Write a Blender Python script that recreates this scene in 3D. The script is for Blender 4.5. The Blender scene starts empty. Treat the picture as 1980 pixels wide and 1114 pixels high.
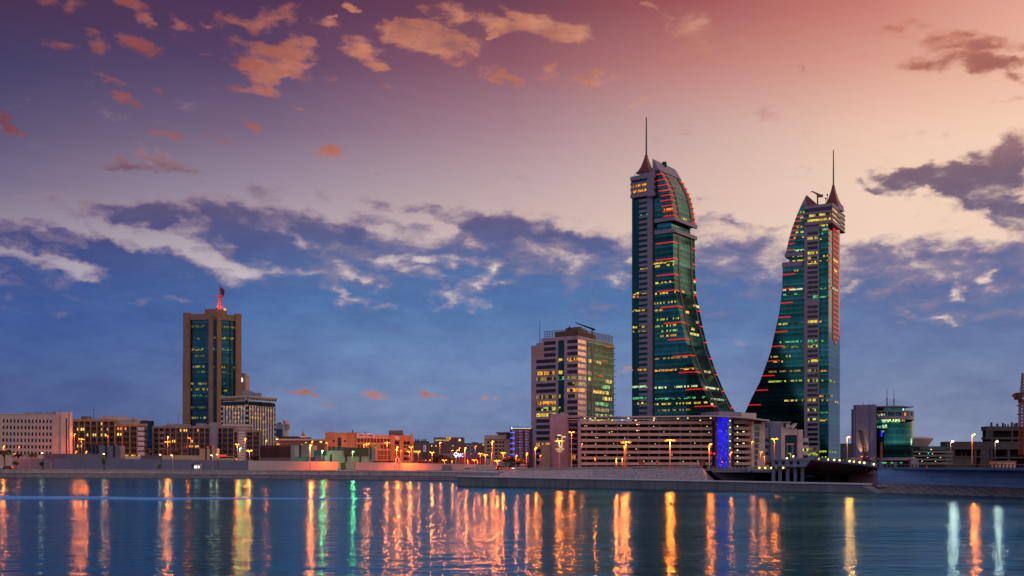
import bpy, bmesh, math, random
from mathutils import Vector
random.seed(7)
R = math.radians
C = bpy.context.scene.collection
S = bpy.context.scene

# ------------------------------------------------------------------ camera
F, CX, HY, CZ = 2123.0, 990.0, 902.0, 5.0          # focal length in picture units, centre, eye level, eye height
cam = bpy.data.cameras.new('camera')
cam.sensor_width = 36.0
cam.lens = 36.0 * F / 1980.0
cam.shift_y = (HY - 557.0) / 1980.0
cam.clip_end = 30000
camo = bpy.data.objects.new('camera', cam)
camo.location = (0, 0, CZ)
camo.rotation_euler = (R(90), 0, 0)
C.objects.link(camo)
S.camera = camo
S.view_settings.view_transform = 'Standard'
S.view_settings.look = 'None'
S.view_settings.exposure = 0.0
S.view_settings.gamma = 1.0
S.view_settings.use_curve_mapping = False
S.cycles.max_bounces = 5
S.cycles.diffuse_bounces = 2
S.cycles.glossy_bounces = 4
S.cycles.transmission_bounces = 2
S.cycles.caustics_reflective = False
S.cycles.caustics_refractive = False
S.cycles.sample_clamp_indirect = 6.0
S.cycles.use_light_tree = True

def lin(c):
    f = lambda v: v / 12.92 if v <= 0.04045 else ((v + 0.055) / 1.055) ** 2.4
    return tuple(f(x / 255.0) for x in c) + (1.0,)

# ------------------------------------------------------------------ node helpers
class NT:
    def __init__(s, tree):
        s.t = tree; s.n = tree.nodes; s.l = tree.links
    def new(s, typ, **kw):
        n = s.n.new(typ)
        for k, v in kw.items(): setattr(n, k, v)
        return n
    def put(s, sock, v):
        if isinstance(v, bpy.types.NodeSocket): s.l.new(v, sock)
        else: sock.default_value = v
    def m(s, op, a, b=0.0, c=None, clamp=False):
        n = s.new('ShaderNodeMath', operation=op, use_clamp=clamp)
        s.put(n.inputs[0], a); s.put(n.inputs[1], b)
        if c is not None: s.put(n.inputs[2], c)
        return n.outputs[0]
    def rng(s, v, a, b, c=0.0, d=1.0, smooth=False):
        n = s.new('ShaderNodeMapRange', interpolation_type='SMOOTHSTEP' if smooth else 'LINEAR')
        s.put(n.inputs['Value'], v)
        for i, x in zip(('From Min', 'From Max', 'To Min', 'To Max'), (a, b, c, d)): s.put(n.inputs[i], x)
        return n.outputs[0]
    def mix(s, f, a, b, blend='MIX'):
        n = s.new('ShaderNodeMix', data_type='RGBA', blend_type=blend)
        s.put(n.inputs[0], f); s.put(n.inputs[6], a); s.put(n.inputs[7], b)
        return n.outputs[2]
    def vec(s, x, y, z):
        n = s.new('ShaderNodeCombineXYZ')
        s.put(n.inputs[0], x); s.put(n.inputs[1], y); s.put(n.inputs[2], z)
        return n.outputs[0]
    def sep(s, v):
        n = s.new('ShaderNodeSeparateXYZ'); s.put(n.inputs[0], v)
        return n.outputs
    def noise(s, v, scale, detail=3.0, rough=0.5, out=0, dist=0.0):
        n = s.new('ShaderNodeTexNoise')
        s.put(n.inputs['Vector'], v); n.inputs['Scale'].default_value = scale
        n.inputs['Detail'].default_value = detail; n.inputs['Roughness'].default_value = rough
        n.inputs['Distortion'].default_value = dist
        return n.outputs[out]
    def ramp(s, v, stops, interp='LINEAR'):
        n = s.new('ShaderNodeValToRGB'); s.put(n.inputs[0], v)
        r = n.color_ramp; r.interpolation = interp
        stops = sorted(stops)
        while len(r.elements) < len(stops): r.elements.new(0.5)
        for e, (p, c) in zip(r.elements, stops):
            e.position = p; e.color = c
        return n.outputs[0]

# ------------------------------------------------------------------ dusk sky: colours by direction, cloud bank, lit puffs
def sky():
    w = bpy.data.worlds.new('World'); S.world = w; w.use_nodes = True
    t = NT(w.node_tree); t.n.clear()
    d = t.new('ShaderNodeTexCoord').outputs['Generated']
    x, y, z = t.sep(d)[:3]
    az = t.m('ARCTAN2', x, y)                                   # radians from straight ahead, right positive
    hyp = t.m('MAXIMUM', t.m('SQRT', t.m('ADD', t.m('MULTIPLY', x, x), t.m('MULTIPLY', y, y))), 0.02)
    v = t.m('DIVIDE', z, hyp)                                   # slope above the horizon
    def A(px): return math.atan((px - CX) / F)
    def V(py, px=CX): return (HY - py) / F * math.cos(A(px))
    # -- clear sky: one vertical ramp per azimuth, blended between neighbours
    vr = t.rng(v, 0.0, 1.0)
    def col(px, rows, top):
        st = [(max(0.0, V(py, px)), lin(c)) for py, c in rows] + [(0.95, lin(top))]
        return t.ramp(vr, st)
    cols = [
        (-180, t.ramp(vr, [(0, lin((236,216,212))), (.25, lin((228,214,218))), (.8, lin((186,180,202)))])),
        (-115, t.ramp(vr, [(0, lin((138,130,156))), (.25, lin((140,136,172))), (.8, lin((112,108,150)))])),
        (-60, t.ramp(vr, [(0, lin((78,76,120))), (.25, lin((74,72,118))), (.8, lin((60,56,100)))])),
        (math.degrees(A(0)), col(0, [(0,(70,50,82)),(120,(66,62,102)),(250,(92,82,116)),(350,(118,106,136)),(450,(152,142,158)),(530,(166,156,172))], (46,40,78))),
        (math.degrees(A(500)), col(500, [(0,(78,50,86)),(120,(86,66,104)),(250,(120,100,128)),(350,(150,134,154)),(450,(176,162,174)),(530,(194,182,190))], (56,46,84))),
        (0.0, col(990, [(0,(110,64,84)),(120,(142,88,104)),(250,(166,130,142)),(350,(186,160,165)),(450,(208,182,176)),(520,(236,222,206))], (72,50,86))),
        (math.degrees(A(1350)), col(1350, [(0,(160,84,86)),(120,(190,124,118)),(250,(204,166,160)),(350,(216,184,174)),(450,(226,196,180)),(540,(236,218,198))], (104,62,88))),
        (math.degrees(A(1700)), col(1700, [(0,(200,120,108)),(120,(218,156,138)),(250,(238,195,172)),(350,(241,206,184)),(450,(240,208,188)),(560,(240,222,200))], (140,84,92))),
        (math.degrees(A(1980)), col(1980, [(0,(226,162,142)),(120,(236,180,156)),(250,(246,206,180)),(350,(246,210,182)),(450,(240,206,184)),(560,(240,218,198))], (160,100,98))),
        (62, t.ramp(vr, [(0, lin((252,206,150))), (.2, lin((252,212,166))), (.5, lin((240,196,172))), (.95, lin((206,176,176)))])),
        (120, t.ramp(vr, [(0, lin((236,196,176))), (.25, lin((228,194,184))), (.8, lin((164,146,170)))])),
        (180, t.ramp(vr, [(0, lin((236,216,212))), (.25, lin((228,214,218))), (.8, lin((186,180,202)))])),
    ]
    deg = t.m('MULTIPLY', az, 57.29578)
    base = cols[0][1]
    for (a0, _), (a1, c1) in zip(cols, cols[1:]):
        base = t.mix(t.rng(deg, a0, a1), base, c1)
    # -- turbulence bends every cloud outline
    nv = t.vec(t.m('MULTIPLY', x, 1.0), t.m('MULTIPLY', y, 1.0), t.m('MULTIPLY', z, 1.9))
    wn = t.new('ShaderNodeTexNoise'); t.put(wn.inputs['Vector'], nv)
    wn.inputs['Scale'].default_value = 17; wn.inputs['Detail'].default_value = 6; wn.inputs['Roughness'].default_value = 0.56
    wc = t.sep(wn.outputs['Color'])
    waz = t.m('ADD', az, t.m('MULTIPLY', t.m('SUBTRACT', wc[0], 0.5), 0.050))
    wv = t.m('ADD', v, t.m('MULTIPLY', t.m('SUBTRACT', wc[1], 0.5), 0.034))
    w2 = t.new('ShaderNodeTexNoise'); t.put(w2.inputs['Vector'], nv)
    w2.inputs['Scale'].default_value = 52; w2.inputs['Detail'].default_value = 4; w2.inputs['Roughness'].default_value = 0.55
    w2c = t.sep(w2.outputs['Color'])
    waz = t.m('ADD', waz, t.m('MULTIPLY', t.m('SUBTRACT', w2c[0], 0.5), 0.034))
    wv = t.m('ADD', wv, t.m('MULTIPLY', t.m('SUBTRACT', w2c[1], 0.5), 0.020))
    p = t.vec(waz, wv, 0.0)
    fine = t.m('SUBTRACT', t.noise(t.vec(t.m('MULTIPLY', x, 1.0), y, t.m('MULTIPLY', z, 2.2)), 34, 8, 0.62, dist=0.25), 0.5)
    mid = t.m('SUBTRACT', t.noise(t.vec(t.m('MULTIPLY', x, 0.8), y, t.m('MULTIPLY_ADD', z, 2.3, 4.0)), 19, 5, 0.55), 0.5)
    broad = t.m('SUBTRACT', t.noise(nv, 9, 3, 0.5), 0.5)
    def blobs(lst):
        acc = None
        for b in lst:
            px, py, rx, ry = b[:4]; rot = b[4] if len(b) > 4 else 0; amp = b[5] if len(b) > 5 else 1.0
            mp = t.new('ShaderNodeMapping', vector_type='TEXTURE')
            t.put(mp.inputs['Vector'], p)
            mp.inputs['Location'].default_value = (A(px), V(py, px), 0)
            mp.inputs['Rotation'].default_value = (0, 0, -R(rot))
            k = 1.28
            mp.inputs['Scale'].default_value = (k * rx / F * math.cos(A(px)), k * ry / F, 1)
            g = t.new('ShaderNodeTexGradient', gradient_type='SPHERICAL')
            t.put(g.inputs[0], mp.outputs[0])
            acc = t.m('MULTIPLY', g.outputs[1], amp) if acc is None else t.m('MULTIPLY_ADD', g.outputs[1], amp, acc)
        return acc
    # -- the blue-violet bank
    fc = t.new('ShaderNodeFloatCurve')
    a0, a1 = R(-30), R(30)
    t.put(fc.inputs['Value'], t.rng(waz, a0, a1))
    top = [(-150,425),(0,436),(60,438),(110,446),(150,470),(166,402),(220,396),(273,387),(330,394),(356,404),(372,390),(417,383),(500,400),(560,409),
           (610,410),(660,428),(690,412),(720,420),(780,430),(840,428),(872,418),(884,402),(945,402),(990,412),(1035,428),(1062,426),(1107,446),
           (1160,452),(1220,470),(1290,452),(1340,446),(1420,455),(1515,460),(1600,472),(1700,468),(1765,456),(1850,466),(1900,459),(1980,462),(2120,470)]
    cu = fc.mapping.curves[0]
    pts = [((A(px) - a0) / (a1 - a0), V(py, px) * 3.0) for px, py in top]
    cu.points[0].location = (0.0, pts[0][1]); cu.points[1].location = (1.0, pts[-1][1])
    for a, b in pts:
        if 0.002 < a < 0.998: cu.points.new(a, b)
    for q in cu.points: q.handle_type = 'VECTOR'
    fc.mapping.update()
    topv = t.m('DIVIDE', fc.outputs[0], 3.0)
    topv = t.m('SUBTRACT', topv, t.rng(az, R(29), R(58), 0.0, 0.11))
    topv = t.m('SUBTRACT', topv, t.rng(az, R(-40), R(-110), 0.0, 0.14))
    dv = t.m('SUBTRACT', topv, wv)
    core = t.m('MINIMUM', t.m('MAXIMUM', t.m('MULTIPLY', dv, 34.0), -0.55), t.m('MINIMUM', t.m('MULTIPLY_ADD', dv, 13.0, 0.62), 2.0))
    plus = blobs([(735,398,42,14,10,1.6),(830,404,38,13,8,1.6),(40,372,60,14,6,1.6),(115,376,50,12,4,1.4),(130,402,44,11,18,1.4),(150,424,26,9,10,1.2),(60,430,64,9,-4,1.2),
                  (505,363,56,15,12,1.7),(620,378,46,9,10,1.1),(1425,428,70,15,8,1.5),(1362,386,24,11,10,.9),(930,420,60,24,6,.5),(1010,440,60,24,10,.5),(1120,470,60,20,10,.5),(215,405,60,18,8,1.5),(290,410,70,28,6,1.9),(330,425,40,20,10,1.2),(420,412,70,30,8,1.7),(480,430,70,34,10,1.7),(540,430,60,30,10,1.5),(545,480,50,24,10,1.6),(480,468,50,20,16,1.3),(40,455,100,22,3,1.9),(150,478,70,22,10,1.9),(215,500,60,18,12,1.5),(230,478,40,14,10,1.4),(640,440,70,26,10,1.2),(720,425,60,14,6,.8),(790,440,50,14,8,.7),(905,428,50,26,4,1.2),(970,436,60,28,6,1.2),(1040,452,60,26,8,1.2),(1110,470,60,22,8,1.1),(1175,478,56,20,6,1.0),(600,440,60,30,8,1.0),(690,458,60,24,8,.9),(1250,478,50,18,0,.9),(285,458,26,7,14,.9),(345,482,24,7,18,.9),(405,492,30,8,16,.9),(440,520,20,7,10,.8),(110,512,30,6,10,.8),(1430,476,80,20,2,.9),(1560,484,50,16,4,.8),(1700,490,90,20,0,.9),(1850,488,90,20,0,.9),(1940,490,60,20,0,.8)])
    minus = blobs([(190,436,44,11,16,1.7),(240,452,60,14,16,1.8),(310,468,70,18,16,1.8),(370,488,80,24,18,1.9),(430,510,70,26,20,1.9),(482,534,42,24,20,2.0),(440,470,30,10,15,1.2),(350,430,14,12,40,1.2),(380,455,24,12,20,1.2),(470,420,20,8,10,.9),(20,488,60,12,4,1.6),(100,510,60,17,8,1.8),(160,526,50,17,14,2.0),(190,540,26,10,10,1.2),(240,468,30,8,10,1.0),(130,430,30,10,10,1.0),(548,445,24,16,10,1.6),(578,474,18,18,20,1.7),(595,528,44,13,6,1.7),(530,528,44,16,6,2.0),(500,500,20,10,10,.9),(650,555,20,14,20,1.2),
                   (745,446,44,9,10,1.2),(838,438,40,14,10,1.4),(670,520,34,14,8,1.5),(735,505,54,11,2,1.6),(810,500,66,10,0,1.6),(880,512,66,14,6,1.8),(945,530,28,26,0,2.2),(690,535,40,9,2,1.3),
                   (780,522,60,7,3,1.0),(850,540,60,9,4,1.5),(915,556,40,15,-10,1.9),(915,588,48,17,4,2.2),(860,575,36,14,20,1.7),(950,600,36,8,2,1.4),(680,582,34,13,10,1.9),(665,562,14,16,0,1.3),(747,598,20,9,0,1.4),
                   (720,560,16,12,0,1.0),(930,474,22,12,20,1.1),(910,462,14,7,0,.8),(1110,510,36,16,10,.8),(1200,545,30,14,5,1.7),(1220,500,20,12,0,.7),(1390,470,30,12,0,.6),
                   (1490,532,36,16,8,1.0),(1655,557,46,10,-18,1.15),(1425,663,52,13,4,2.0),(1395,692,24,8,0,1.2),(1910,534,26,12,0,1.8),(1858,572,16,20,20,1.9),(1825,619,34,9,0,1.8),(1770,614,40,5,0,.9),(1650,660,36,9,5,.7),
                   (1740,490,90,10,-4,.55),(1900,500,80,10,5,.5),(280,582,62,10,0,1.15),(180,585,30,12,10,1.0),(330,582,24,7,0,.8),(210,570,40,6,0,.6),(550,632,26,8,0,.7),(615,633,20,7,0,.7),(890,645,36,6,-6,.9),(790,655,24,6,0,.6)])
    bd = t.m('SUBTRACT', t.m('ADD', core, t.m('MINIMUM', t.m('MULTIPLY', plus, 0.75), 1.05)), t.m('MINIMUM', t.m('MULTIPLY', minus, 0.62), 1.75))
    bd = t.m('ADD', bd, t.m('MULTIPLY', fine, 2.7))
    bd = t.m('ADD', bd, t.m('MULTIPLY', mid, 1.5))
    bd = t.m('ADD', bd, t.m('MULTIPLY', broad, 0.5))
    bmask = t.rng(bd, -0.3, 0.85, smooth=True)
    rows = [(390,(108,94,126)),(430,(94,90,132)),(480,(84,96,144)),(530,(76,104,156)),(580,(74,112,166)),(640,(88,122,172)),(710,(104,130,176)),(800,(112,132,172)),(890,(114,128,164))]
    bmid = t.ramp(vr, [(V(py), lin(c)) for py, c in rows])
    rows_l = [(380,(84,76,114)),(430,(72,72,122)),(480,(62,74,130)),(540,(56,80,142)),(620,(58,88,152)),(700,(68,92,148)),(800,(74,92,142)),(890,(76,92,136))]
    bleft = t.ramp(vr, [(V(py, 100), lin(c)) for py, c in rows_l])
    rows_r = [(430,(112,98,126)),(480,(98,98,140)),(540,(88,104,152)),(620,(94,116,162)),(700,(108,126,166)),(800,(120,134,168)),(890,(124,134,164))]
    bright = t.ramp(vr, [(V(py, 1800), lin(c)) for py, c in rows_r])
    bcol = t.mix(t.rng(deg, -24, -6, smooth=True), bleft, bmid)
    bcol = t.mix(t.rng(deg, 6, 20, smooth=True), bcol, bright)
    shade = t.rng(t.m('ADD', t.m('MULTIPLY', fine, 0.7), t.m('ADD', mid, t.m('MULTIPLY', broad, 0.5))), -0.28, 0.32, 0.80, 1.22)
    bcol = t.mix(1.0, bcol, t.vec(shade, shade, t.rng(shade, 0.8, 1.2, 0.9, 1.12)), 'MULTIPLY')
    rim = t.mix(0.36, bcol, lin((206,172,174)))
    bcol = t.mix(t.rng(bd, 0.3, 1.5, smooth=True), rim, bcol)
    out = t.mix(bmask, base, bcol)
    # -- small lit puffs
    pk = blobs([(113,8,50,16,10),(245,6,46,14,15),(278,38,24,12,30),(255,75,50,20,14,1.2),(112,83,34,10,25),(185,90,38,16,28),(470,45,64,17,0,.9),(525,28,44,16,-20,.8),(575,90,40,36,20,1.35),(510,122,76,30,12,1.4),(508,165,32,22,10,1.1),(475,180,34,7,5,.8),
                (220,152,36,7,15,.8),(238,188,38,7,15,.9),(360,55,20,20,20,.5),(10,238,22,14,0,.6),(28,256,16,12,0,.6),(330,262,48,12,5,.55),(400,264,32,10,5,.5),(515,253,30,10,15,.9),(637,296,30,14,12,.85),
                (680,14,22,12,20,.9),(705,95,40,22,20,1.1),(728,128,20,12,15,1.),(858,24,44,22,5,1.2),(800,68,56,30,10,1.4),(860,85,66,28,10,1.4),(775,48,30,14,10,.8),(920,30,26,12,0,.7),(968,52,40,20,15,.9),(1010,22,26,12,10,.9),(1055,52,70,24,10,1.4),(1125,62,36,20,10,1.),
                (950,72,14,9,0,.9),(975,148,46,9,16,.95),(1062,145,22,16,-30,.9),(1140,158,34,11,0,1.1),(1210,203,16,5,0,.6),(1245,203,20,5,0,.5),(1252,10,16,6,20,.5),
                (1340,60,50,34,0,.55),(1350,95,46,24,10,.6),(1315,100,40,18,0,.5),(1665,103,36,8,0,.8),(1550,68,20,5,20,.5),(1550,125,20,5,20,.5),
                (150,55,30,7,20,.5),(400,110,26,6,20,.45),(420,180,20,6,15,.4),(300,165,30,6,18,.45),(620,45,26,8,20,.6),(640,150,24,6,14,.4),(585,210,24,6,10,.35),(760,160,24,6,12,.4),(905,95,24,9,15,.6),(1030,170,30,6,12,.5),(1110,105,26,7,10,.5),(1180,150,24,6,10,.4),(1290,45,26,10,30,.45),(1390,120,30,9,20,.45),(1450,95,34,8,10,.35),(1205,716,30,9,-4,1.0),(730,764,44,11,-8,.5),(830,755,44,6,10,.5),(590,762,44,6,5,.5),(660,785,36,5,0,.35),(930,771,18,4,0,.5),(965,776,16,4,0,.55)])
    pd = t.m('ADD', t.m('MINIMUM', t.m('MULTIPLY', pk, 1.1), 0.85), t.m('MULTIPLY', t.m('ADD', t.m('MULTIPLY', fine, 1.4), t.m('MULTIPLY', mid, 1.0)), t.rng(pk, 0.0, 0.3, 0.0, 2.5)))
    pmask = t.rng(pd, 0.0, 1.15, 0.0, 0.95, smooth=True)
    pcol = t.ramp(t.rng(deg, -25, 25), [(0, lin((152,84,90))), (.2, lin((196,114,98))), (.32, lin((224,144,110))), (.5, lin((226,148,112))), (.72, lin((230,170,138))), (1, lin((242,198,164)))])
    pdark = t.mix(1.0, pcol, (0.58, 0.48, 0.58, 1), 'MULTIPLY')
    pcol = t.mix(t.rng(t.m('ADD', t.m('MULTIPLY', fine, 1.4), t.m('MULTIPLY', t.m('SUBTRACT', wc[2], 0.5), 1.6)), -0.5, 0.3, smooth=True), pcol, pdark)
    out = t.mix(pmask, out, pcol)
    # -- shaded puffs seen against the bright side
    dk = blobs([(1745,68,38,20,10,.9),(1840,88,64,22,6,1.),(1925,84,50,18,5,.9),(1795,126,66,15,12,.9),(1915,128,70,18,16,1.25),(1968,156,28,15,10,1.1),(1530,54,80,10,-6,.35),(1660,80,60,14,5,.4),(1950,205,40,10,8,.45),(1775,174,24,6,0,.35),
                (1690,356,34,9,5,.7),(1735,338,54,14,8,.9),(1800,328,56,14,4,1.),(1858,342,80,22,8,1.3),(1930,300,60,15,4,1.05),(1965,320,40,44,0,1.2),(1800,358,110,12,6,.8),(1905,385,80,26,16,1.4),(1965,415,46,32,20,1.35),(1900,350,60,30,0,1.),(1870,448,20,5,0,.5),
                (350,330,44,20,12,1.),(258,320,46,12,12,.9),(300,300,40,9,25,.5),(215,318,44,8,5,.5),(730,336,26,8,14,.65),(1300,248,50,7,-3,.3),(1490,222,20,10,10,.3),(1565,266,24,6,0,.3)])
    dd = t.m('ADD', t.m('MINIMUM', t.m('MULTIPLY', dk, 1.05), 1.05), t.m('MULTIPLY', t.m('ADD', t.m('MULTIPLY', fine, 1.3), t.m('MULTIPLY', mid, 1.1)), t.rng(dk, 0.0, 0.35, 0.0, 1.9)))
    dmask = t.rng(dd, -0.05, 1.05, 0.0, 0.9, smooth=True)
    dcol = t.ramp(vr, [(V(440, 1850), lin((94,86,128))), (V(385, 1850), lin((98,84,120))), (V(330, 1850), lin((116,90,112))), (V(240, 1850), lin((186,130,120))), (V(150, 1850), lin((176,104,84))), (V(60, 1850), lin((198,118,92)))])
    dcol = t.mix(t.rng(dd, 0.5, 1.3), dcol, t.mix(1.0, dcol, (0.7, 0.66, 0.86, 1), 'MULTIPLY'))
    out = t.mix(dmask, out, dcol)
    hs = t.new('ShaderNodeHueSaturation'); hs.inputs['Saturation'].default_value = 0.97; t.put(hs.inputs['Color'], out); out = hs.outputs[0]
    # -- a trace of physical sky, sun just at the horizon to the right
    ns = t.new('ShaderNodeTexSky', sky_type='NISHITA', sun_disc=False)
    ns.sun_elevation = R(2.0); ns.sun_rotation = R(70)
    bg = t.new('ShaderNodeBackground'); t.put(bg.inputs['Color'], out); bg.inputs['Strength'].default_value = 1.0
    b2 = t.new('ShaderNodeBackground'); t.put(b2.inputs['Color'], ns.outputs[0]); b2.inputs['Strength'].default_value = 0.0015
    ad = t.new('ShaderNodeAddShader'); t.l.new(bg.outputs[0], ad.inputs[0]); t.l.new(b2.outputs[0], ad.inputs[1])
    o = t.new('ShaderNodeOutputWorld'); t.l.new(ad.outputs[0], o.inputs['Surface'])
    w.cycles.sampling_method = 'MANUAL'; w.cycles.sample_map_resolution = 512
sky()
sun = bpy.data.lights.new('sun', 'SUN'); sun.energy = 0.35; sun.angle = R(14); sun.color = (1.0, 0.62, 0.42)
suno = bpy.data.objects.new('sun', sun); C.objects.link(suno)
sd = Vector((math.sin(R(70)) * math.cos(R(6)), math.cos(R(70)) * math.cos(R(6)), math.sin(R(6))))   # towards the afterglow
suno.rotation_euler = sd.to_track_quat('Z', 'Y').to_euler()
# ------------------------------------------------------------------ materials
MATS = {}
def bsdf(name):
    m = bpy.data.materials.new(name); m.use_nodes = True
    t = NT(m.node_tree)
    return m, t, m.node_tree.nodes['Principled BSDF']

def M(name, rgb, rough=0.75, metal=0.0, var=0.16, scale=0.25, joint=None, jdark=0.6, streak=0.0, bump=0.0, offset=0.5):
    """painted / cast surface: mottled colour, optional panel joints in metres, optional rain streaks"""
    if name in MATS: return MATS[name]
    m, t, b = bsdf(name)
    c = lin(rgb)
    geo = t.new('ShaderNodeNewGeometry').outputs['Position']
    n = t.noise(geo, scale, 4, 0.6)
    f = t.rng(n, 0.3, 0.7, 1 - var, 1 + var)
    if streak:
        sx = t.sep(geo)
        n2 = t.noise(t.vec(t.m('MULTIPLY', sx[0], 1.2), t.m('MULTIPLY', sx[1], 1.2), t.m('MULTIPLY', sx[2], 0.05)), 1.0, 3, 0.6)
        f = t.m('MULTIPLY', f, t.rng(n2, 0.35, 0.65, 1 - streak, 1 + streak * 0.4))
    col = t.mix(1.0, c, t.vec(f, f, f), 'MULTIPLY')
    if joint:
        uv = t.new('ShaderNodeTexCoord').outputs['UV']
        br = t.new('ShaderNodeTexBrick', offset=offset, squash=1.0)
        t.put(br.inputs['Vector'], uv)
        br.inputs['Scale'].default_value = 1.0
        br.inputs['Brick Width'].default_value = joint[0]; br.inputs['Row Height'].default_value = joint[1]
        br.inputs['Mortar Size'].default_value = joint[2] if len(joint) > 2 else 0.06
        br.inputs['Mortar Smooth'].default_value = 0.2
        br.inputs['Color1'].default_value = (1, 1, 1, 1); br.inputs['Color2'].default_value = (0.86, 0.86, 0.86, 1)
        br.inputs['Mortar'].default_value = (jdark, jdark, jdark, 1)
        col = t.mix(1.0, col, br.outputs['Color'], 'MULTIPLY')
    t.put(b.inputs['Base Color'], col)
    b.inputs['Roughness'].default_value = rough; b.inputs['Metallic'].default_value = metal
    if bump:
        bp = t.new('ShaderNodeBump'); bp.inputs['Strength'].default_value = bump; bp.inputs['Distance'].default_value = 0.3
        t.put(bp.inputs['Height'], t.noise(geo, scale * 6, 5, 0.65)); t.put(b.inputs['Normal'], bp.outputs[0])
    MATS[name] = m
    return m

def E(name, rgb, strength, body=(30, 20, 12)):
    """something that gives off light"""
    if name in MATS: return MATS[name]
    m, t, b = bsdf(name)
    b.inputs['Base Color'].default_value = lin(body)
    b.inputs['Emission Color'].default_value = lin(rgb); b.inputs['Emission Strength'].default_value = strength
    m.cycles.emission_sampling = 'NONE'
    MATS[name] = m
    return m

def GLASS(name, rgb, metal=0.95, rough=0.07, floor=3.9, mull=1.5, band=0.35, fl_var=0.5):
    """coated curtain-wall glass with floor bands, mullions and panes that differ a little"""
    if name in MATS: return MATS[name]
    m, t, b = bsdf(name)
    uv = t.sep(t.new('ShaderNodeTexCoord').outputs['UV'])
    fl = t.m('DIVIDE', uv[1], floor); pu = t.m('DIVIDE', uv[0], mull)
    ffr = t.m('FRACT', fl); pfr = t.m('FRACT', pu)
    wn = t.new('ShaderNodeTexWhiteNoise', noise_dimensions='2D')
    t.put(wn.inputs['Vector'], t.vec(t.m('FLOOR', fl), 3.0, 0))
    wp = t.new('ShaderNodeTexWhiteNoise', noise_dimensions='2D')
    t.put(wp.inputs['Vector'], t.vec(t.m('FLOOR', fl), t.m('FLOOR', pu), 0))
    k = t.rng(wn.outputs[0], 0, 1, 1 - fl_var, 1 + fl_var * 0.6)
    k = t.m('MULTIPLY', k, t.rng(wp.outputs[0], 0, 1, 0.82, 1.12))
    k = t.m('MULTIPLY', k, t.rng(ffr, band - 0.03, band, 1.25, 0.8))
    k = t.m('MULTIPLY', k, t.rng(pfr, 0.04, 0.09, 0.55, 1.0))
    geo = t.new('ShaderNodeNewGeometry').outputs['Position']
    k = t.m('MULTIPLY', k, t.rng(t.noise(geo, 0.06, 3), 0.3, 0.7, 0.75, 1.2))
    t.put(b.inputs['Base Color'], t.mix(1.0, lin(rgb), t.vec(k, k, k), 'MULTIPLY'))
    b.inputs['Metallic'].default_value = metal; b.inputs['Roughness'].default_value = rough
    bp = t.new('ShaderNodeBump'); bp.inputs['Strength'].default_value = 0.05; bp.inputs['Distance'].default_value = 0.3
    t.put(bp.inputs['Height'], wp.outputs[0]); t.put(b.inputs['Normal'], bp.outputs[0])
    MATS[name] = m
    return m

def LIT(name, rgb, strength, density=0.6, cell=1.3, body=(8, 26, 28)):
    """row of windows, some of them lit from inside"""
    if name in MATS: return MATS[name]
    m, t, b = bsdf(name)
    uv = t.sep(t.new('ShaderNodeTexCoord').outputs['UV'])
    rnd = t.new('ShaderNodeObjectInfo').outputs['Random']
    wn = t.new('ShaderNodeTexWhiteNoise', noise_dimensions='3D')
    cu = t.m('FLOOR', t.m('DIVIDE', uv[0], cell))
    t.put(wn.inputs['Vector'], t.vec(cu, t.m('MULTIPLY', rnd, 97.0), t.m('FLOOR', t.m('DIVIDE', uv[1], 3.0))))
    coarse = t.noise(t.vec(t.m('DIVIDE', uv[0], 9.0), t.m('MULTIPLY', rnd, 50.0), t.m('FLOOR', t.m('DIVIDE', uv[1], 3.0))), 1.0, 2)
    on = t.m('LESS_THAN', t.m('ADD', wn.outputs[0], t.m('MULTIPLY', t.m('SUBTRACT', 0.5, coarse), 1.6)), density)
    inner = t.noise(t.vec(t.m('MULTIPLY', uv[0], 1.6), t.m('MULTIPLY', uv[1], 1.1), t.m('MULTIPLY', rnd, 30)), 1.0, 3, 0.6)
    w2 = t.sep(wn.outputs[1])
    st = t.m('MULTIPLY', on, t.m('MULTIPLY', t.rng(inner, 0.32, 0.62, 0.12, 1.25), t.rng(w2[1], 0, 1, 0.45, 1.2)))
    st = t.m('MULTIPLY', st, t.rng(t.m('FRACT', t.m('DIVIDE', uv[0], cell)), 0.06, 0.12, 0.1, 1.0))
    hue = t.mix(w2[0], lin(rgb), t.mix(1.0, lin(rgb), (1.0, 0.72, 0.5, 1), 'MULTIPLY'))
    b.inputs['Base Color'].default_value = lin(body); b.inputs['Roughness'].default_value = 0.15
    t.put(b.inputs['Emission Color'], hue); t.put(b.inputs['Emission Strength'], t.m('MULTIPLY', st, strength))
    m.cycles.emission_sampling = 'NONE'
    MATS[name] = m
    return m

# ------------------------------------------------------------------ mesh building
def W(px, py, Y):                                   # a point of the place, Y metres ahead, seen at picture position px, py
    return Vector(((px - CX) / F * Y, Y, CZ + (HY - py) / F * Y))

class Fr:
    """upright facade plane through a plan point; u runs along it (to the right), d stands off it towards the viewer"""
    def __init__(s, px, Y, ang=0.0, xy=None):
        s.ox, s.oy = xy if xy else ((px - CX) / F * Y, Y)
        a = R(ang); s.e = (math.cos(a), math.sin(a)); s.n = (math.sin(a), -math.cos(a)); s.ang = ang
    def u(s, px, d=0.0):
        k = (px - CX) / F; ox, oy = s.ox + s.n[0] * d, s.oy + s.n[1] * d
        return (k * oy - ox) / (s.e[0] - k * s.e[1])
    def Y(s, u, d=0.0): return s.oy + s.e[1] * u + s.n[1] * d
    def z(s, px, py, d=0.0): return CZ + (HY - py) / F * s.Y(s.u(px, d), d)
    def P(s, u, z, d=0.0): return Vector((s.ox + s.e[0] * u + s.n[0] * d, s.oy + s.e[1] * u + s.n[1] * d, z))
    def xy(s, u, d=0.0): return (s.ox + s.e[0] * u + s.n[0] * d, s.oy + s.e[1] * u + s.n[1] * d)

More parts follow.
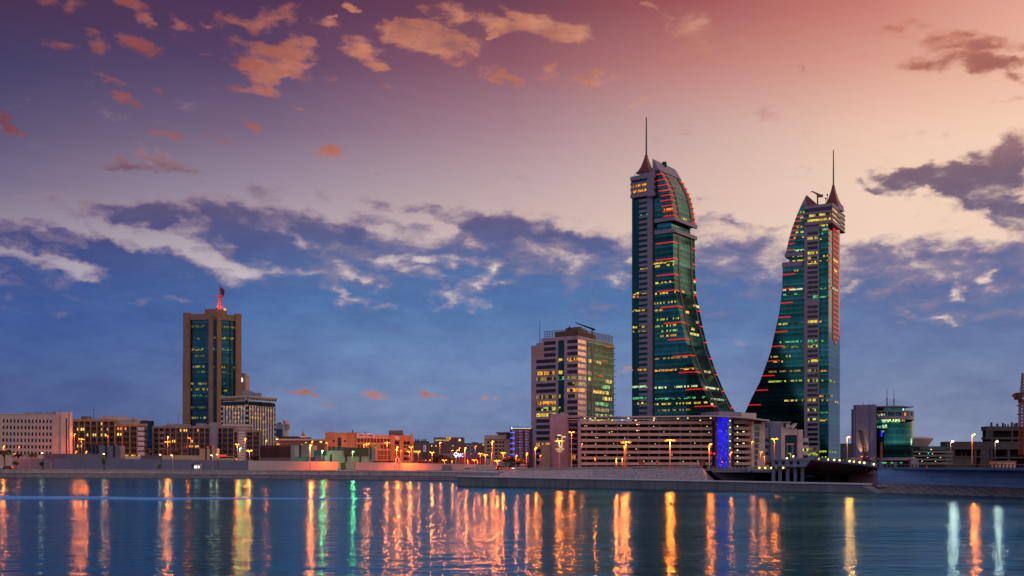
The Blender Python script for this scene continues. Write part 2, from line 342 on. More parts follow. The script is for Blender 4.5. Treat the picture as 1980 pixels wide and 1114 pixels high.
class MB:
    def __init__(s): s.v = []; s.f = []
    def add(s, pts, faces):
        o = len(s.v); s.v += [Vector(p) for p in pts]; s.f += [[i + o for i in f] for f in faces]; return s
    def quad(s, a, b, c, d): return s.add([a, b, c, d], [[0, 1, 2, 3]])
    def hexa(s, p):                                  # bottom ring 0-3, top ring 4-7
        return s.add(p, [[3, 2, 1, 0], [4, 5, 6, 7], [0, 1, 5, 4], [1, 2, 6, 5], [2, 3, 7, 6], [3, 0, 4, 7]])
    def box(s, x0, x1, y0, y1, z0, z1):
        return s.hexa([(x0, y0, z0), (x1, y0, z0), (x1, y1, z0), (x0, y1, z0), (x0, y0, z1), (x1, y0, z1), (x1, y1, z1), (x0, y1, z1)])
    def fb(s, fr, u0, u1, z0, z1, d0, d1):           # box on a facade; d0 back, d1 front
        return s.hexa([fr.P(u0, z0, d1), fr.P(u1, z0, d1), fr.P(u1, z0, d0), fr.P(u0, z0, d0), fr.P(u0, z1, d1), fr.P(u1, z1, d1), fr.P(u1, z1, d0), fr.P(u0, z1, d0)])
    def pb(s, fr, x0, y0, x1, y1, d0, d1):           # same, by picture rectangle on the facade plane
        xm = (x0 + x1) / 2
        return s.fb(fr, fr.u(x0), fr.u(x1), fr.z(xm, y1), fr.z(xm, y0), d0, d1)
    def extrude(s, pts, vec):
        n = len(pts); vec = Vector(vec); a = [Vector(p) for p in pts]
        return s.add(a + [p + vec for p in a], [list(range(n)), list(range(2 * n - 1, n - 1, -1))] + [[i, i + n, (i + 1) % n + n, (i + 1) % n] for i in range(n)])
    def prism(s, plan, z0, z1):
        n = len(plan)
        return s.add([(x, y, z0) for x, y in plan] + [(x, y, z1) for x, y in plan], [list(range(n - 1, -1, -1)), list(range(n, 2 * n))] + [[i, (i + 1) % n, (i + 1) % n + n, i + n] for i in range(n)])
    def cone(s, p0, p1, r0, r1, n=8):
        p0, p1 = Vector(p0), Vector(p1); ax = (p1 - p0).normalized()
        a = ax.orthogonal().normalized(); b = ax.cross(a)
        ring = lambda p, r: [p + (a * math.cos(2 * math.pi * i / n) + b * math.sin(2 * math.pi * i / n)) * r for i in range(n)]
        return s.add(ring(p0, r0) + ring(p1, r1), [list(range(n - 1, -1, -1)), list(range(n, 2 * n))] + [[i, (i + 1) % n, (i + 1) % n + n, i + n] for i in range(n)])
    def lathe(s, c, prof, n=16, a0=0.0, sx=1.0):
        c = Vector(c); v = []; f = []
        for r, z in prof:
            v += [c + Vector((math.cos(a0 + 2 * math.pi * i / n) * r * sx, math.sin(a0 + 2 * math.pi * i / n) * r, z)) for i in range(n)]
        for k in range(len(prof) - 1):
            f += [[k * n + i, k * n + (i + 1) % n, (k + 1) * n + (i + 1) % n, (k + 1) * n + i] for i in range(n)]
        f += [list(range(n - 1, -1, -1)), list(range((len(prof) - 1) * n, len(prof) * n))]
        return s.add(v, f)
    def sphere(s, c, r, sz=1.0, n=10, m=6):
        return s.lathe(c, [(max(0.02, math.sin(math.pi * k / m)) * r, -math.cos(math.pi * k / m) * r * sz) for k in range(m + 1)], n)
    def mesh(s, name, off):
        me = bpy.data.meshes.new(name)
        me.from_pydata([tuple(p - off) for p in s.v], [], s.f)
        uvl = me.uv_layers.new(name='UVMap')
        for po in me.polygons:
            nx, ny, nz = po.normal
            if abs(nz) < 0.75:
                h = math.hypot(nx, ny) or 1.0; tx, ty = -ny / h, nx / h
                for li in po.loop_indices:
                    p = s.v[me.loops[li].vertex_index]; uvl.data[li].uv = (p.x * tx + p.y * ty, p.z)
            else:
                for li in po.loop_indices:
                    p = s.v[me.loops[li].vertex_index]; uvl.data[li].uv = (p.x, p.y)
        return me

ROOTLOC = {}
def tag(o, label=None, cat=None, group=None, kind=None):
    for k, v in (('label', label), ('category', cat), ('group', group), ('kind', kind)):
        if v: o[k] = v
    return o
def thing(name, label, cat, loc, group=None):
    o = bpy.data.objects.new(name, None); o.location = Vector(loc); o.empty_display_size = 2
    C.objects.link(o); return tag(o, label, cat, group)
def wloc(o):
    p = Vector(o.location)
    while o.parent: o = o.parent; p = p + Vector(o.location)
    return p
def part(name, mb, mat, root, label=None, smooth=False):
    me = mb.mesh(name, wloc(root)); me.materials.append(mat)
    if smooth:
        for p in me.polygons: p.use_smooth = True
    o = bpy.data.objects.new(name, me); C.objects.link(o); o.parent = root
    return tag(o, label)
def solo(name, mb, mat, label=None, cat=None, group=None, kind=None, loc=None):
    if loc is None:
        xs = [p.x for p in mb.v]; ys = [p.y for p in mb.v]; zs = [p.z for p in mb.v]
        loc = ((min(xs) + max(xs)) / 2, (min(ys) + max(ys)) / 2, min(zs))
    loc = Vector(loc)
    me = mb.mesh(name, loc); me.materials.append(mat)
    o = bpy.data.objects.new(name, me); o.location = loc; C.objects.link(o)
    return tag(o, label, cat, group, kind)
def text_part(name, body, fr, px0, px1, pyc, hpx, d, mat, root, depth=0.12):
    cu = bpy.data.curves.new(name, 'FONT'); cu.body = body; cu.align_x = 'CENTER'; cu.align_y = 'CENTER'; cu.extrude = depth / 2
    tmp = bpy.data.objects.new('tmp', cu); C.objects.link(tmp)
    bpy.context.view_layer.update()
    me = bpy.data.meshes.new_from_object(tmp.evaluated_get(bpy.context.evaluated_depsgraph_get()))
    bpy.data.objects.remove(tmp)
    xs = [v.co.x for v in me.vertices]; ys = [v.co.y for v in me.vertices]
    u0, u1 = fr.u(px0), fr.u(px1); xm = (px0 + px1) / 2
    zc = fr.z(xm, pyc); h = hpx / F * fr.Y((u0 + u1) / 2)
    sx = (u1 - u0) / (max(xs) - min(xs)); sy = h / (max(ys) - min(ys))
    cx, cy = (max(xs) + min(xs)) / 2, (max(ys) + min(ys)) / 2
    off = wloc(root)
    for v in me.vertices:
        v.co = fr.P((u0 + u1) / 2 + (v.co.x - cx) * sx, zc + (v.co.y - cy) * sy, d + v.co.z) - off
    me.materials.clear(); me.materials.append(mat)
    o = bpy.data.objects.new(name, me); C.objects.link(o); o.parent = root
    return o
GZ = 3.4                                              # level of the reclaimed land

# palette
conc_mauve = M('mauve_cladding', (174,154,170), .7, joint=(1.8, 1.3, .05), jdark=.78, streak=.08)
conc_pale = M('pale_precast', (206,188,178), .8, streak=.1, var=.08)
beige = M('beige_stone', (186,156,134), .8, streak=.08, var=.1)
tan = M('tan_render', (186,138,98), .85, streak=.1)
brown = M('brown_render', (122,100,90), .85, streak=.1)
dark_rec = M('recess_shade_tone', (70,58,54), .9)  # dark base colour stands in for shade inside recesses
grey = M('grey_render', (150,146,152), .8, streak=.12)
grey_d = M('dark_grey_metal', (72,70,78), .6, var=.1)
white = M('white_paint', (212,206,206), .6, var=.06, streak=.06)
pilm = M('mauve_grey_panel', (146,136,154), .6, var=.06, joint=(3.0, 1.95, .05), jdark=.85)
darkwin = GLASS('dark_window', (58,56,70), .6, .1, floor=50, mull=1.6, fl_var=0.1, band=0.0)
tealwin = GLASS('teal_window', (28,84,88), .9, .1, floor=50, mull=1.4, fl_var=0.2, band=0.0)
tower_glass = GLASS('tower_glass', (38,110,110), .95, .09)
bank_glass = GLASS('blue_green_glass', (34,82,104), .95, .06, floor=3.9, mull=1.8, band=.18, fl_var=.25)
round_glass = GLASS('green_curved_glass', (40,112,104), .95, .09, floor=3.6, mull=1.6, band=.3)
rustm = M('rust_red_metal', (120,62,48), .6)
spirem = M('maroon_metal', (146,76,74), .45, metal=.3, var=.06, joint=(1.2, 1.2, .06), jdark=.75)
ribm = M('dark_rib_metal', (64,54,66), .5, var=.05)
black = M('black_metal', (26,26,30), .6)
lit_y = LIT('yellow_office_light', (250,226,70), 1.15, .58)
lit_yg = LIT('lime_office_light', (204,232,70), 1.0, .56)
lit_g = LIT('green_office_light', (90,230,150), 1.0, .55)
lit_o = LIT('amber_office_light', (255,176,44), 1.2, .66, cell=1.0)
lit_dim = LIT('dim_office_light', (214,190,90), .55, .6)
lit_w = LIT('pale_office_light', (214,250,190), 1.2, .6)
redled = E('red_led', (255,24,18), .85)
winlit = E('warm_room_light', (255,210,90), 1.1)
winlit_o = E('orange_room_light', (255,150,60), 1.0)
dotlight = E('ceiling_lamp_glow', (255,226,130), 2.4)
whitelight = E('white_lamp_glow', (255,250,225), 9.0)
sodium = E('sodium_lamp_glow', (255,108,18), 3.6)
smallwarm = E('small_warm_glow', (255,214,150), 5.0)
greenlamp = E('green_lamp_glow', (120,255,90), 8.0)

# ------------------------------------------------------------------ water, land, shore
def water():
    m, t, b = bsdf('harbour_water')
    geo = t.new('ShaderNodeNewGeometry').outputs['Position']
    s = t.sep(geo)
    rip = t.noise(t.vec(t.m('MULTIPLY', s[0], 0.62), s[1], 0.0), 1.35, 3, 0.6)
    sw = t.noise(t.vec(t.m('MULTIPLY', s[0], 0.42), s[1], 3.0), 0.32, 3, 0.6)
    far = t.noise(t.vec(t.m('MULTIPLY', s[0], 0.05), s[1], 9.0), 0.05, 4, 0.6)
    calm = t.rng(far, 0.35, 0.65, 0.35, 1.35)
    h = t.m('ADD', t.m('MULTIPLY', t.m('MULTIPLY', rip, calm), 0.085), t.m('MULTIPLY', sw, 0.15))
    bp = t.new('ShaderNodeBump'); bp.inputs['Strength'].default_value = 1.0; bp.inputs['Distance'].default_value = 1.0
    t.put(bp.inputs['Height'], h)
    t.n.remove(b)
    gl = t.new('ShaderNodeBsdfAnisotropic'); gl.distribution = 'GGX'
    gl.inputs['Color'].default_value = (0.34, 0.66, 0.80, 1)
    t.put(gl.inputs['Roughness'], t.rng(far, 0.35, 0.65, 0.08, 0.14)); t.put(gl.inputs['Normal'], bp.outputs[0])
    df = t.new('ShaderNodeBsdfDiffuse'); df.inputs['Color'].default_value = lin((8, 54, 84)); t.put(df.inputs['Normal'], bp.outputs[0])
    fr = t.new('ShaderNodeFresnel'); fr.inputs['IOR'].default_value = 1.33; t.put(fr.inputs['Normal'], bp.outputs[0])
    mx = t.new('ShaderNodeMixShader'); t.put(mx.inputs[0], fr.outputs[0]); t.l.new(df.outputs[0], mx.inputs[1]); t.l.new(gl.outputs[0], mx.inputs[2])
    t.l.new(mx.outputs[0], t.n['Material Output'].inputs['Surface'])
    mb = MB().quad((-4000, -400, 0), (4000, -400, 0), (4000, 520, 0), (-4000, 520, 0))
    solo('water', mb, m, kind='structure', loc=(0, 0, 0))
water()

ground_m = M('city_ground', (96,90,88), .9, scale=.05, bump=.2)
asphalt = M('asphalt', (74,68,66), .85, scale=.3)
gravel = M('gravel_slope', (178,170,170), .95, scale=1.2, var=.4, bump=.6)
seaw_m = M('precast_seawall', (206,190,184), .9, var=.2, scale=.4, streak=.18)
revet_m = M('interlocking_revetment', (160,150,150), .95, var=.25, joint=(1.9, .62, .13), jdark=.22, scale=.5)
jet_m = M('jetty_concrete', (118,126,130), .9, var=.22, scale=.3, joint=(4.0, 30.0, .08), jdark=.6, streak=.15)
jet_cap = M('jetty_cap_concrete', (190,196,202), .85, var=.12)
blue_wall = M('sky_tinted_panels', (126,168,220), .8, var=.1, joint=(2.4, 1.05, .045), jdark=.6)  # blue of the sky light is put into the wall colour

SH = [(-160,922.0),(0,923.6),(300,924.2),(560,926.0),(830,928.6),(884,929.6),(965,931.2)]      # far shore waterline
def shp(i):
    px, py = SH[i]; Y = CZ * F / (py - HY); return ((px - CX) / F * Y, Y)
shore = [shp(i) for i in range(len(SH))]
emb = [(1000,362),(1150,345),(1290,317),(1366,303)]                                           # embankment foot (px, distance)
embx = [((px - CX) / F * Y, Y) for px, Y in emb]
wallY = lambda px: 214 - (px - 1697) / 283 * 32                                              # retaining wall distance at px
wl = [((px - CX) / F * wallY(px), wallY(px)) for px in (1697, 1800, 1900, 1980, 2100, 2300)]
def land():
    pl = [(-6000, 560), (-900, 560), shore[0]] + shore[1:] + [(x, y + 9) for x, y in embx] + [(52, 420), (wl[0][0] + .6, 420), (wl[0][0] + .6, wl[0][1] + .6)] + [(x + .3, y + .6) for x, y in wl[1:]] + [(220, 60), (6000, 60), (6000, 9000), (-6000, 9000)]
    pl = [(x, y + (2.6 if 2 <= i < 2 + len(shore) else 0)) for i, (x, y) in enumerate(pl)]
    bm = bmesh.new(); vs = [bm.verts.new((x, y, GZ)) for x, y in pl]; f = bm.faces.new(vs)
    bmesh.ops.triangulate(bm, faces=[f]); bm.normal_update()
    if sum(ff.normal.z * ff.calc_area() for ff in bm.faces) < 0: bmesh.ops.reverse_faces(bm, faces=bm.faces[:])
    me = bpy.data.meshes.new('ground'); bm.to_mesh(me); bm.free(); me.materials.append(ground_m)
    o = bpy.data.objects.new('ground', me); C.objects.link(o); tag(o, kind='structure')
    ap = MB().add([(-9, 293, 1.0), (40, 236, 1.0), (wl[0][0] + 2, wl[0][1] - 6, 1.0), (wl[0][0] + 2, 424, 1.0), (-9, 424, 1.0)], [[0, 1, 2, 3, 4]])
    solo('retaining_wall', MB().box(18, wl[0][0] + 40, 419.0, 419.8, .5, GZ - .02), M('quay_back_wall', (112,104,102), .9, streak=.2), 'plain grey quay wall far behind the cars under the bridge', 'wall')
    solo('path', ap, M('quay_apron', (104,100,98), .9), kind='structure')
land()

def seawall():
    root = thing('seawall', 'long pale precast seawall with recessed panels along the left shore', 'seawall', (shore[3][0], shore[3][1], 0))
    top = lambda px: 3.72 - max(0, px) / 965 * 0.75
    rv = MB(); cap = MB(); lip = MB()
    n = len(shore)
    for i in range(n - 1):
        (xa, ya), (xb, yb) = shore[i], shore[i + 1]
        za, zb = top(SH[i][0]), top(SH[i + 1][0])
        rv.quad((xa, ya, -.4), (xb, yb, -.4), (xb, yb + 2.2, zb - 1.55), (xa, ya + 2.2, za - 1.55))
        cap.hexa([(xa, ya + 2.0, za - 1.6), (xb, yb + 2.0, zb - 1.6), (xb, yb + 3.2, zb - 1.6), (xa, ya + 3.2, za - 1.6), (xa, ya + 2.0, za), (xb, yb + 2.0, zb), (xb, yb + 3.2, zb), (xa, ya + 3.2, za)])
        L = math.hypot(xb - xa, yb - ya); k = max(1, round(L / 3.1))
        for j in range(k):
            f0, f1 = j / k, (j + .14) / k
            q = lambda f, d: (xa + (xb - xa) * f, ya + (yb - ya) * f + d)
            z0 = za + (zb - za) * f0
            (ax, ay), (bx, by) = q(f0, 1.72), q(f1, 1.72)
            cap.hexa([(ax, ay, z0 - 1.5), (bx, by, z0 - 1.5), (bx, by + .27, z0 - 1.5), (ax, ay + .27, z0 - 1.5), (ax, ay, z0 - .22), (bx, by, z0 - .22), (bx, by + .27, z0 - .22), (ax, ay + .27, z0 - .22)])
        lip.hexa([(xa, ya + 1.6, za - .2), (xb, yb + 1.6, zb - .2), (xb, yb + 3.4, zb - .2), (xa, ya + 3.4, za - .2), (xa, ya + 1.6, za + .06), (xb, yb + 1.6, zb + .06), (xb, yb + 3.4, zb + .06), (xa, ya + 3.4, za + .06)])
    part('revetment', rv, revet_m, root); part('parapet', cap, seaw_m, root); part('coping', lip, seaw_m, root)
seawall()

def jetty():
    A, B = ((884 - CX) / F * 279, 279.0), ((1668 - CX) / F * 206, 206.0)
    root = thing('jetty', 'long low concrete jetty lying in front of the embankment and bridge', 'jetty', (30, 240, 0))
    za, zb = 2.55, 1.78
    dx, dy = B[0] - A[0], B[1] - A[1]; L = math.hypot(dx, dy); nx, ny = -dy / L * 4.0, dx / L * 4.0
    q = lambda P, k: (P[0] + nx * k, P[1] + ny * k)
    def slab(mb, z0a, z1a, z0b, z1b, k0, k1):
        a0, b0, b1, a1 = q(A, k0), q(B, k0), q(B, k1), q(A, k1)
        mb.hexa([(*a0, z0a), (*b0, z0b), (*b1, z0b), (*a1, z0a), (*a0, z1a), (*b0, z1b), (*b1, z1b), (*a1, z1a)])
    mb = MB(); slab(mb, -.6, za - .22, -.6, zb - .22, 0, 1)
    e0, e1 = q(B, 0), q(B, 1)
    mb.hexa([(*e0, -.6), (e0[0] + 3.0, e0[1] - 2.6, -.6), (e1[0] + 3.0, e1[1] - 2.6, -.6), (*e1, -.6), (*e0, zb - .6), (e0[0] + .4, e0[1] - .3, zb - .75), (e1[0] + .4, e1[1] - .3, zb - .75), (*e1, zb - .6)])
    part('quay_wall', mb, jet_m, root)
    c = MB(); slab(c, za - .22, za, zb - .22, zb, -.06, 1.05); part('coping', c, jet_cap, root)
jetty()

def embankment():
    n = len(emb)
    top = [W(1000, 909.6, 369).z, W(1150, 907.2, 352).z, W(1290, 906.2, 324).z, W(1366, 905.0, 309).z]
    pt = [(x, y + 7) for x, y in embx]
    px0 = (shore[-1][0] - .3, shore[-1][1] + 1.0)
    foot = [px0] + embx; head = [(px0[0], px0[1] + 3)] + pt; tz = [3.1] + top
    end = ((1392 - CX) / F * 296, 303.0)
    sl = MB()
    for i in range(len(foot) - 1):
        sl.quad((*foot[i], 1.0), (*foot[i + 1], 1.0), (*head[i + 1], tz[i + 1]), (*head[i], tz[i]))
    sl.add([(*foot[-1], 1.0), (*end, 1.0), (*head[-1], tz[-1])], [[0, 1, 2]])
    solo('embankment', sl, gravel, kind='structure')
    rd = MB()
    for i in range(len(head) - 1):
        (xa, ya), (xb, yb) = head[i], head[i + 1]
        rd.quad((xa, ya, tz[i] + .004), (xb, yb, tz[i + 1] + .004), (xb + 6, yb + 24, tz[i + 1] + .004), (xa + 2, ya + 24, tz[i] + .004))
    solo('road', rd, asphalt, kind='structure')
    g = thing('guard_rail', 'low pale guard rail along the top of the gravel embankment', 'guard rail', (*head[2], tz[2]))
    r = MB()
    for i in range(len(head) - 1):
        (xa, ya), (xb, yb) = head[i], head[i + 1]
        r.hexa([(xa, ya + .3, tz[i] + .15), (xb, yb + .3, tz[i + 1] + .15), (xb, yb + .5, tz[i + 1] + .15), (xa, ya + .5, tz[i] + .15), (xa, ya + .3, tz[i] + .75), (xb, yb + .3, tz[i + 1] + .75), (xb, yb + .5, tz[i + 1] + .75), (xa, ya + .5, tz[i] + .75)])
    part('beam', r, M('rail_concrete', (176,160,150), .8), g)
    for i in range(len(head) - 1):
        (xa, ya), (xb, yb) = head[i], head[i + 1]; k = max(1, int(math.hypot(xb - xa, yb - ya) / 4))
        for j in range(k):
            f = j / k; x, y, z = xa + (xb - xa) * f, ya + (yb - ya) * f, tz[i] + (tz[i + 1] - tz[i]) * f
            part('post', MB().box(x - .08, x + .08, y + .52, y + .68, z, z + .95), grey, g)
    return head, tz
EMB_HEAD, EMB_Z = embankment()

def wake():
    m, t, b = bsdf('churned_water')
    geo = t.new('ShaderNodeNewGeometry').outputs['Position']
    n = t.noise(t.vec(t.m('MULTIPLY', t.sep(geo)[0], 0.15), t.sep(geo)[1], 0), 0.8, 3)
    t.put(b.inputs['Base Color'], t.mix(t.rng(n, .35, .65), lin((50,150,245)), lin((110,200,255))))
    b.inputs['Roughness'].default_value = 0.35
    mb = MB(); N = 60
    rows = []
    for i in range(N + 1):
        f = i / N; px = -40 + f * 760
        py = 962.5 + 3.2 * math.sin(f * 2.1) - 1.5 * f + .5 * math.sin(f * 17)
        Y = CZ * F / (py - HY); w = 6.5 * (1 - f) ** .8 + .4 + .9 * math.sin(f * 31) * (1 - f)
        x = (px - CX) / F * Y
        rows.append([(x, Y - w, .004), (x, Y - w * .4, .30 * (1 - f) + .07), (x, Y + w * .3, .26 * (1 - f) + .06), (x, Y + w, .004)])
    for a, b2 in zip(rows, rows[1:]):
        for k in range(3): mb.quad(a[k], b2[k], b2[k + 1], a[k + 1])
    o = solo('water_wake', mb, m, kind='structure')
    for p in o.data.polygons: p.use_smooth = True
wake()
# ------------------------------------------------------------------ harbour towers
def off(fr, d): return Fr(0, 0, fr.ang, xy=fr.xy(0, d))
def interp(curve, y):
    for (xa, ya), (xb, yb) in zip(curve, curve[1:]):
        if ya <= y <= yb: return xa + (xb - xa) * (y - ya) / (yb - ya)
    return curve[0][0] if y < curve[0][1] else curve[-1][0]
def fpt(fr, px, py, d=0.0): return fr.P(fr.u(px), fr.z(px, py), d)
def litrow(root, fr, x0, x1, y, mat, h=1.5, d=0.14, label=None):
    xm = (x0 + x1) / 2; z = fr.z(xm, y)
    return part('lit_window_row', MB().fb(fr, fr.u(x0), fr.u(x1), z - h / 2, z + h / 2, 0.02, d), mat, root, label)

def spire(root, c, rbase, hbase, htop, ang, rm=.6):
    prof = [(rbase, 0), (rbase * .70, hbase * .17), (rbase * .50, hbase * .36), (rbase * .34, hbase * .58), (rbase * .20, hbase * .8), (rbase * .12, hbase)]
    part('spire_base', MB().lathe(c, prof, 4, R(ang + 45)), spirem, root)
    top = Vector(c) + Vector((0, 0, hbase - .3))
    part('mast', MB().cone(top, top + Vector((0, 0, htop * .55)), rm, rm * .8).cone(top + Vector((0, 0, htop * .55)), top + Vector((0, 0, htop)), rm * .8, rm * .6), black, root)

def tower_a():
    fr = Fr(1222, 812, -36); D = 0
    root = thing('office_tower', 'tallest dark green glass tower with sail curving out to the right and a needle spire', 'skyscraper', (*fr.xy(12, -10), GZ))
    ue = fr.u(1301.5); fs0 = Fr(0, 0, 54, xy=fr.xy(ue)); D = fs0.u(1343.5)
    lo = [(1301.5,446),(1302,510),(1305,563),(1311,591),(1318,627),(1327.5,666),(1336,691),(1347,722),(1361,755),(1375,783),(1390,806),(1412,836),(1450,904)]
    up = [(1262,308),(1268,317.5),(1274,328.5),(1284,346),(1293,366),(1298,388),(1301.5,410),(1303,424)]
    back = Vector((-fr.n[0], -fr.n[1], 0)) * D
    side = lambda px: Fr(0, 0, 54, xy=fr.xy(fr.u(px)))
    part('lower_curtain_wall', MB().extrude([fr.P(fr.u(1264), GZ)] + [fpt(fr, *p) for p in reversed(lo)] + [fpt(fr, 1264, 440)], back), tower_glass, root)
    part('upper_sail', MB().extrude([fpt(fr, 1262, 433)] + [fpt(fr, *p) for p in reversed(up)], back), tower_glass, root)
    part('recessed_storey', MB().fb(fr, fr.u(1262), fr.u(1296), fr.z(1280, 452), fr.z(1280, 425), -D + 3, -2.0), tower_glass, root)
    def ribs(curve, f0, f1, k0=0):
        mb = MB(); a = Vector((-fr.n[0], -fr.n[1], 0)) * D
        pts = [fpt(fr, *p) for p in curve[k0:]]; out = Vector((fr.e[0], fr.e[1], 0.35)) * .3
        for p, q in zip(pts, pts[1:]):
            mb.hexa([q + a * f0, q + a * f0 + out, q + a * f1 + out, q + a * f1, p + a * f0, p + a * f0 + out, p + a * f1 + out, p + a * f1])
        return mb
    for f0, f1 in ((.21, .265), (.80, .855)):
        part('rib', ribs(lo, f0, f1), ribm, root); part('rib', ribs(up, f0, f1, 2), ribm, root)
    rp = MB(); ou = Vector((fr.e[0], fr.e[1], .5)) * .25; pts = [fpt(fr, *p) for p in up[:3]]
    for p, q in zip(pts, pts[1:]): rp.hexa([q, q + ou, q + ou + back, q + back, p, p + ou, p + ou + back, p + back])
    part('roof_panel', rp, pilm, root)
    part('gable_panel', MB().extrude([fpt(fr, 1262, 331, .3), fpt(fr, 1274.5, 329, .3), fpt(fr, 1262, 307, .3)], back * .02), pilm, root)
    hd = fpt(fr, 1262, 308) + back * .45
    part('roof_plant', MB().box(hd.x - .5, hd.x + 2.5, hd.y - 2, hd.y + 2, hd.z - 2, hd.z + 1.2), black, root); part('roof_aerial', MB().box(hd.x + 3.2, hd.x + 3.8, hd.y + 6, hd.y + 6.6, hd.z - 2, hd.z + 1.8), black, root)
    # ledges above and below the recessed storey
    for y0, y1, xl in ((418.5, 426, 1266), (441.5, 449, 1266)):
        z0, z1 = fr.z(1303, y1), fr.z(1303, y0); u1 = fr.u(1303.5); s = Fr(0, 0, 54, xy=fr.xy(u1))
        mb = MB().fb(fr, fr.u(xl), u1 + .6, z0, z1, -.5, .7)
        mb.fb(s, 1.0, D + 1.2, z0, z1, -1.0, .65)
        part('ledge', mb, pilm, root)
    # left shaft with its comb of grey spandrels
    sh = off(fr, 1.2)
    part('stair_core', MB().fb(fr, fr.u(1223.5), fr.u(1262), GZ, fr.z(1243, 372), -22, 1.2), tealwin, root)
    part('pilaster', MB().fb(sh, sh.u(1253), sh.u(1261.4), GZ, sh.z(1257, 352), -.5, .9), pilm, root)
    z = sh.z(1244, 388)
    while z > 40:
        part('spandrel_panel', MB().fb(sh, sh.u(1236.5), sh.u(1253), z - 1.0, z + 1.0, -.2, .75), pilm, root); z -= 3.95
    part('groove_shade_strip', MB().fb(fr, fr.u(1261.8), fr.u(1264.6), GZ, fr.z(1263, 330), -.3, .25), ribm, root)  # raised dark strip painted in place of a groove's shade
    # crown box, spire
    cr = off(fr, 4.0)
    part('crown', MB().fb(cr, cr.u(1220), cr.u(1262), cr.z(1241, 379), cr.z(1241, 339), -20, 0), darkwin, root)
    for y0, y1 in ((338.5, 346), (351.5, 355.5), (361.5, 366), (373, 380)):
        part('crown_band', MB().fb(cr, cr.u(1219.3), cr.u(1262.6), cr.z(1241, y1), cr.z(1241, y0), -20.4, .5), pilm, root)
    part('crown_pier', MB().fb(cr, cr.u(1252), cr.u(1262.4), cr.z(1257, 380), cr.z(1257, 340), -2, .7), pilm, root)
    litrow(root, cr, 1222, 1250, 358.8, lit_o, 1.6, .2); litrow(root, cr, 1222, 1250, 369.5, lit_o, 1.8, .2)
    uc = cr.u(1249.7); c = cr.P(uc, 0, -9.5)
    zb = CZ + (HY - 340) / F * c.y; zt = CZ + (HY - 299.5) / F * c.y; zm = CZ + (HY - 226) / F * c.y
    c.x = (1249.7 - CX) / F * c.y; c.z = zb
    part('spire_plinth', MB().fb(cr, cr.u(1234), cr.u(1262.3), zb - 1, zb + 2.2, -17, -2), pilm, root)
    c.z = zb + 1.5
    spire(root, c, 8.2, zt - zb - 1.5, zm - zt, -36)
    for k in range(3):
        p = cr.P(cr.u(1223 + k * 3), zb, -3); part('roof_aerial', MB().cone(p, p + Vector((0, 0, 2.2 + k % 2)), .16, .1, 5), black, root)
    # red light strips wrapping the curved corner
    def strip(y, curve, L):
        px = interp(curve, y); u = fr.u(px); z = fr.z(px, y); s = Fr(0, 0, 54, xy=fr.xy(u))
        mb = MB().fb(fr, fr.u(px - L), u + .3, z - .32, z + .32, 0, .45); mb.fb(s, .0, D * .19, z - .32, z + .32, -.3, .4)
        part('light_strip', mb, redled, root)
        zz = z; sp = Fr(0, 0, 54, xy=fr.xy(u))
        part('light_strip', MB().fb(sp, D * .86, D * 1.015, zz - .32, zz + .32, -.3, .8), redled, root)
    for y, L in zip((336.5, 347, 357, 366.5, 376.5, 386, 396.5, 407, 416), (9, 14, 17, 19, 17, 20, 20, 19, 19)): strip(y, up, L)
    for y in (467.5, 499.5, 530, 561, 592, 623, 655, 687, 719, 752, 785): strip(y, lo, 33)
    # lit floors
    for y, x0, x1, m in ((508,1260,1304,lit_y),(514,1259,1303,lit_y),(546,1267,1304,lit_y),(567,1258,1306,lit_y),(585,1266,1310,lit_y),(600,1266,1283,lit_o),(617,1266,1313,lit_yg),(630,1264,1308,lit_yg),(640,1266,1310,lit_yg),(649,1277,1308,lit_o),
                         (692,1266,1330,lit_dim),(715,1266,1342,lit_o),(748,1266,1357,lit_w),(770,1266,1366,lit_g),(780,1266,1371,lit_y),(793,1272,1335,lit_dim),(405,1280,1301,lit_o),(368,1280,1293,lit_dim)):
        litrow(root, fr, x0, x1, y, m, 1.3)
    so = sh
    for y, x0, x1, m in ((567,1224,1252,lit_y),(574,1224,1234,lit_o),(585,1236,1252,lit_y),(600,1224,1252,lit_y),(617,1240,1252,lit_y),(632,1224,1252,lit_y),(640,1224,1250,lit_yg),(715,1222.5,1250,lit_o),(748,1222.5,1252,lit_w),(770,1224,1250,lit_g),(780,1226,1250,lit_y),(416,1237,1252,lit_g),(521,1238,1252,lit_y)):
        litrow(root, so, x0, x1, y, m, 1.6, .2)
    for y, f0, f1, m in ((357,.4,.6,lit_dim),(416,.35,.6,lit_y),(533,.88,.98,lit_y),(555,.8,.98,lit_yg),(560,.3,.42,lit_dim),(583,.75,1,lit_y),(600,.3,.45,lit_o),(616,.7,.85,lit_dim),(632,.4,.55,lit_y),(642,.3,.7,lit_yg),(716,.4,.7,lit_yg),(749,.1,.75,lit_w),(771,.1,.75,lit_g),(782,.0,.1,lit_y)):
        px = interp(lo if y > 440 else up, y); s = side(px); z = fr.z(px, y)
        part('lit_window_row', MB().fb(s, D * f0, D * f1, z - .9, z + .9, -.6, .25), m, root)
tower_a()

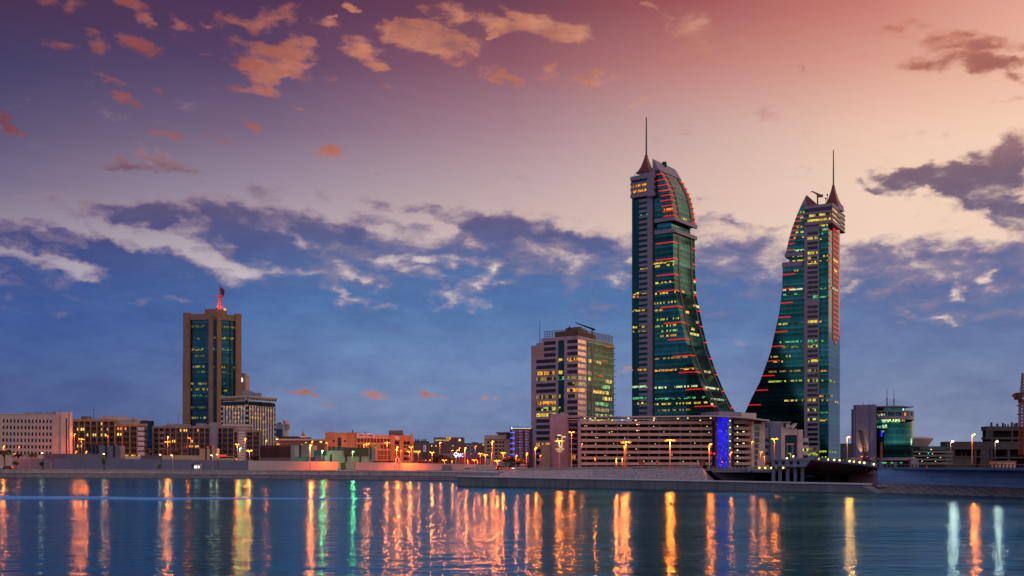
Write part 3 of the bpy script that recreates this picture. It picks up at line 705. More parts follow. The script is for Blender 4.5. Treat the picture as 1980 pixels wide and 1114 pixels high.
def tower_b():
    fr = Fr(1602, 876, -29); fs = Fr(0, 0, 61, xy=fr.xy(0)); D = fs.u(1624)
    root = thing('office_tower', 'dark green glass tower curving out to the left, red lights down its right flank', 'skyscraper', (*fr.xy(-15, -8), GZ))
    back = Vector((-fr.n[0], -fr.n[1], 0)) * D
    up = [(1559,378),(1553,389),(1549,397),(1540,418),(1531,443),(1524,468),(1519,492)]
    lo = [(1513.5,513),(1512.5,560),(1510,578),(1506,608),(1498,644),(1490,680),(1481,706),(1469,739),(1455,766),(1441,797),(1420,835),(1385,900)]
    part('lower_curtain_wall', MB().extrude([fpt(fr, *p) for p in lo] + [fr.P(fr.u(1553.5), GZ), fpt(fr, 1553.5, 508)], back), tower_glass, root)
    part('upper_sail', MB().extrude([fpt(fr, *p) for p in up] + [fpt(fr, 1559, 488)], back), tower_glass, root)
    part('recessed_storey', MB().fb(fr, fr.u(1525), fr.u(1557), fr.z(1540, 516), fr.z(1540, 488), -D + 1, -1.5), tower_glass, root)
    part('gable_panel', MB().extrude([fpt(fr, 1559.5, 377, .3), fpt(fr, 1549, 399, .3), fpt(fr, 1559.5, 397, .3)], back * .03), pilm, root)
    part('roof_fin', MB().extrude([fpt(fr, 1559.5, 377, .1), fpt(fr, 1559.5, 402, .1), fpt(fr, 1580, 399, .1), fpt(fr, 1577, 392, .1)], back * .5), spirem, root)
    for y0, y1, xl, xr in ((489, 496, 1517.5, 1553), (506, 515, 1512.5, 1552)):
        part('ledge', MB().fb(fr, fr.u(xl), fr.u(xr), fr.z(1535, y1), fr.z(1535, y0), -D * .6, .7), pilm, root)
    part('main_shaft', MB().fb(fr, fr.u(1553.2), 0, GZ, fr.z(1590, 402), -D, 0), tower_glass, root)
    # grey comb block with window slots
    cb = off(fr, 2.4)
    part('stair_core', MB().fb(cb, cb.u(1555), cb.u(1583.5), GZ, cb.z(1570, 420), -6, 0), pilm, root)
    z = cb.z(1572, 451); zb = []
    while z > 8: zb.append(z); z -= 3.93
    litz = {y: m for y, m in ((458,lit_y),(486,lit_y),(497,lit_y),(505,lit_y),(577,lit_g),(622,lit_y),(659,lit_g),(669,lit_yg),(697,lit_y),(716,lit_dim),(735,lit_yg),(774,lit_y),(793,lit_yg),(812,lit_yg),(865,lit_dim),(877,lit_yg))}
    for z in zb:
        py = HY - (z - CZ) * F / cb.Y(cb.u(1572)); m = darkwin
        for y, mm in litz.items():
            if abs(py - y) < 4.8: m = mm
        if z < cb.z(1572, 584) + 2.2 and z > cb.z(1572, 584) - 1.8: continue
        part('window_band', MB().fb(cb, cb.u(1561.5), cb.u(1581.5), z - 1.05, z + 1.05, -.3, .12), m, root)
    # crown, front and flank
    cr = off(fr, 3.6); ux = cr.u(1609)
    part('crown', MB().fb(cr, cr.u(1557), ux, cr.z(1580, 432), cr.z(1580, 397), -D * .72, 0), darkwin, root)
    for y0, y1 in ((396, 402), (409, 413), (418.5, 422.5), (428, 434)):
        part('crown_band', MB().fb(cr, cr.u(1556.4), ux + .5, cr.z(1580, y1), cr.z(1580, y0), -D * .74, .5), pilm, root)
    for y in (416, 425.5): litrow(root, cr, 1561, 1607, y - .2, lit_y, 1.9, .2)
    cs = Fr(0, 0, 61, xy=cr.xy(ux))
    for y in (405.5, 416, 425.5): litrow(root, cs, 1609.4, 1618, y + 2, lit_o, 1.9, .2)
    part('side_balcony', MB().pb(fs, 1622, 412, 1632.5, 445, -9, .3), darkwin, root)
    for y in (412, 420, 429, 437, 444): part('balcony_band', MB().pb(fs, 1621.5, y, 1633, y + 2.6, -9.3, .6), rustm, root)
    c = fr.P(-6, 0, -D * .5); c.x = (1611.5 - CX) / F * c.y
    zz = lambda py: CZ + (HY - py) / F * c.y
    c.z = zz(406)
    part('spire_plinth', MB().lathe((c.x, c.y, zz(409)), [(9.4, 0), (8.6, zz(398) - zz(409))], 4, R(9)), pilm, root)
    c.z = zz(400); spire(root, c, 9.0, zz(358) - zz(400), zz(289.5) - zz(358), -36)
    p = Vector(((1577 - CX) / F * c.y, c.y - 6, zz(408))); q = Vector((p.x, p.y, zz(381)))
    part('roof_crane', MB().cone(p, q, .7, .6).cone(q + Vector((2.6, 0, -.6)), q + Vector((-4.2, 0, 3.0)), 1.1, .45).cone(q + Vector((-4.2, 0, 3.0)), q + Vector((-6, 0, 2.5)), .4, .2).box(q.x - .5, q.x + 4.2, q.y - 1, q.y + 1, q.z - 1.6, q.z + .4), rustm, root)
    for k, (px, y) in enumerate(((1594, 384), (1597, 377), (1600, 387))):
        a = Vector(((px - CX) / F * c.y, c.y - 4, zz(402))); part('roof_aerial', MB().cone(a, a + Vector((0, 0, zz(y) - zz(402))), .3, .2, 5).sphere(a + Vector((0, 0, zz(y) - zz(402) - 1)), .8, 1, 6, 4), rustm, root)
    # dark slot with red ladders of light on the flank
    s2 = off(fs, .25)
    part('light_slot', MB().extrude([fpt(s2, 1610, 412), fpt(s2, 1610, 655), fpt(s2, 1615.5, 668), fpt(s2, 1621.5, 655), fpt(s2, 1621.5, 412)], Vector((-fs.n[0], -fs.n[1], 0)) * .2), ribm, root)
    y = 418.0
    while y < 664:
        w = 1 if y < 652 else max(.25, (668 - y) / 18)
        part('light_strip', MB().fb(s2, s2.u(1615.6 - 5 * w), s2.u(1615.6 + 6 * w), s2.z(1616, y) - .33, s2.z(1616, y) + .33, 0, .5), redled, root); y += 9.4
    for y in (446, 456, 466, 476, 494, 504, 516, 526, 536, 548, 560, 575):
        part('light_strip', MB().fb(s2, s2.u(1603.2), s2.u(1606.2), s2.z(1605, y) - .3, s2.z(1605, y) + .3, 0, .4), redled, root)
    for y in (420, 428.5, 437.5, 446, 455, 463.5, 472, 484):
        px = interp(up, y); z = fr.z(px, y); L = 13
        part('light_strip', MB().fb(fr, fr.u(px + .8), fr.u(px + L), z - .33, z + .33, 0, .4), redled, root)
    for y in (530.5, 558.5, 585.5, 613.5, 641.5, 669.5, 698, 726.5, 754.5, 783):
        px = interp(lo, y); z = fr.z(px + 10, y); L = 24
        part('light_strip', MB().fb(fr, fr.u(px + .5), fr.u(px + L), z - .36, z + .36, 0, .45), redled, root)
    for y, x0, x1, m in ((411,1547,1556,lit_o),(421,1547,1557,lit_y),(438.5,1541,1557,lit_y),(449,1537,1557,lit_yg),(459.5,1529,1557,lit_y),(484,1534,1556,lit_w),(495,1528,1553,lit_y),(504.5,1529,1553,lit_y),(523,1536,1548,lit_o),(560,1514,1552,lit_w),(569,1515,1552,lit_g),(626,1505,1545,lit_y),(661,1506,1551,lit_g),(671,1510,1552,lit_dim),
                         (689.5,1487,1528,lit_y),(699.5,1495,1515,lit_yg),(718,1478,1551,lit_dim),(737,1484,1552,lit_yg),(774.5,1516,1552,lit_y)):
        litrow(root, fr, x0, x1, y, m, 1.3)
    for y, x0, x1, m in ((436,1585,1601,lit_y),(444,1586,1601,lit_yg),(452,1584,1600,lit_g),(462,1585,1594,lit_y),(495,1585,1601,lit_y),(504,1585,1601,lit_dim),(558,1586,1601,lit_g),(574,1586,1601,lit_g),(622,1585,1592,lit_y),(659,1585,1600,lit_g),(697,1584,1586,lit_w),(717,1585,1600,lit_o),(736,1584,1598,lit_g),(766,1584,1600,lit_o),(774,1584,1601,lit_y),(798,1584,1600,lit_g),(813,1584,1600,lit_y),(873,1570,1601,lit_yg),(884,1570,1601,lit_yg)):
        litrow(root, fr, x0, x1, y, m, 1.3)
    for y, x0, x1, m in ((417,1610,1621,lit_y),(440,1609,1620,lit_y),(505,1610,1620,lit_y),(524,1612,1618,lit_y),(560,1608,1620,lit_g),(737,1603,1613,lit_yg),(778,1614,1621,lit_y),(766,1604,1612,lit_dim),(874,1605,1616,lit_yg)):
        litrow(root, s2, x0, x1, y, m, 1.6, .3)
tower_b()

# ------------------------------------------------------------------ mauve office block left of the towers
def office_block():
    fl = Fr(1117, 690, -33); fr = Fr(1117, 690, 57)
    root = thing('office_block', 'mauve clad office block with dark window bands and a green glass right side', 'office building', (*fl.xy(-15, -15), GZ))
    uL, uW, uR = fl.u(1027), fl.u(1046.5), fr.u(1186)
    ztop = fl.z(1117, 649); zw = fl.z(1037, 668)
    C0 = fl.xy(0); L0 = fl.xy(uW); R0 = fr.xy(uR); B0 = (L0[0] + R0[0] - C0[0], L0[1] + R0[1] - C0[1])
    part('wall', MB().prism([L0, C0, R0, B0], GZ, ztop), conc_mauve, root)
    part('lower_wing', MB().fb(fl, uL, uW, GZ, zw, -30, -.0), conc_mauve, root)
    zc = lambda k: fl.z(1117, 659.5 + 11.75 * k)
    lits = {3: (None, lit_o, lit_o), 5: (lit_o, None, None), 6: (lit_dim, lit_dim, lit_dim), 7: (None, lit_dim, lit_dim), 8: (None, lit_o, lit_o), 9: (lit_dim, lit_dim, None), 10: (lit_o, None, None), 11: (lit_yg, None, None), 12: (lit_y, None, None), 17: (lit_o, None, None)}
    for k in range(21):
        z = zc(k); a, b, c = lits.get(k, (None,) * 3); h = 1.12
        x0 = 1052 if k < 3 else 1037
        part('window_band', MB().fb(fl, fl.u(x0), fl.u(1074.5), z - h, z + h, -.3, .1), a or darkwin, root)
        part('window_band', MB().fb(fl, fl.u(1097), fl.u(1116.7), z - h, z + h, -.3, .1), b or darkwin, root)
        part('window_band', MB().fb(fr, fr.u(1117.6), fr.u(1133), z - h, z + h, -.3, .1), c or GLASS('sunset_tinted_window', (150,120,110), .9, .12, floor=50, mull=1.6, fl_var=.1, band=0), root)  # right-face panes carry the orange sky reflection in their tint
    for k in (1, 2):
        for x in (1037, 1044.5): part('blank_panel', MB().fb(fl, fl.u(x), fl.u(x + 4.8), zc(k) - h, zc(k) + h, -.1, .06), tan, root)
    part('glass_strip', MB().fb(fl, fl.u(1079.5), fl.u(1091), zc(12.6), zc(-.3), -.3, .12), tealwin, root)
    for k, m in ((3, lit_y), (5, lit_y), (6, lit_g), (9, lit_yg), (11, lit_yg), (12, lit_g)):
        part('lit_window_row', MB().fb(fl, fl.u(1080), fl.u(1090.6), zc(k) - h, zc(k) + h, -.1, .2), m, root)
    gl = GLASS('side_curtain_glass', (54,88,78), .95, .06, floor=3.82, mull=1.5)
    part('curtain_wall', MB().fb(fr, fr.u(1135.5), uR + .3, GZ + 8, zc(-.55), -.4, .25), gl, root)
    part('glass_slot', MB().fb(fr, fr.u(1142.5), fr.u(1146), GZ + 10, zc(-.1), -.1, .4), ribm, root)
    for k, f0, f1, m in ((3,1136,1142,lit_y),(5,1136,1143,lit_y),(6,1136,1142,lit_yg),(3,1153,1162,lit_y),(6,1170,1182,lit_y),(7,1163,1178,lit_g),(8,1146,1176,lit_y),(9,1164,1183,lit_y),(10,1150,1175,lit_g),(12,1150,1184,lit_yg),(13,1138,1184,lit_yg),(11,1150,1176,lit_dim)):
        part('lit_window_row', MB().fb(fr, fr.u(f0), fr.u(f1), zc(k) - 1.1, zc(k) + 1.1, -.1, .45), m, root)
    for k in (0, 2.5, 5.2, 7.8): part('red_strip', MB().fb(fr, fr.u(1170 - k * 3), fr.u(1180 - k * 3), zc(k) - .25, zc(k) + .25, 0, .5), redled, root)
    for k in range(0, 13): part('ledge_tip', MB().fb(fr, uR, uR + 3.0, zc(k) - .2, zc(k) + .2, -.6, .3), grey_d, root)
    # louvred plant screen on the roof
    zs = ztop + 4.6
    for f, a, b in ((fl, fl.u(1052), 0), (fr, 0, uR)):
        n = int(abs(b - a) / 1.9)
        for i in range(n + 1):
            u = a + (b - a) * i / n; part('screen_post', MB().fb(f, u - .12, u + .12, ztop, zs, -.9, -.6), grey_d, root)
        for j in range(4): part('screen_rail', MB().fb(f, a, b, ztop + .8 + j * 1.1, ztop + 1.1 + j * 1.1, -.62, -.45), rustm, root)
    part('roof_plant', MB().prism([fl.xy(-20, -6), fl.xy(-2, -4), (R0[0] - 12, R0[1] - 6), (B0[0], B0[1] - 12)], ztop, ztop + 4.2), brown, root)
    part('roof_plant', MB().prism([fl.xy(-14, -9), fl.xy(-2, -7), (R0[0] - 18, R0[1] - 12)], ztop + 4.2, ztop + 6.6), brown, root)
    a = Vector((*fl.xy(fl.u(1039), -3), zw)); part('mast', MB().cone(a, a + Vector((0, 0, 16)), .25, .12, 6), black, root)
    part('roof_plant', MB().fb(fl, fl.u(1034), fl.u(1044), zw, zw + 1.7, -8, -2), grey, root)
    b = Vector((*fr.xy(fr.u(1158), -5), ztop)); q = b + Vector((0, 0, 7.4))
    part('roof_crane', MB().cone(b, q, .5, .4).cone(q + Vector((2, 0, -.6)), q + Vector((-11, 0, 4.2)), .7, .3), black, root)
    d = Vector((*fl.xy(-10, -6), ztop + 4.2)); part('satellite_dish', MB().cone(d, d + Vector((.6, 0, 3.2)), .9, .3), black, root)
office_block()

def carpark_sign_wall():
    fr = Fr(1064, 640, 0)
    root = thing('stair_tower', 'tall mauve tiled stair tower with the lit car park lettering', 'tower block', (*fr.xy(6, -4), GZ))
    mv = M('mauve_tile', (190,150,166), .75, joint=(1.6, 1.25, .06), jdark=.72)
    part('wall', MB().pb(fr, 1064, 800, 1099, 905.5, -14, 0), mv, root)
    part('wall', MB().pb(fr, 1099, 803, 1122, 905.5, -14, -1.2), mv, root)
    for k in range(9):
        y = 818 + k * 10.4; part('window_band', MB().pb(fr, 1100 + k * .45, y, 1117, y + 7, -1.3, -1.0), lit_o if k == 6 else darkwin, root)
    part('soffit_strip', MB().pb(fr, 1098, 806, 1121, 813, -1.3, -.9), dark_rec, root)  # dark strip under the roof edge, gives no light
    part('side_box', MB().pb(fr, 1046, 860, 1063.5, 906, -9, 2.5), M('ribbed_beige_cladding', (170,150,136), .8, joint=(.55, 40, .1), jdark=.7, offset=0), root)
    gold = E('cream_sign_glow', (255,232,160), 1.0); blk = black
    text_part('lettering', 'CAR PARK', fr, 1074, 1091.5, 868.6, 2.9, .25, gold, root)
    text_part('lettering', 'EAST', fr, 1078, 1087, 872.8, 2.7, .25, gold, root)
    a = MB(); P = lambda x, y: fpt(fr, x, y, .25)
    def stroke(mb, x0, y0, x1, y1, w): 
        p, q = P(x0, y0), P(x1, y1); mb.cone(p, q, w, w, 5)
    stroke(a, 1078, 847, 1079.4, 853.5, .17); stroke(a, 1079.4, 853.5, 1084, 865.5, .2); stroke(a, 1086.5, 847, 1086.5, 865.5, .22); stroke(a, 1084, 865.5, 1086.5, 865.5, .17)
    part('emblem', a, gold, root)
    part('sign_bar', MB().pb(fr, 1078, 840.6, 1085, 842.9, .05, .3), gold, root); part('sign_bar', MB().pb(fr, 1086, 843.8, 1094, 845.9, .05, .3), gold, root); part('sign_bar', MB().pb(fr, 1072, 844.2, 1085.6, 845.8, .05, .25), blk, root)
carpark_sign_wall()

# ------------------------------------------------------------------ multi-storey car park
def carpark():
    fr = Fr(1122, 600, 0); fw = Fr(1420, 592, 24)
    root = thing('car_park', 'long open sided car park with eight pale decks under a curved canopy', 'car park', (*fr.xy(40, -20), GZ))
    band = M('deck_parapet', (196,172,156), .8, joint=(7.5, 60, .07), jdark=.75, offset=0, streak=.06)
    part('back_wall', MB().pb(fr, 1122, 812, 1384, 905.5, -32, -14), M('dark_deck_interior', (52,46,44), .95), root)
    ys = [(814.6,820.2),(826.2,831.8),(837.4,843),(848.8,854.3),(860.3,865.8),(871.8,877.2),(883,888.3),(894,899.4)]
    def decks(f, x0, x1, dz=0):
        for y0, y1 in ys:
            part('deck_parapet', MB().fb(f, f.u(x0), f.u(x1), fr.z(1240, y1) + dz, fr.z(1240, y0) + dz, -.35, 0), band, root)
            part('deck_slab', MB().fb(f, f.u(x0) + .1, f.u(x1) - .1, fr.z(1240, y1) + dz + .05, fr.z(1240, y1) + dz + .35, -13.9, -.4), grey_d, root)
    decks(fr, 1122.5, 1377)
    for k in range(13):
        x = 1132 + k * 20.3; part('column', MB().pb(fr, x, 814, x + 2.2, 905.5, -1.3, -.6), M('deck_column', (120,96,92), .85), root)
    part('end_pier', MB().pb(fr, 1117.5, 813, 1122.8, 905.5, -2, .3), conc_mauve, root)
    random.seed(11)
    for y0, y1 in ys:
        for j in range(6):
            if random.random() < .8:
                x = 1127 + random.random() * 246; yy = y1 + 1.6 + random.random() * 2.0
                m = dotlight if random.random() < .75 else whitelight_s
                part('ceiling_lamp', MB().pb(fr, x, yy, x + .9 + random.random() * .8, yy + .9, -3.5, -3.2), m, root)
    for x in (1130, 1141, 1150, 1163, 1177, 1184, 1203, 1215, 1229, 1264, 1265, 1311, 1312, 1330, 1354, 1375):
        part('ceiling_lamp', MB().pb(fr, x, 807.5 + (x % 5), x + 2.6, 809 + (x % 5), -3.2, -2.8), dotlight, root)
    for x, y in ((1231, 819.8), (1231, 831.5)): part('ceiling_lamp', MB().pb(fr, x, y, x + 5.5, y + 1.6, -1.2, -.9), dotlight, root)
    # canopy: straight over the long side, sweeping over the right wing
    cm = M('canopy_metal', (190,180,184), .5, var=.06)
    pts = [(1098, 640, 806.5), (1200, 606, 806.5), (1300, 598, 805.5), (1376, 594, 804.5), (1420, 586, 806), (1455, 588, 809.5), (1487, 596, 813.5)]
    mb = MB()
    for (xa, Ya, ya), (xb, Yb, yb) in zip(pts, pts[1:]):
        a, b = W(xa, ya, Ya), W(xb, yb, Yb)
        mb.hexa([a + Vector((0, -1.5, -.35)), b + Vector((0, -1.5, -.35)), b + Vector((0, 14, -.35)), a + Vector((0, 14, -.35)), a + Vector((0, -1.5, .35)), b + Vector((0, -1.5, .35)), b + Vector((0, 14, .8)), a + Vector((0, 14, .8))])
    part('canopy', mb, cm, root)
    part('canopy_beam', MB().pb(fr, 1100, 810.3, 1376, 811.6, -.3, 0), cm, root)
    for k in range(22):
        x = 1126 + k * 11.9; part('canopy_post', MB().pb(fr, x, 808, x + 1.1, 815, -.9, -.4), conc_mauve, root)
    # blue light curtain between dark piers, green glass fin
    bl = Fr(1383, 596, 0)
    part('dark_pier', MB().pb(bl, 1382.5, 808, 1386, 905.5, -6, .6), ribm, root)
    m, t, b = bsdf('blue_light_curtain')
    uv = t.new('ShaderNodeTexCoord').outputs['UV']
    vo = t.new('ShaderNodeTexVoronoi'); t.put(vo.inputs['Vector'], uv); vo.inputs['Scale'].default_value = 1.15
    st = t.rng(vo.outputs['Distance'], .10, .24, 1.0, 0.0)
    s2 = t.sep(vo.outputs['Color']); st = t.m('MULTIPLY', st, t.m('POWER', s2[0], 1.5))
    b.inputs['Base Color'].default_value = lin((24, 22, 110)); b.inputs['Roughness'].default_value = .5
    t.put(b.inputs['Emission Color'], t.mix(st, lin((24, 20, 235)), lin((160, 150, 255))))
    t.put(b.inputs['Emission Strength'], t.m('ADD', t.rng(t.noise(uv, .18, 2), .35, .65, .4, .95), t.m('MULTIPLY', st, 2.8)))
    part('light_curtain', MB().pb(bl, 1386, 808, 1408, 904, -.6, .1), m, root)
    part('glass_fin', MB().pb(bl, 1408, 808, 1415, 905.5, -1, .2), GLASS('sage_glass', (120,150,120), .8, .2, floor=11, mull=30, fl_var=.1), root)
    for k in range(7): part('fin_lamp', MB().pb(bl, 1410.5, 812.5 + k * 13.2, 1412.4, 814.4 + k * 13.2, .2, .4), dotlight, root)
    part('dark_pier', MB().pb(bl, 1414.6, 806, 1420.5, 905.5, -4, .8), ribm, root)
    # right wing and its glazed stair
    x0, x1 = 1420.5, 1453.5
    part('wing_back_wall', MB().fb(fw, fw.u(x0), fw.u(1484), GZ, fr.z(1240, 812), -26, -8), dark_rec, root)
    decks(fw, x0, x1)
    for y0, y1 in ys[:7]:
        part('ceiling_lamp', MB().fb(fw, fw.u(1432), fw.u(1433.6), fr.z(1240, y1) - 1.6, fr.z(1240, y1) - 1.1, -3.4, -3), dotlight, root)
        if y0 in (826.2, 848.8): part('ceiling_lamp', MB().fb(fw, fw.u(1443), fw.u(1446), fr.z(1240, y1) - 1.1, fr.z(1240, y1) - .7, -3.4, -3), dotlight, root)
    part('wing_pier', MB().fb(fw, fw.u(1453), fw.u(1457.5), GZ, fr.z(1240, 814), -3, .4), conc_pale, root)
    part('stair_wall', MB().fb(fw, fw.u(1457.5), fw.u(1480.5), GZ, fr.z(1240, 812), -14, -.6), M('pale_stone_cladding', (206,184,170), .8, joint=(2.4, 1.6, .06), jdark=.75), root)
    for k in range(8):
        y0 = 824 + k * 11.3; w = 1470.5 - k * .9
        part('stair_window', MB().fb(fw, fw.u(1458), fw.u(w), fr.z(1240, y0 + 8.8), fr.z(1240, y0), -.9, -.4), GLASS('sage_window', (96,128,112), .8, .15, floor=60, mull=1.6, fl_var=.1, band=0), root)
    part('roof_room', MB().fb(fw, fw.u(1408), fw.u(1452), fr.z(1240, 807), fr.z(1240, 796), -26, -9), pilm, root)
    part('roof_room', MB().fb(fw, fw.u(1452), fw.u(1481), fr.z(1240, 812), fr.z(1240, 797.5), -20, -8.6), conc_pale, root)
    for k in range(4): part('roof_slot', MB().fb(fw, fw.u(1455 + k * 4.6), fw.u(1458.4 + k * 4.6), fr.z(1240, 820), fr.z(1240, 814), -.8, -.3), black, root)
whitelight_s = E('cool_lamp_glow', (240,245,255), 2.2)
carpark()

def modern_block():
    fr = Fr(1482, 610, 0)
    root = thing('office_building', 'pale stepped office building with a tall dark portal between car park and right tower', 'office building', (*fr.xy(12, -10), GZ))
    st = M('pale_pink_stone', (210,190,186), .8, joint=(2.6, 1.7, .06), jdark=.75)
    bluew = M('slate_blue_render', (112,126,156), .8)
    part('side_wall', MB().pb(fr, 1481, 827, 1490, 890, -20, -2), M('lavender_render', (150,148,172), .8), root)
    for y in (848, 861, 874): part('window_band', MB().pb(fr, 1481, y, 1488, y + 6, -2.1, -1.9), tealwin, root)
    part('blue_wall', MB().pb(fr, 1489.5, 827, 1510, 890, -20, -.4), bluew, root)
    part('roof_drum', MB().lathe(W(1496, 829, 616), [(5.6, -1), (5.4, 3), (3.6, 4.0)], 20), M('grey_roof_drum', (110,116,134), .7), root, smooth=False)
    part('stone_frame', MB().pb(fr, 1510, 827, 1518, 890, -20, 0), st, root)
    part('stone_frame', MB().pb(fr, 1518, 829.5, 1541, 841.5, -20, 0), st, root)
    part('stone_frame', MB().pb(fr, 1543, 831, 1552.5, 890, -20, 0), st, root)
    part('stone_frame', MB().pb(fr, 1541, 833, 1543, 890, -20, -.4), M('lavender_render', (1,1,1)), root)
    part('portal', MB().pb(fr, 1518, 841.5, 1541, 890, -18, -1.2), M('dark_portal', (44,38,52), .6), root)
    part('portal_glass', MB().pb(fr, 1519.5, 845, 1534, 890, -1.3, -.7), tealwin, root)
    part('portal_column', MB().pb(fr, 1521, 860, 1523, 890, -.8, -.2).pb(fr, 1531, 860, 1534, 890, -.8, -.2), bluew, root)
    part('portal_canopy', MB().pb(fr, 1520, 857.5, 1535, 860.5, -1.4, .3), M('warm_canopy', (214,150,110), .6), root)
    part('roof_room', MB().pb(fr, 1500, 816, 1508.5, 828, -14, -5), conc_pale, root); part('roof_room', MB().pb(fr, 1524, 818, 1532, 831, -14, -5), conc_pale, root)
    part('roof_plant', MB().pb(fr, 1508, 819, 1525, 829, -14, -7), brown, root)
    part('roof_slab', MB().pb(fr, 1500, 814.5, 1533, 818, -15, -4.2), M('brown_fascia', (128,110,112), .7), root)
    part('roof_wing', MB().extrude([W(1531, 826, 607), W(1541, 818, 607), W(1540, 823, 607), W(1533, 830, 607)], (0, 8, 0)), conc_pale, root)
    part('stepped_wing', MB().pb(fr, 1552.5, 847, 1564, 890, -16, -1), st, root)
    for y, m in ((855, tealwin), (867, lit_yg), (880, tealwin)): part('window_band', MB().pb(fr, 1552.3, y, 1563, y + 5.5, -1.1, -.8), m, root)
    part('lit_window_row', MB().pb(fr, 1521, 876, 1530, 884, -.75, -.6), lit_yg, root)
modern_block()
# ------------------------------------------------------------------ left bank buildings
def arch_office():
    fr = Fr(0, 560, 0)
    root = thing('office_block', 'pale office block with a grid of small pointed arch windows at the left edge', 'office building', (*fr.xy(20, -10), GZ))
    part('wall', MB().pb(fr, -60, 801, 102, 905, -12, 0), conc_pale, root)
    part('blank_wall', MB().pb(fr, 102, 802.5, 120.5, 905, -5, .5), M('pinkish_panel', (214,182,166), .8, joint=(30, 6.2, .07), jdark=.8, streak=.06), root)
    part('stair_tower', MB().pb(fr, 120.5, 797, 134.5, 905, -3, 1.6), conc_pale, root)
    f2 = Fr(134.5, 558.4, 30)
    part('stair_tower', MB().fb(f2, 0, f2.u(140), GZ, fr.z(130, 797.2), -3, 0), conc_pale, root)
    part('slot_window', MB().pb(fr, 130, 809, 132.2, 905, 1.5, 1.75), M('rust_slot', (84,44,34), .7), root)
    for j in range(6):
        for i in range(14):
            x = 7.2 + i * 7.02 - j * .25; y = 812.3 + j * 12.35 + i * .08
            mb = MB(); p = [fpt(fr, x - 1.55, y + 5, .06), fpt(fr, x + 1.55, y + 5, .06), fpt(fr, x + 1.55, y - .6, .06), fpt(fr, x, y - 2.6, .06), fpt(fr, x - 1.55, y - .6, .06)]
            mb.extrude(p, (0, .3, 0)); part('arched_window', mb, darkwin, root)
    for i in range(15):
        x = 3.6 + i * 7.02; part('rib', MB().pb(fr, x - .7, 802, x + .7, 905, -.1, .28), conc_pale, root)
    part('parapet', MB().pb(fr, -60, 799.6, 101.5, 801.4, -12.3, .35), conc_pale, root)
    for x, w, h in ((36, 14, 3.6), (57, 13, 3.6), (77.5, 12, 3.4), (92.5, 9, 4.6)):
        a = fr.u(x); b = fr.u(x + w); z = fr.z(50, 800.5)
        part('roof_tank', MB().extrude([fr.P(a, z, -6), fr.P(b, z, -6), fr.P(b, z + h * .2, -6), fr.P(b - .5, z + h * .27, -6), fr.P(a + .5, z + h * .27, -6), fr.P(a, z + h * .2, -6)], (0, 4, 0)), brown, root)
    part('roof_room', MB().pb(fr, 106, 796.6, 122, 803, -5, -1), conc_pale, root)
    a = fpt(fr, 108, 797, -5); part('mast', MB().cone(a, a + Vector((0, 0, 2.4)), .12, .06, 5), black, root)
arch_office()

def apartments(root, fr, x0, x1, yt, yb, bays, floors, wallm, lits=(), panel=None, win=2, dep=14):
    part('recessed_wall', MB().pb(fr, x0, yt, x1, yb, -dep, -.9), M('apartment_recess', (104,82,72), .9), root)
    part('cornice', MB().pb(fr, x0 - .6, yt - 2.4, x1 + .6, yt + 2.2, -dep - .4, .55), wallm, root)
    bw = (x1 - x0) / bays; fh = (yb - yt - 2.5) / floors
    for i in range(bays + 1):
        x = x0 + i * bw; part('pilaster', MB().pb(fr, x - .9, yt, x + .9, yb, -1, .5), wallm, root)
    for j in range(floors):
        y = yt + 2.5 + j * fh
        for i in range(bays):
            x = x0 + i * bw
            part('balcony', MB().pb(fr, x + .9, y + fh * .58, x + bw - .9, y + fh * .98, -.9, .15 if (i + j) % 7 else .3), M('balcony_front', (96,84,82), .85) if not (panel and i in panel) else grey, root)
            for k in range(win):
                xx = x + bw * (.24 + .36 * k); m = darkwin
                for (a, b2, kk, mm) in lits:
                    if (a, b2) == (j, i) and (kk == k or kk < 0): m = mm
                part('window', MB().pb(fr, xx, y + fh * .12, xx + bw * .2, y + fh * .58, -1.0, -.72), m, root)
def gable(root, fr, x, y, w, m):
    part('gable', MB().extrude([fpt(fr, x - w, y, .7), fpt(fr, x + w, y, .7), fpt(fr, x + w * .5, y - w * .75, .7), fpt(fr, x, y - w, .7), fpt(fr, x - w * .5, y - w * .75, .7)], (0, 1.2, 0)), m, root)

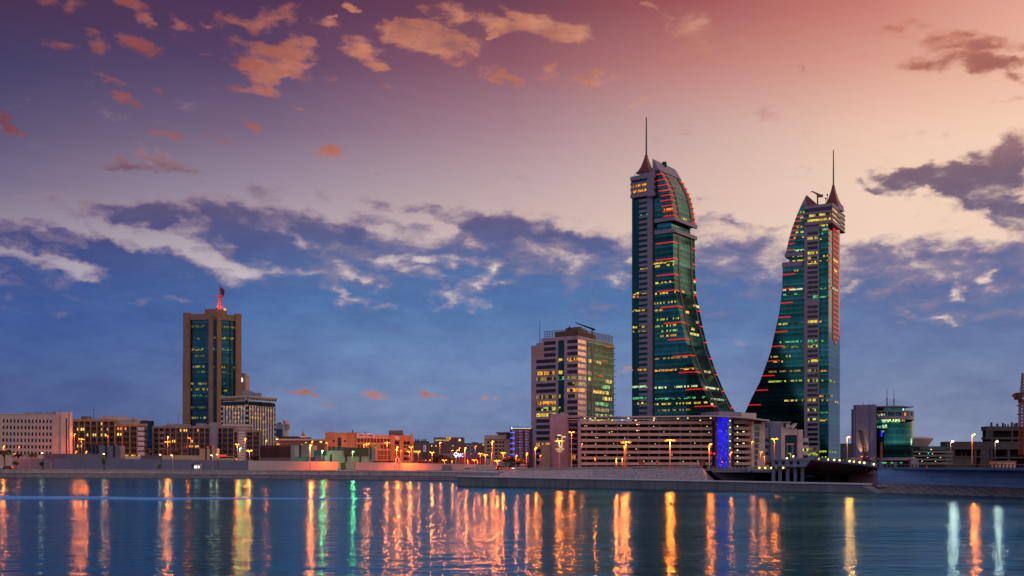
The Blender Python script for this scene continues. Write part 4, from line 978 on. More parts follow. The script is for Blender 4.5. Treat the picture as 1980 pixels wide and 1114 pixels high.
def apartments_left():
    fr = Fr(140, 640, 0); fw = Fr(222, 622, 0)
    root = thing('apartment_block', 'brown apartment block with lit balconies behind the first tall orange lamps', 'apartment block', (*fr.xy(15, -6), GZ))
    W1, O1 = winlit, winlit_o
    lits = [(1,0,1,W1),(1,1,0,E('bright_room_light',(255,200,60),2.0)),(1,1,1,E('bright_room_light',(1,1,1),1)),(1,4,1,O1),(1,5,1,O1),(2,2,0,W1),(2,3,0,W1),(2,3,1,W1),(2,4,1,W1),(2,5,0,W1),(0,4,1,W1),(4,0,1,W1),(4,1,0,W1)]
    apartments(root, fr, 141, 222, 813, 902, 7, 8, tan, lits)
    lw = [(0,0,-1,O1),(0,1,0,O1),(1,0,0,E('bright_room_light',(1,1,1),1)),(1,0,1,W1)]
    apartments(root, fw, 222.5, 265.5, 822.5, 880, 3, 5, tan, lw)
    for k in range(6): part('white_panel', MB().pb(fw, 267, 826 + k * 9.6, 279.5, 832.5 + k * 9.6, -2, .4), white, root)
    part('end_wall', MB().pb(fw, 265.5, 823, 281, 880, -3, 0), brown, root)
    part('cornice', MB().pb(fw, 265, 819.6, 282, 824, -3.4, .8), tan, root)
    for y in (835, 846, 857, 868): part('end_balcony', MB().pb(fw, 280, y - 5, 283.6, y, -2, .7), dark_rec, root)
    part('shopfront', MB().pb(fw, 230, 879.5, 279, 882, -2, .3), lit_y, root)
    part('podium', MB().pb(fw, 228, 882, 284, 905, -5, 1.5), conc_pale, root)
    part('penthouse', MB().pb(fr, 187, 803.5, 215, 815, -12, -4), M('pale_penthouse', (186,174,170), .8), root); part('penthouse', MB().pb(fr, 215, 803, 232.5, 815, -12, -3), M('pale_penthouse', (1,1,1)), root)
    part('upper_storey', MB().pb(fr, 204, 812, 257, 822, -12, -2.5), M('pale_penthouse', (1,1,1)), root)
    part('upper_cornice', MB().pb(fr, 202, 810.5, 258, 812.8, -12.5, -2.0), conc_pale, root)
    part('lit_window_row', MB().pb(fr, 206, 817, 222, 819.5, -2.5, -2.3), lit_g, root)
    for x in (171, 205, 258): gable(root, fr, x, 812, 4, tan)
    gable(root, fw, 231.5, 820.5, 3, tan); gable(root, fw, 282, 821, 2.2, tan)
    for x, w in ((153, 6.5), (160, 7)): part('roof_unit', MB().pb(fr, x, 804.5, x + w, 811, -8, -3), brown, root)
    a = fpt(fr, 175, 811, -5); part('mast', MB().cone(a, a + Vector((0, 0, 6)), .16, .08, 5).sphere(a + Vector((0, 0, 6)), .4), black, root)
apartments_left()

def teal_block():
    fr = Fr(256, 760, 0)
    root = thing('office_block', 'small dark teal glass block behind the two apartment blocks', 'office building', (*fr.xy(7, -5), GZ))
    part('curtain_wall', MB().pb(fr, 257, 813, 269, 905, -5, 0), M('plain_blue_panel', (24,66,104), .4), root)
    part('curtain_wall', MB().pb(fr, 269, 813.5, 293, 905, -5, -1), bank_glass, root)
    part('roof_edge', MB().pb(fr, 258, 810.5, 280, 813, -14, -2), conc_pale, root)
teal_block()

def apartments_right():
    fr = Fr(296, 640, 0); fw = Fr(452, 626, 0)
    root = thing('apartment_block', 'grey apartment block with rows of balconies in front of the tall beige tower', 'apartment block', (*fr.xy(30, -6), GZ))
    W1 = winlit
    lits = [(0,4,1,W1),(0,5,0,W1),(0,5,1,W1),(2,3,0,W1),(2,3,1,W1),(2,6,1,W1),(3,6,0,W1),(3,6,1,winlit_o),(3,7,1,W1),(3,7,0,W1),(0,7,1,winlit_o)]
    gm = M('apartment_stone', (150,136,126), .85, streak=.1)
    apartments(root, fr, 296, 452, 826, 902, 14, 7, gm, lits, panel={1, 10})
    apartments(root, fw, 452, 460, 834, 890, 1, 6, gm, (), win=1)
    for k in range(11): part('white_panel', MB().pb(fw, 460, 834.5 + k * 5.2, 474, 838.2 + k * 5.2, -2, .2), white, root)
    part('end_wall', MB().pb(fw, 459, 832, 476, 890, -12, 0), gm, root)
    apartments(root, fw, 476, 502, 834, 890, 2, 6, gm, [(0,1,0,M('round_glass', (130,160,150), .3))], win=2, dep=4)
    part('corner_tower', MB().lathe(W(413.5, 905, 636), [(2.6, 0), (2.6, (905 - 826) / F * 636)], 14), M('pale_blue_panel', (140,150,172), .7, joint=(20, 1.6, .1), jdark=.6), root)
    part('upper_storey', MB().pb(fr, 430, 822, 476, 832, -11, -1.5), M('pale_penthouse', (1,1,1)), root)
    part('upper_cornice', MB().pb(fr, 428, 820.2, 478, 824.5, -11.5, -1.0), conc_pale, root)
    for x0, x1, y in ((319, 342, 819), (342, 360, 820), (376, 392, 818.5), (402, 420, 816.5), (436, 450, 816)): part('roof_room', MB().pb(fr, x0, y, x1, 827, -9, -3), grey, root)
    for x in (323, 361, 402): gable(root, fr, x, 825, 4, gm)
    for x, h in ((339.5, 7), (320, 3)): a = fpt(fr, x, 821, -5); part('mast', MB().cone(a, a + Vector((0, 0, h)), .15, .08, 5), black, root)
apartments_right()

def bank_tower():
    fl = Fr(416.5, 850, -13); fr = Fr(416.5, 850, 40)
    root = thing('office_tower', 'beige stone tower with tall blue green glass recesses and a flag mast', 'skyscraper', (*fl.xy(-8, -16), GZ))
    uL, uR = fl.u(355), fr.u(466)
    zt = fl.z(416, 606); L, Rr = fl.xy(uL), fr.xy(uR); back = (L[0] + Rr[0] - fl.ox + 3, L[1] + Rr[1] - fl.oy + 10)
    def polygon(dl): return [fl.xy(uL, dl), fl.xy(0, dl), fr.xy(uR, dl), back]
    part('glass_body', MB().prism([fl.xy(uL, -1.4), fl.xy(-.4, -1.4), fr.xy(.4, -1.0), fr.xy(uR, -1.4), back], GZ, zt - .4), bank_glass, root)
    st = M('tower_beige_stone', (156,118,96), .8, var=.08, joint=(40, 3.9, .05), jdark=.88, streak=.05)
    part('parapet', MB().prism([fl.xy(uL), fl.xy(0), fr.xy(uR), back], zt - 4.6, zt), st, root)
    def pier(f, xa, xb, y, d0=-2.4, d1=.9): return part('pier', MB().fb(f, f.u(xa), f.u(xb), GZ, f.z((xa + xb) / 2, y), d0, d1), st, root)
    pier(fl, 355, 367.5, 605); pier(fl, 404.5, 412.8, 602.5); pier(fr, 419, 426.6, 602.5); pier(fr, 455.5, 466, 607)
    part('slit_glass', MB().fb(fl, fl.u(412.5), fl.u(416.5), GZ, fl.z(415, 613), -1.2, -.2), bank_glass, root)
    part('head_panel', MB().fb(fl, fl.u(405), fl.u(417.5), fl.z(415, 613), fl.z(415, 597.5), -4, .7), st, root)
    part('head_panel', MB().fb(fr, fr.u(416.5), fr.u(426.6), fl.z(415, 613), fl.z(415, 597.5), -4, .7), st, root)
    part('penthouse', MB().prism([fl.xy(fl.u(393), -2), fl.xy(0, -2), fr.xy(fr.u(441), -2), (back[0], back[1] - 10)], zt - 1, fl.z(416, 596.5)), st, root)
    part('rear_wing', MB().fb(fl, fl.u(349.2), uL + .3, GZ, fl.z(352, 692), -16, -3), M('tower_beige_stone', (1,1,1)), root)
    part('blue_beacon', MB().fb(fl, fl.u(350), fl.u(352.6), fl.z(352, 692), fl.z(352, 690.6), -4, -3), E('blue_beacon_glow', (60,90,255), 3), root)
    part('glass_mullion', MB().fb(fr, fr.u(444.6), fr.u(447.2), GZ, fr.z(446, 617), -1.5, -1.0), black, root)
    gl, gr = off(fl, -1.3), off(fr, -1.3)
    bk = LIT('sparse_olive_light', (216,206,70), .6, .5, cell=.9, body=(8,30,44)); bk_d = LIT('faint_olive_light', (200,186,90), .28, .5, cell=.9, body=(8,30,44)); bk_g = LIT('faint_green_light', (80,220,140), .45, .45, cell=.9, body=(8,30,44))
    for y, x0, x1, m in ((631,369,402,bk_d),(655,378,386,bk_d),(676,369,394,bk),(688,377,396,bk_d),(709,369,396,bk),(719,369,398,bk_g),(742,369,374,bk),(742,382,402,bk),(753,369,402,bk),(765,369,402,bk_g),(788,367,400,bk_d),(808,367,400,bk)):
        litrow(root, gl, x0, x1, y, m, 1.5, .2)
    for y, x0, x1, m in ((631,428,454,bk_d),(653,428,454,bk),(675,428,447,bk_g),(709,428,454,bk),(719,428,446,bk_g),(741,430,434,bk_g),(754,428,440,bk),(764,428,434,bk_g)):
        litrow(root, gr, x0, x1, y + 1.5, m, 1.5, .2)
    for y, m in ((630, bk_d), (653, bk), (675, bk_g), (709, bk_d), (754, bk_d)): part('lit_window_row', MB().fb(fl, fl.u(412.7), fl.u(416.4), fl.z(415, y + 2), fl.z(415, y - 2), -.5, 0), m, root)
    c = fl.xy(fl.u(414.3), -9); z0 = fl.z(416, 596.5)
    om = M('floodlight_tinted_mast', (220,90,40), .6)  # orange floodlight put into the mast's base colour
    mb = MB()
    for sx in (-1, 1):
        for sy in (-1, 1): mb.cone((c[0] + sx * 1.1, c[1] + sy * 1.1, z0), (c[0] + sx * .8, c[1] + sy * .8, z0 + 11), .22, .2, 5)
    for k in range(8):
        z = z0 + 1 + k * 1.3; mb.box(c[0] - 1.1, c[0] + 1.1, c[1] - 1.1, c[1] + 1.1, z, z + .3)
    for sx in (-1, 1): mb.cone((c[0] + sx * 4.2, c[1], z0), (c[0] + sx * .9, c[1], z0 + 4.6), .2, .2, 5)
    mb.box(c[0] - 2.4, c[0] + 2.4, c[1] - 2, c[1] + 2, z0 + 10.4, z0 + 11.2)
    part('lattice_mast', mb, om, root)
    lp = bpy.data.lights.new('mast_floodlight', 'POINT'); lp.energy = 2600; lp.color = (1, .34, .08); lp.shadow_soft_size = .4
    lo_ = bpy.data.objects.new('mast_floodlight', lp); C.objects.link(lo_); lo_.parent = root; lo_.location = Vector((c[0] - 1.5, c[1] - 5.5, z0 + 2.5)) - wloc(root)
    part('floodlight', MB().sphere(fpt(fr, 437, 598, -2), .9), sodium, root)
    part('floodlight', MB().box(c[0] - 2, c[0] - 1, c[1] - 5.2, c[1] - 4.4, z0, z0 + 1.6), black, root)
    part('flagpole', MB().cone((c[0], c[1], z0 + 11), (c[0], c[1], z0 + 21), .2, .12, 6), grey_d, root)
    fb = MB(); n = 8
    P = lambda i, j: (c[0] + .2 + 3.6 * i / n * (1 - .25 * j), c[1] + .5 * math.sin(i * 1.1 + j * 1.5), z0 + 18.8 - 5.4 * j - 3.2 * i / n * (1 + .4 * j))
    for i in range(n):
        for j in (0, .5): fb.quad(P(i, j), P(i + 1, j), P(i + 1, j + .5), P(i, j + .5))
    part('flag', fb, M('red_flag_cloth', (170,16,22), .8, var=.05), root)
bank_tower()

def logo_slab():
    fr = Fr(462, 910, 0)
    root = thing('tower_block', 'slim beige slab with a round white lit emblem peeping beside the beige tower', 'tower block', (*fr.xy(3, -5), GZ))
    part('wall', MB().pb(fr, 455, 724, 474.5, 905, -14, 0), beige, root)
    part('roof_edge', MB().pb(fr, 458, 722, 471, 724.4, -12, -1), grey_d, root)
    em = MB(); wl_ = E('white_emblem_glow', (255,255,255), 1.6)
    em.lathe((0, 0, 0), [(.1, 0), (.1, .1)], 3)
    mb = MB(); n = 20
    ring = lambda rx, ry: [fpt(fr, 466.3, 735, .3) + Vector((math.cos(2 * math.pi * i / n) * rx, 0, math.sin(2 * math.pi * i / n) * ry)) for i in range(n)]
    a, b = ring(1.55, 2.1), ring(.7, 1.0)
    for i in range(n):
        if i in (14, 15, 16): continue
        mb.quad(a[i], a[(i + 1) % n], b[(i + 1) % n], b[i])
    c0 = fpt(fr, 466.3, 735, .3); mb.cone(c0 + Vector((0, 0, 1.0)), c0 + Vector((0, 0, -1.2)), .5, .7, 8)
    part('emblem', mb, wl_, root)
logo_slab()

def fin_block():
    fl = Fr(478, 740, -28); fr = Fr(478, 740, 62)
    root = thing('office_block', 'white office block with dark vertical fins and a scalloped roof edge', 'office building', (*fl.xy(-6, -10), GZ))
    uL, uR = fl.u(431), fr.u(531); zt = fl.z(478, 774)
    L, Rr = fl.xy(uL), fr.xy(uR); B = (L[0] + Rr[0] - fl.ox, L[1] + Rr[1] - fl.oy)
    wm = M('white_grid_wall', (238,226,220), .6, joint=(1.45, 1.95, .07), jdark=.8, offset=0, var=.08)
    part('wall', MB().prism([L, fl.xy(0), Rr, B], GZ, zt), wm, root)
    for f, a, b, n in ((fl, uL, -1.0, 9), (fr, 1.2, uR, 11)):
        for i in range(n):
            u = a + (b - a) * i / (n - 1); part('fin', MB().fb(f, u - .26, u + .26, GZ, zt - 1.2, -.2, .5), M('dark_fin', (66,60,72), .6), root)
            if i < n - 1:
                u2 = a + (b - a) * (i + 1) / (n - 1); pts = []
                for k in range(7): th = math.pi * k / 6; pts.append(f.P((u + u2) / 2 - math.cos(th) * (u2 - u) / 2, zt + .5 + math.sin(th) * 1.5, 1.9))
                mb = MB().extrude([f.P(u, zt + 2.3, 1.9)] + pts + [f.P(u2, zt + 2.3, 1.9)], Vector((-f.n[0], -f.n[1], 0)) * 2.4)
                part('roof_scallop', mb, conc_pale, root)
        part('roof_edge', MB().fb(f, min(a, b) - 1, max(a, b) + 1, zt + 2.1, zt + 3.0, -4, 2.1), conc_pale, root)
        part('top_windows', MB().fb(f, a + .5, b - .5, zt - 3.2, zt - .6, -.2, .25), tealwin, root)
    part('corner_slot', MB().fb(fl, -1.1, .35, GZ, zt, -.8, .6), black, root)
    random.seed(4)
    for k in range(14):
        z = zt - 4.2 - k * 3.4; part('corner_balcony', MB().fb(fl, -1.3, .6, z, z + 1.2, -.5, 1.1), white, root)
        part('edge_balcony', MB().fb(fl, uL - 1.2, uL + .4, z, z + 1.2, -1.0, .6), white, root); part('edge_balcony', MB().fb(fr, uR - .6, uR + .9, z, z + 1.2, -1, .6), white, root)
    lw = LIT('amber_grid_light', (255,190,70), .6, .55, cell=1.45, body=(206,192,194))
    for y, d in ((787, .3), (791, 1), (799, .6), (807, 1), (815, .6)):
        litrow(root, fl, 433, 475, y, lw, 1.5, .08)
    for y, x0, x1 in ((783,482,500),(791,482,528),(799,482,512),(807,482,529),(815,496,529),(830,494,516),(837,496,512)):
        litrow(root, fr, x0, x1, y + 1.5, lw, 1.5, .08)
    for x0, x1, y in ((469, 484, 755.5), (484, 491, 759), (492, 502, 759.5)): part('roof_room', MB().pb(Fr(478, 752, 0), x0, y, x1, 772, -6, 0), grey, root)
    a = W(481, 756, 752); part('mast', MB().cone(a, a + Vector((0, 0, 2.2)), .12, .06, 5), black, root)
fin_block()

def small_left():
    fr = Fr(532, 830, 0)
    root = thing('office_block', 'small grey block with a red logo box and blue glass next to the fin block', 'office building', (*fr.xy(5, -5), GZ))
    part('wall', MB().pb(fr, 531, 820, 548, 905, -12, 0), grey, root)
    part('blue_glass', MB().pb(fr, 532, 829.5, 547, 844, -.2, .15), M('plain_blue_panel', (1,1,1)), root)
    part('tower', MB().pb(fr, 547, 813.5, 553.5, 905, -9, .6), conc_pale, root); part('logo_box', MB().pb(fr, 550, 820.5, 558, 830.5, -4, .9), grey, root)
    part('red_logo', MB().pb(fr, 549, 815, 552.5, 819.5, .6, .75), E('red_logo_glow', (200,30,34), .5), root)
    part('roof_unit', MB().pb(fr, 535, 817, 541, 820.5, -6, -2), brown, root)
    fr = Fr(500, 600, 0)
    root = thing('hall', 'long low brown hall with a thin pale roof edge behind the dark glass pavilion', 'hall', (*fr.xy(18, -8), GZ))
    part('wall', MB().pb(fr, 533, 852, 660, 905, -18, 0), M('hall_brown_wall', (128,106,92), .85, streak=.12), root)
    part('roof_edge', MB().pb(fr, 540, 848.6, 660, 851.8, -19, .9), conc_pale, root)
    part('roof_plant', MB().pb(fr, 535, 843.5, 572, 849, -14, -5), black, root)
    part('canopy_lamp', MB().pb(fr, 534, 848.5, 538, 850.4, .2, .9), dotlight, root); part('canopy_lamp', MB().pb(fr, 619, 853.6, 622.6, 855.4, .2, .9), dotlight, root); part('canopy_lamp', MB().pb(fr, 591, 855.4, 592.4, 856.8, .2, .6), dotlight, root)
    part('lit_arch', MB().extrude([fpt(fr, 534, 860.5, .2)] + [fpt(fr, 537.5 - 3.5 * math.cos(a), 860.5 - 3.8 * math.sin(a), .2) for a in (0.3, .8, 1.3, 1.84, 2.34, 2.84)] + [fpt(fr, 541, 860.5, .2)], (0, .2, 0)), winlit_o, root)
    fr = Fr(585, 720, 0)
    root = thing('minaret', 'small brown dome with a needle finial above the low hall roof', 'minaret', W(586, 905, 720))
    c = W(586, 850, 720)
    part('drum', MB().lathe(c, [(1.35, -18), (1.35, 1.9)], 12), brown, root)
    part('lit_ring', MB().lathe(c, [(1.5, 1.5), (1.5, 2.0)], 12), winlit_o, root)
    part('dome', MB().lathe(c, [(1.35, 1.9), (1.3, 2.6), (1.0, 3.4), (.6, 4.2), (.25, 4.8), (.14, 5.6), (.1, 7.2)], 12), tan, root, smooth=True)
    part('side_room', MB().box(c.x + 1.4, c.x + 5, c.y - 1, c.y + 3, c.z - 14, c.z + 1.5), brown, root)
small_left()

# ------------------------------------------------------------------ low pavilion of panels behind the hoarding
def pavilion():
    fr = Fr(85, 520, 0)
    slate = M('slate_panel', (112,116,134), .75, joint=(3.2, 1.6, .05), jdark=.8); plum = M('plum_panel', (106,88,110), .8); warmp = M('sand_panel', (196,164,132), .8, joint=(4.2, 1.9, .05), jdark=.82)
    root = thing('pavilion', 'low slate panelled pavilion with dark slots behind the left hoarding', 'pavilion', (*fr.xy(18, -4), GZ))
    part('wall', MB().pb(fr, 85, 877.5, 128, 905, -8, -.2), plum, root); part('wall', MB().pb(fr, 128, 877.5, 192, 905, -8, 0), slate, root)
    part('panel', MB().pb(fr, 171, 862, 191, 878, -6, -.5), plum, root); part('panel', MB().pb(fr, 191, 861.8, 233, 905, -6, .1), slate, root)
    for x, y1 in ((170.5, 874), (179, 877), (187, 877), (204, 884), (219.5, 884)): part('dark_slot', MB().pb(fr, x, 859.5, x + 2.8, y1, -4, .5), black, root)
    fr = Fr(275, 520, 0)
    root = thing('pavilion', 'low sand coloured pavilion with tall slabs and plum panels behind the middle hoarding', 'pavilion', (*fr.xy(20, -4), GZ))
    part('wall', MB().pb(fr, 272, 880.5, 314, 905, -8, 0), plum, root); part('wall', MB().pb(fr, 314, 880.5, 386, 905, -8, .1), warmp, root)
    part('panel', MB().pb(fr, 361, 867.5, 386.5, 881, -5, -.4), plum, root)
    for x in (365, 372.5, 380): part('dark_slot', MB().pb(fr, x, 865, x + 2.6, 881, -4, .2), black, root)
    part('slab', MB().pb(fr, 386.5, 867.5, 397, 905, -4, .5), warmp, root); part('slab', MB().pb(fr, 400, 867.5, 406.5, 905, -4, .3), warmp, root); part('slab', MB().pb(fr, 410, 867.5, 420, 905, -4, .5), warmp, root)
    part('dark_slot', MB().pb(fr, 397, 862.5, 400, 886, -3, .2), black, root); part('dark_slot', MB().pb(fr, 406.5, 862.5, 410, 886, -3, .2), black, root)
    part('low_wall', MB().pb(fr, 420, 886, 455, 905, -4, 0), M('pale_green_wall', (176,184,140), .8), root)
    part('pipe_arch', MB().cone(fpt(fr, 438, 883.5, .5), fpt(fr, 452, 883, .5), .3, .3, 6).cone(fpt(fr, 452, 883, .5), fpt(fr, 457, 890, .5), .3, .3, 6), tan, root)
    lt = E('red_letter_glow', (255,60,40), 1.3)
    for k in range(5): part('red_letter', MB().pb(fr, 422.6 + k * 3.2, 879.5, 424.9 + k * 3.2, 883, .1, .4), lt, root)
    fr = Fr(500, 510, 0)
    root = thing('pavilion', 'low pavilion with a large dark brown glass box above the orange lit hoarding', 'pavilion', (*fr.xy(18, -4), GZ))
    part('wall', MB().pb(fr, 503, 884, 566, 905, -8, 0), plum, root)
    part('glass_box', MB().pb(fr, 503, 861, 560.5, 884.5, -8, .4), GLASS('brown_glass', (104,60,52), .7, .12, floor=7, mull=2, fl_var=.1), root)
    part('dark_slot', MB().pb(fr, 560.5, 860.5, 562, 885, -6, .6), black, root)
    g2 = M('grey_lilac_panel', (134,128,142), .75, joint=(3, 2.2, .05), jdark=.8); g3 = M('light_grey_panel', (164,160,158), .75, joint=(3, 2.2, .05), jdark=.8)
    part('panel', MB().pb(fr, 562, 860.5, 570, 905, -8, .2), g2, root); part('panel', MB().pb(fr, 570, 860.5, 579, 884, -8, .3), g3, root); part('panel', MB().pb(fr, 582, 861, 596, 884, -8, .1), g2, root); part('panel', MB().pb(fr, 596, 861.5, 607, 884, -8, .3), g3, root)
    part('dark_slot', MB().pb(fr, 579, 858.5, 582, 884, -5, .5), black, root)
    tl = M('teal_panel', (72,104,112), .75, joint=(3, 1.8, .05), jdark=.8)
    part('panel', MB().pb(fr, 602, 871, 632, 905, -8, -.4), tl, root); part('panel', MB().pb(fr, 566, 884, 602, 905, -8, 0), M('sea_green_panel', (96,140,126), .75, joint=(3, 1.8, .05), jdark=.8), root)
    part('panel', MB().pb(fr, 609, 881.5, 629, 905, -6, .2), g2, root)
    fr = Fr(628, 505, 0)
    root = thing('pavilion', 'low grey pavilion lit green beside the gate opening in the hoarding', 'pavilion', (*fr.xy(18, -4), GZ))
    part('wall', MB().pb(fr, 628, 881, 722, 908, -7, 0), g3, root)
    part('panel', MB().pb(fr, 631, 871.5, 673, 881.5, -7, -.5), g3, root); part('panel', MB().pb(fr, 634, 864.5, 666, 872, -7, -1.5), plum, root)
    for x in (634, 643, 652.5): part('dark_slot', MB().pb(fr, x, 863, x + 2.6, 872, -5, -1.2), black, root)
    part('louvre_box', MB().pb(fr, 665, 865.5, 716, 882.5, -7, .3), M('dark_louvre', (70,60,56), .6, joint=(40, .55, .1), jdark=.5, offset=0), root)
    part('panel', MB().pb(fr, 713, 867, 726, 905, -7, .5), g2, root)
    for x, y0, y1 in ((638.5, 879, 893), (668, 880, 894), (695.5, 882, 894), (716, 864, 888)): part('dark_slot', MB().pb(fr, x, y0, x + 2.4, y1, -3, .8), black, root)
    part('canopy', MB().pb(fr, 722, 891.5, 766, 894, -7, 1.0), black, root)
    part('green_doorway', MB().pb(fr, 659, 895, 668, 908, -.2, .1), M('olive_door', (92,84,48), .8), root)
pavilion()

def telecom_block():
    fr = Fr(630, 575, -2); f2 = Fr(674, 572, 8)
    root = thing('office_block', 'tan office block with a white sign band and rows of dark windows', 'office building', (*fr.xy(20, -10), GZ))
    st = M('sandy_render', (198,152,108), .85, streak=.08); pale = M('pale_band', (206,176,150), .8)
    part('wall', MB().pb(fr, 628, 836.5, 680, 905, -18, 0), st, root)
    for x0, x1, y in ((632.5, 644, 835.5), (674, 691, 836)): part('corner_pier', MB().pb(fr, x0, y, x1, 905, -8, .7), tan, root)
    part('recess_shade', MB().pb(fr, 653, 846, 660, 868, -.2, .12), dark_rec, root)  # flat dark panel on the wall, its colour painted as recess shade
    for x in (644, 665.5): part('window', MB().pb(fr, x, 851, x + 3.6, 854.5, -.2, .1), darkwin, root)
    part('side_box', MB().pb(fr, 628, 841, 633, 852, -8, -2), grey_d, root)
    part('wall', MB().pb(f2, 689, 841.5, 800, 905, -18, -.8), st, root)
    part('sign_board', MB().pb(f2, 690, 838.4, 725.5, 845.8, -.6, .3), white, root)
    ink = M('sign_ink', (40,26,36), .7); red = M('sign_red', (190,40,36), .7)
    lg = MB(); 
    for k, (x, w, y) in enumerate(((694.8, 1.2, 840.6), (696.3, 1.0, 840.9), (697.6, 1.2, 840.8), (699.1, .8, 840.2), (700.2, 1.2, 841), (701.7, 1.1, 841.2))):
        part('sign_letter', MB().pb(f2, x, y, x + w, 842.8, .3, .42), ink, root)
    for x, w, y, y1 in ((712.6, 2.2, 841.6, 843.6), (715, 2.2, 842.2, 843.8), (717.4, 1.0, 840.8, 843.8), (718.6, 1.4, 842.6, 843.8), (720.2, .8, 841, 843.8)):
        part('sign_letter', MB().pb(f2, x, y, x + w, y1, .3, .42), ink, root)
    part('sign_logo', MB().extrude([fpt(f2, 705.4, 843.9, .32), fpt(f2, 707.6, 843.8, .32), fpt(f2, 709.2, 842, .32), fpt(f2, 710.8, 842.4, .32), fpt(f2, 709.8, 840.4, .32), fpt(f2, 708.2, 840.2, .32), fpt(f2, 706.6, 840.6, .32), fpt(f2, 707.6, 841.6, .32)], (0, .05, 0)), red, root)
    for y in (845.6, 857, 869): part('pale_band', MB().pb(f2, 690, y, 757, y + 2.4, -.7, .1), pale, root)
    for y0, y1 in ((847.3, 855.2), (858.7, 866.8)):
        for k in range(10):
            x = 691.5 + k * 6.4; part('window', MB().pb(f2, x, y0 + k * .1, x + 4.1, y1 + k * .1, -.9, -.55), lit_dim if (y0 > 850 and k in (4, 5, 6)) else M('dark_brown_window', (58,34,30), .4), root)  # dark brown panes, a few of them dimly lit
    for y0 in (871.5, 881):
        for k in range(5): x = 725 + k * 6; part('window', MB().pb(f2, x, y0, x + 4.4, y0 + 7.6, -.9, -.5), M('brown_window', (110,74,50), .4), root)
    for x0, x1, y in ((756, 763, 840.5), (773, 780, 842), (793.5, 798.5, 844)): part('corner_pier', MB().pb(f2, x0, y, x1, 905, -6, .9), tan, root)
    part('white_bay', MB().pb(f2, 763, 843, 773, 850.5, -.9, .2), white, root)
    for y in (853.5, 862, 874, 884):
        part('window', MB().pb(f2, 764, y, 771.5, y + 6, -.9, -.5), darkwin, root)
        for x in (781, 787): part('window', MB().pb(f2, x, y, x + 5, y + 6.4, -.9, -.5), darkwin, root)
        part('pale_band', MB().pb(f2, 780, y + 7, 793.5, y + 8.6, -.7, .15), pale, root)
    part('roof_plant_room', MB().pb(f2, 753, 832, 780, 843, -12, -3), M('corrugated_grey', (96,94,104), .6, joint=(.7, 40, .12), jdark=.7, offset=0), root)
    for x, y in ((681, 831), (705, 834), (796, 839)):
        a = fpt(f2, x, y + 6, -4); part('roof_aerial', MB().cone(a, a + Vector((.3, 0, 1.6)), .35, .2, 6), black, root)
telecom_block()

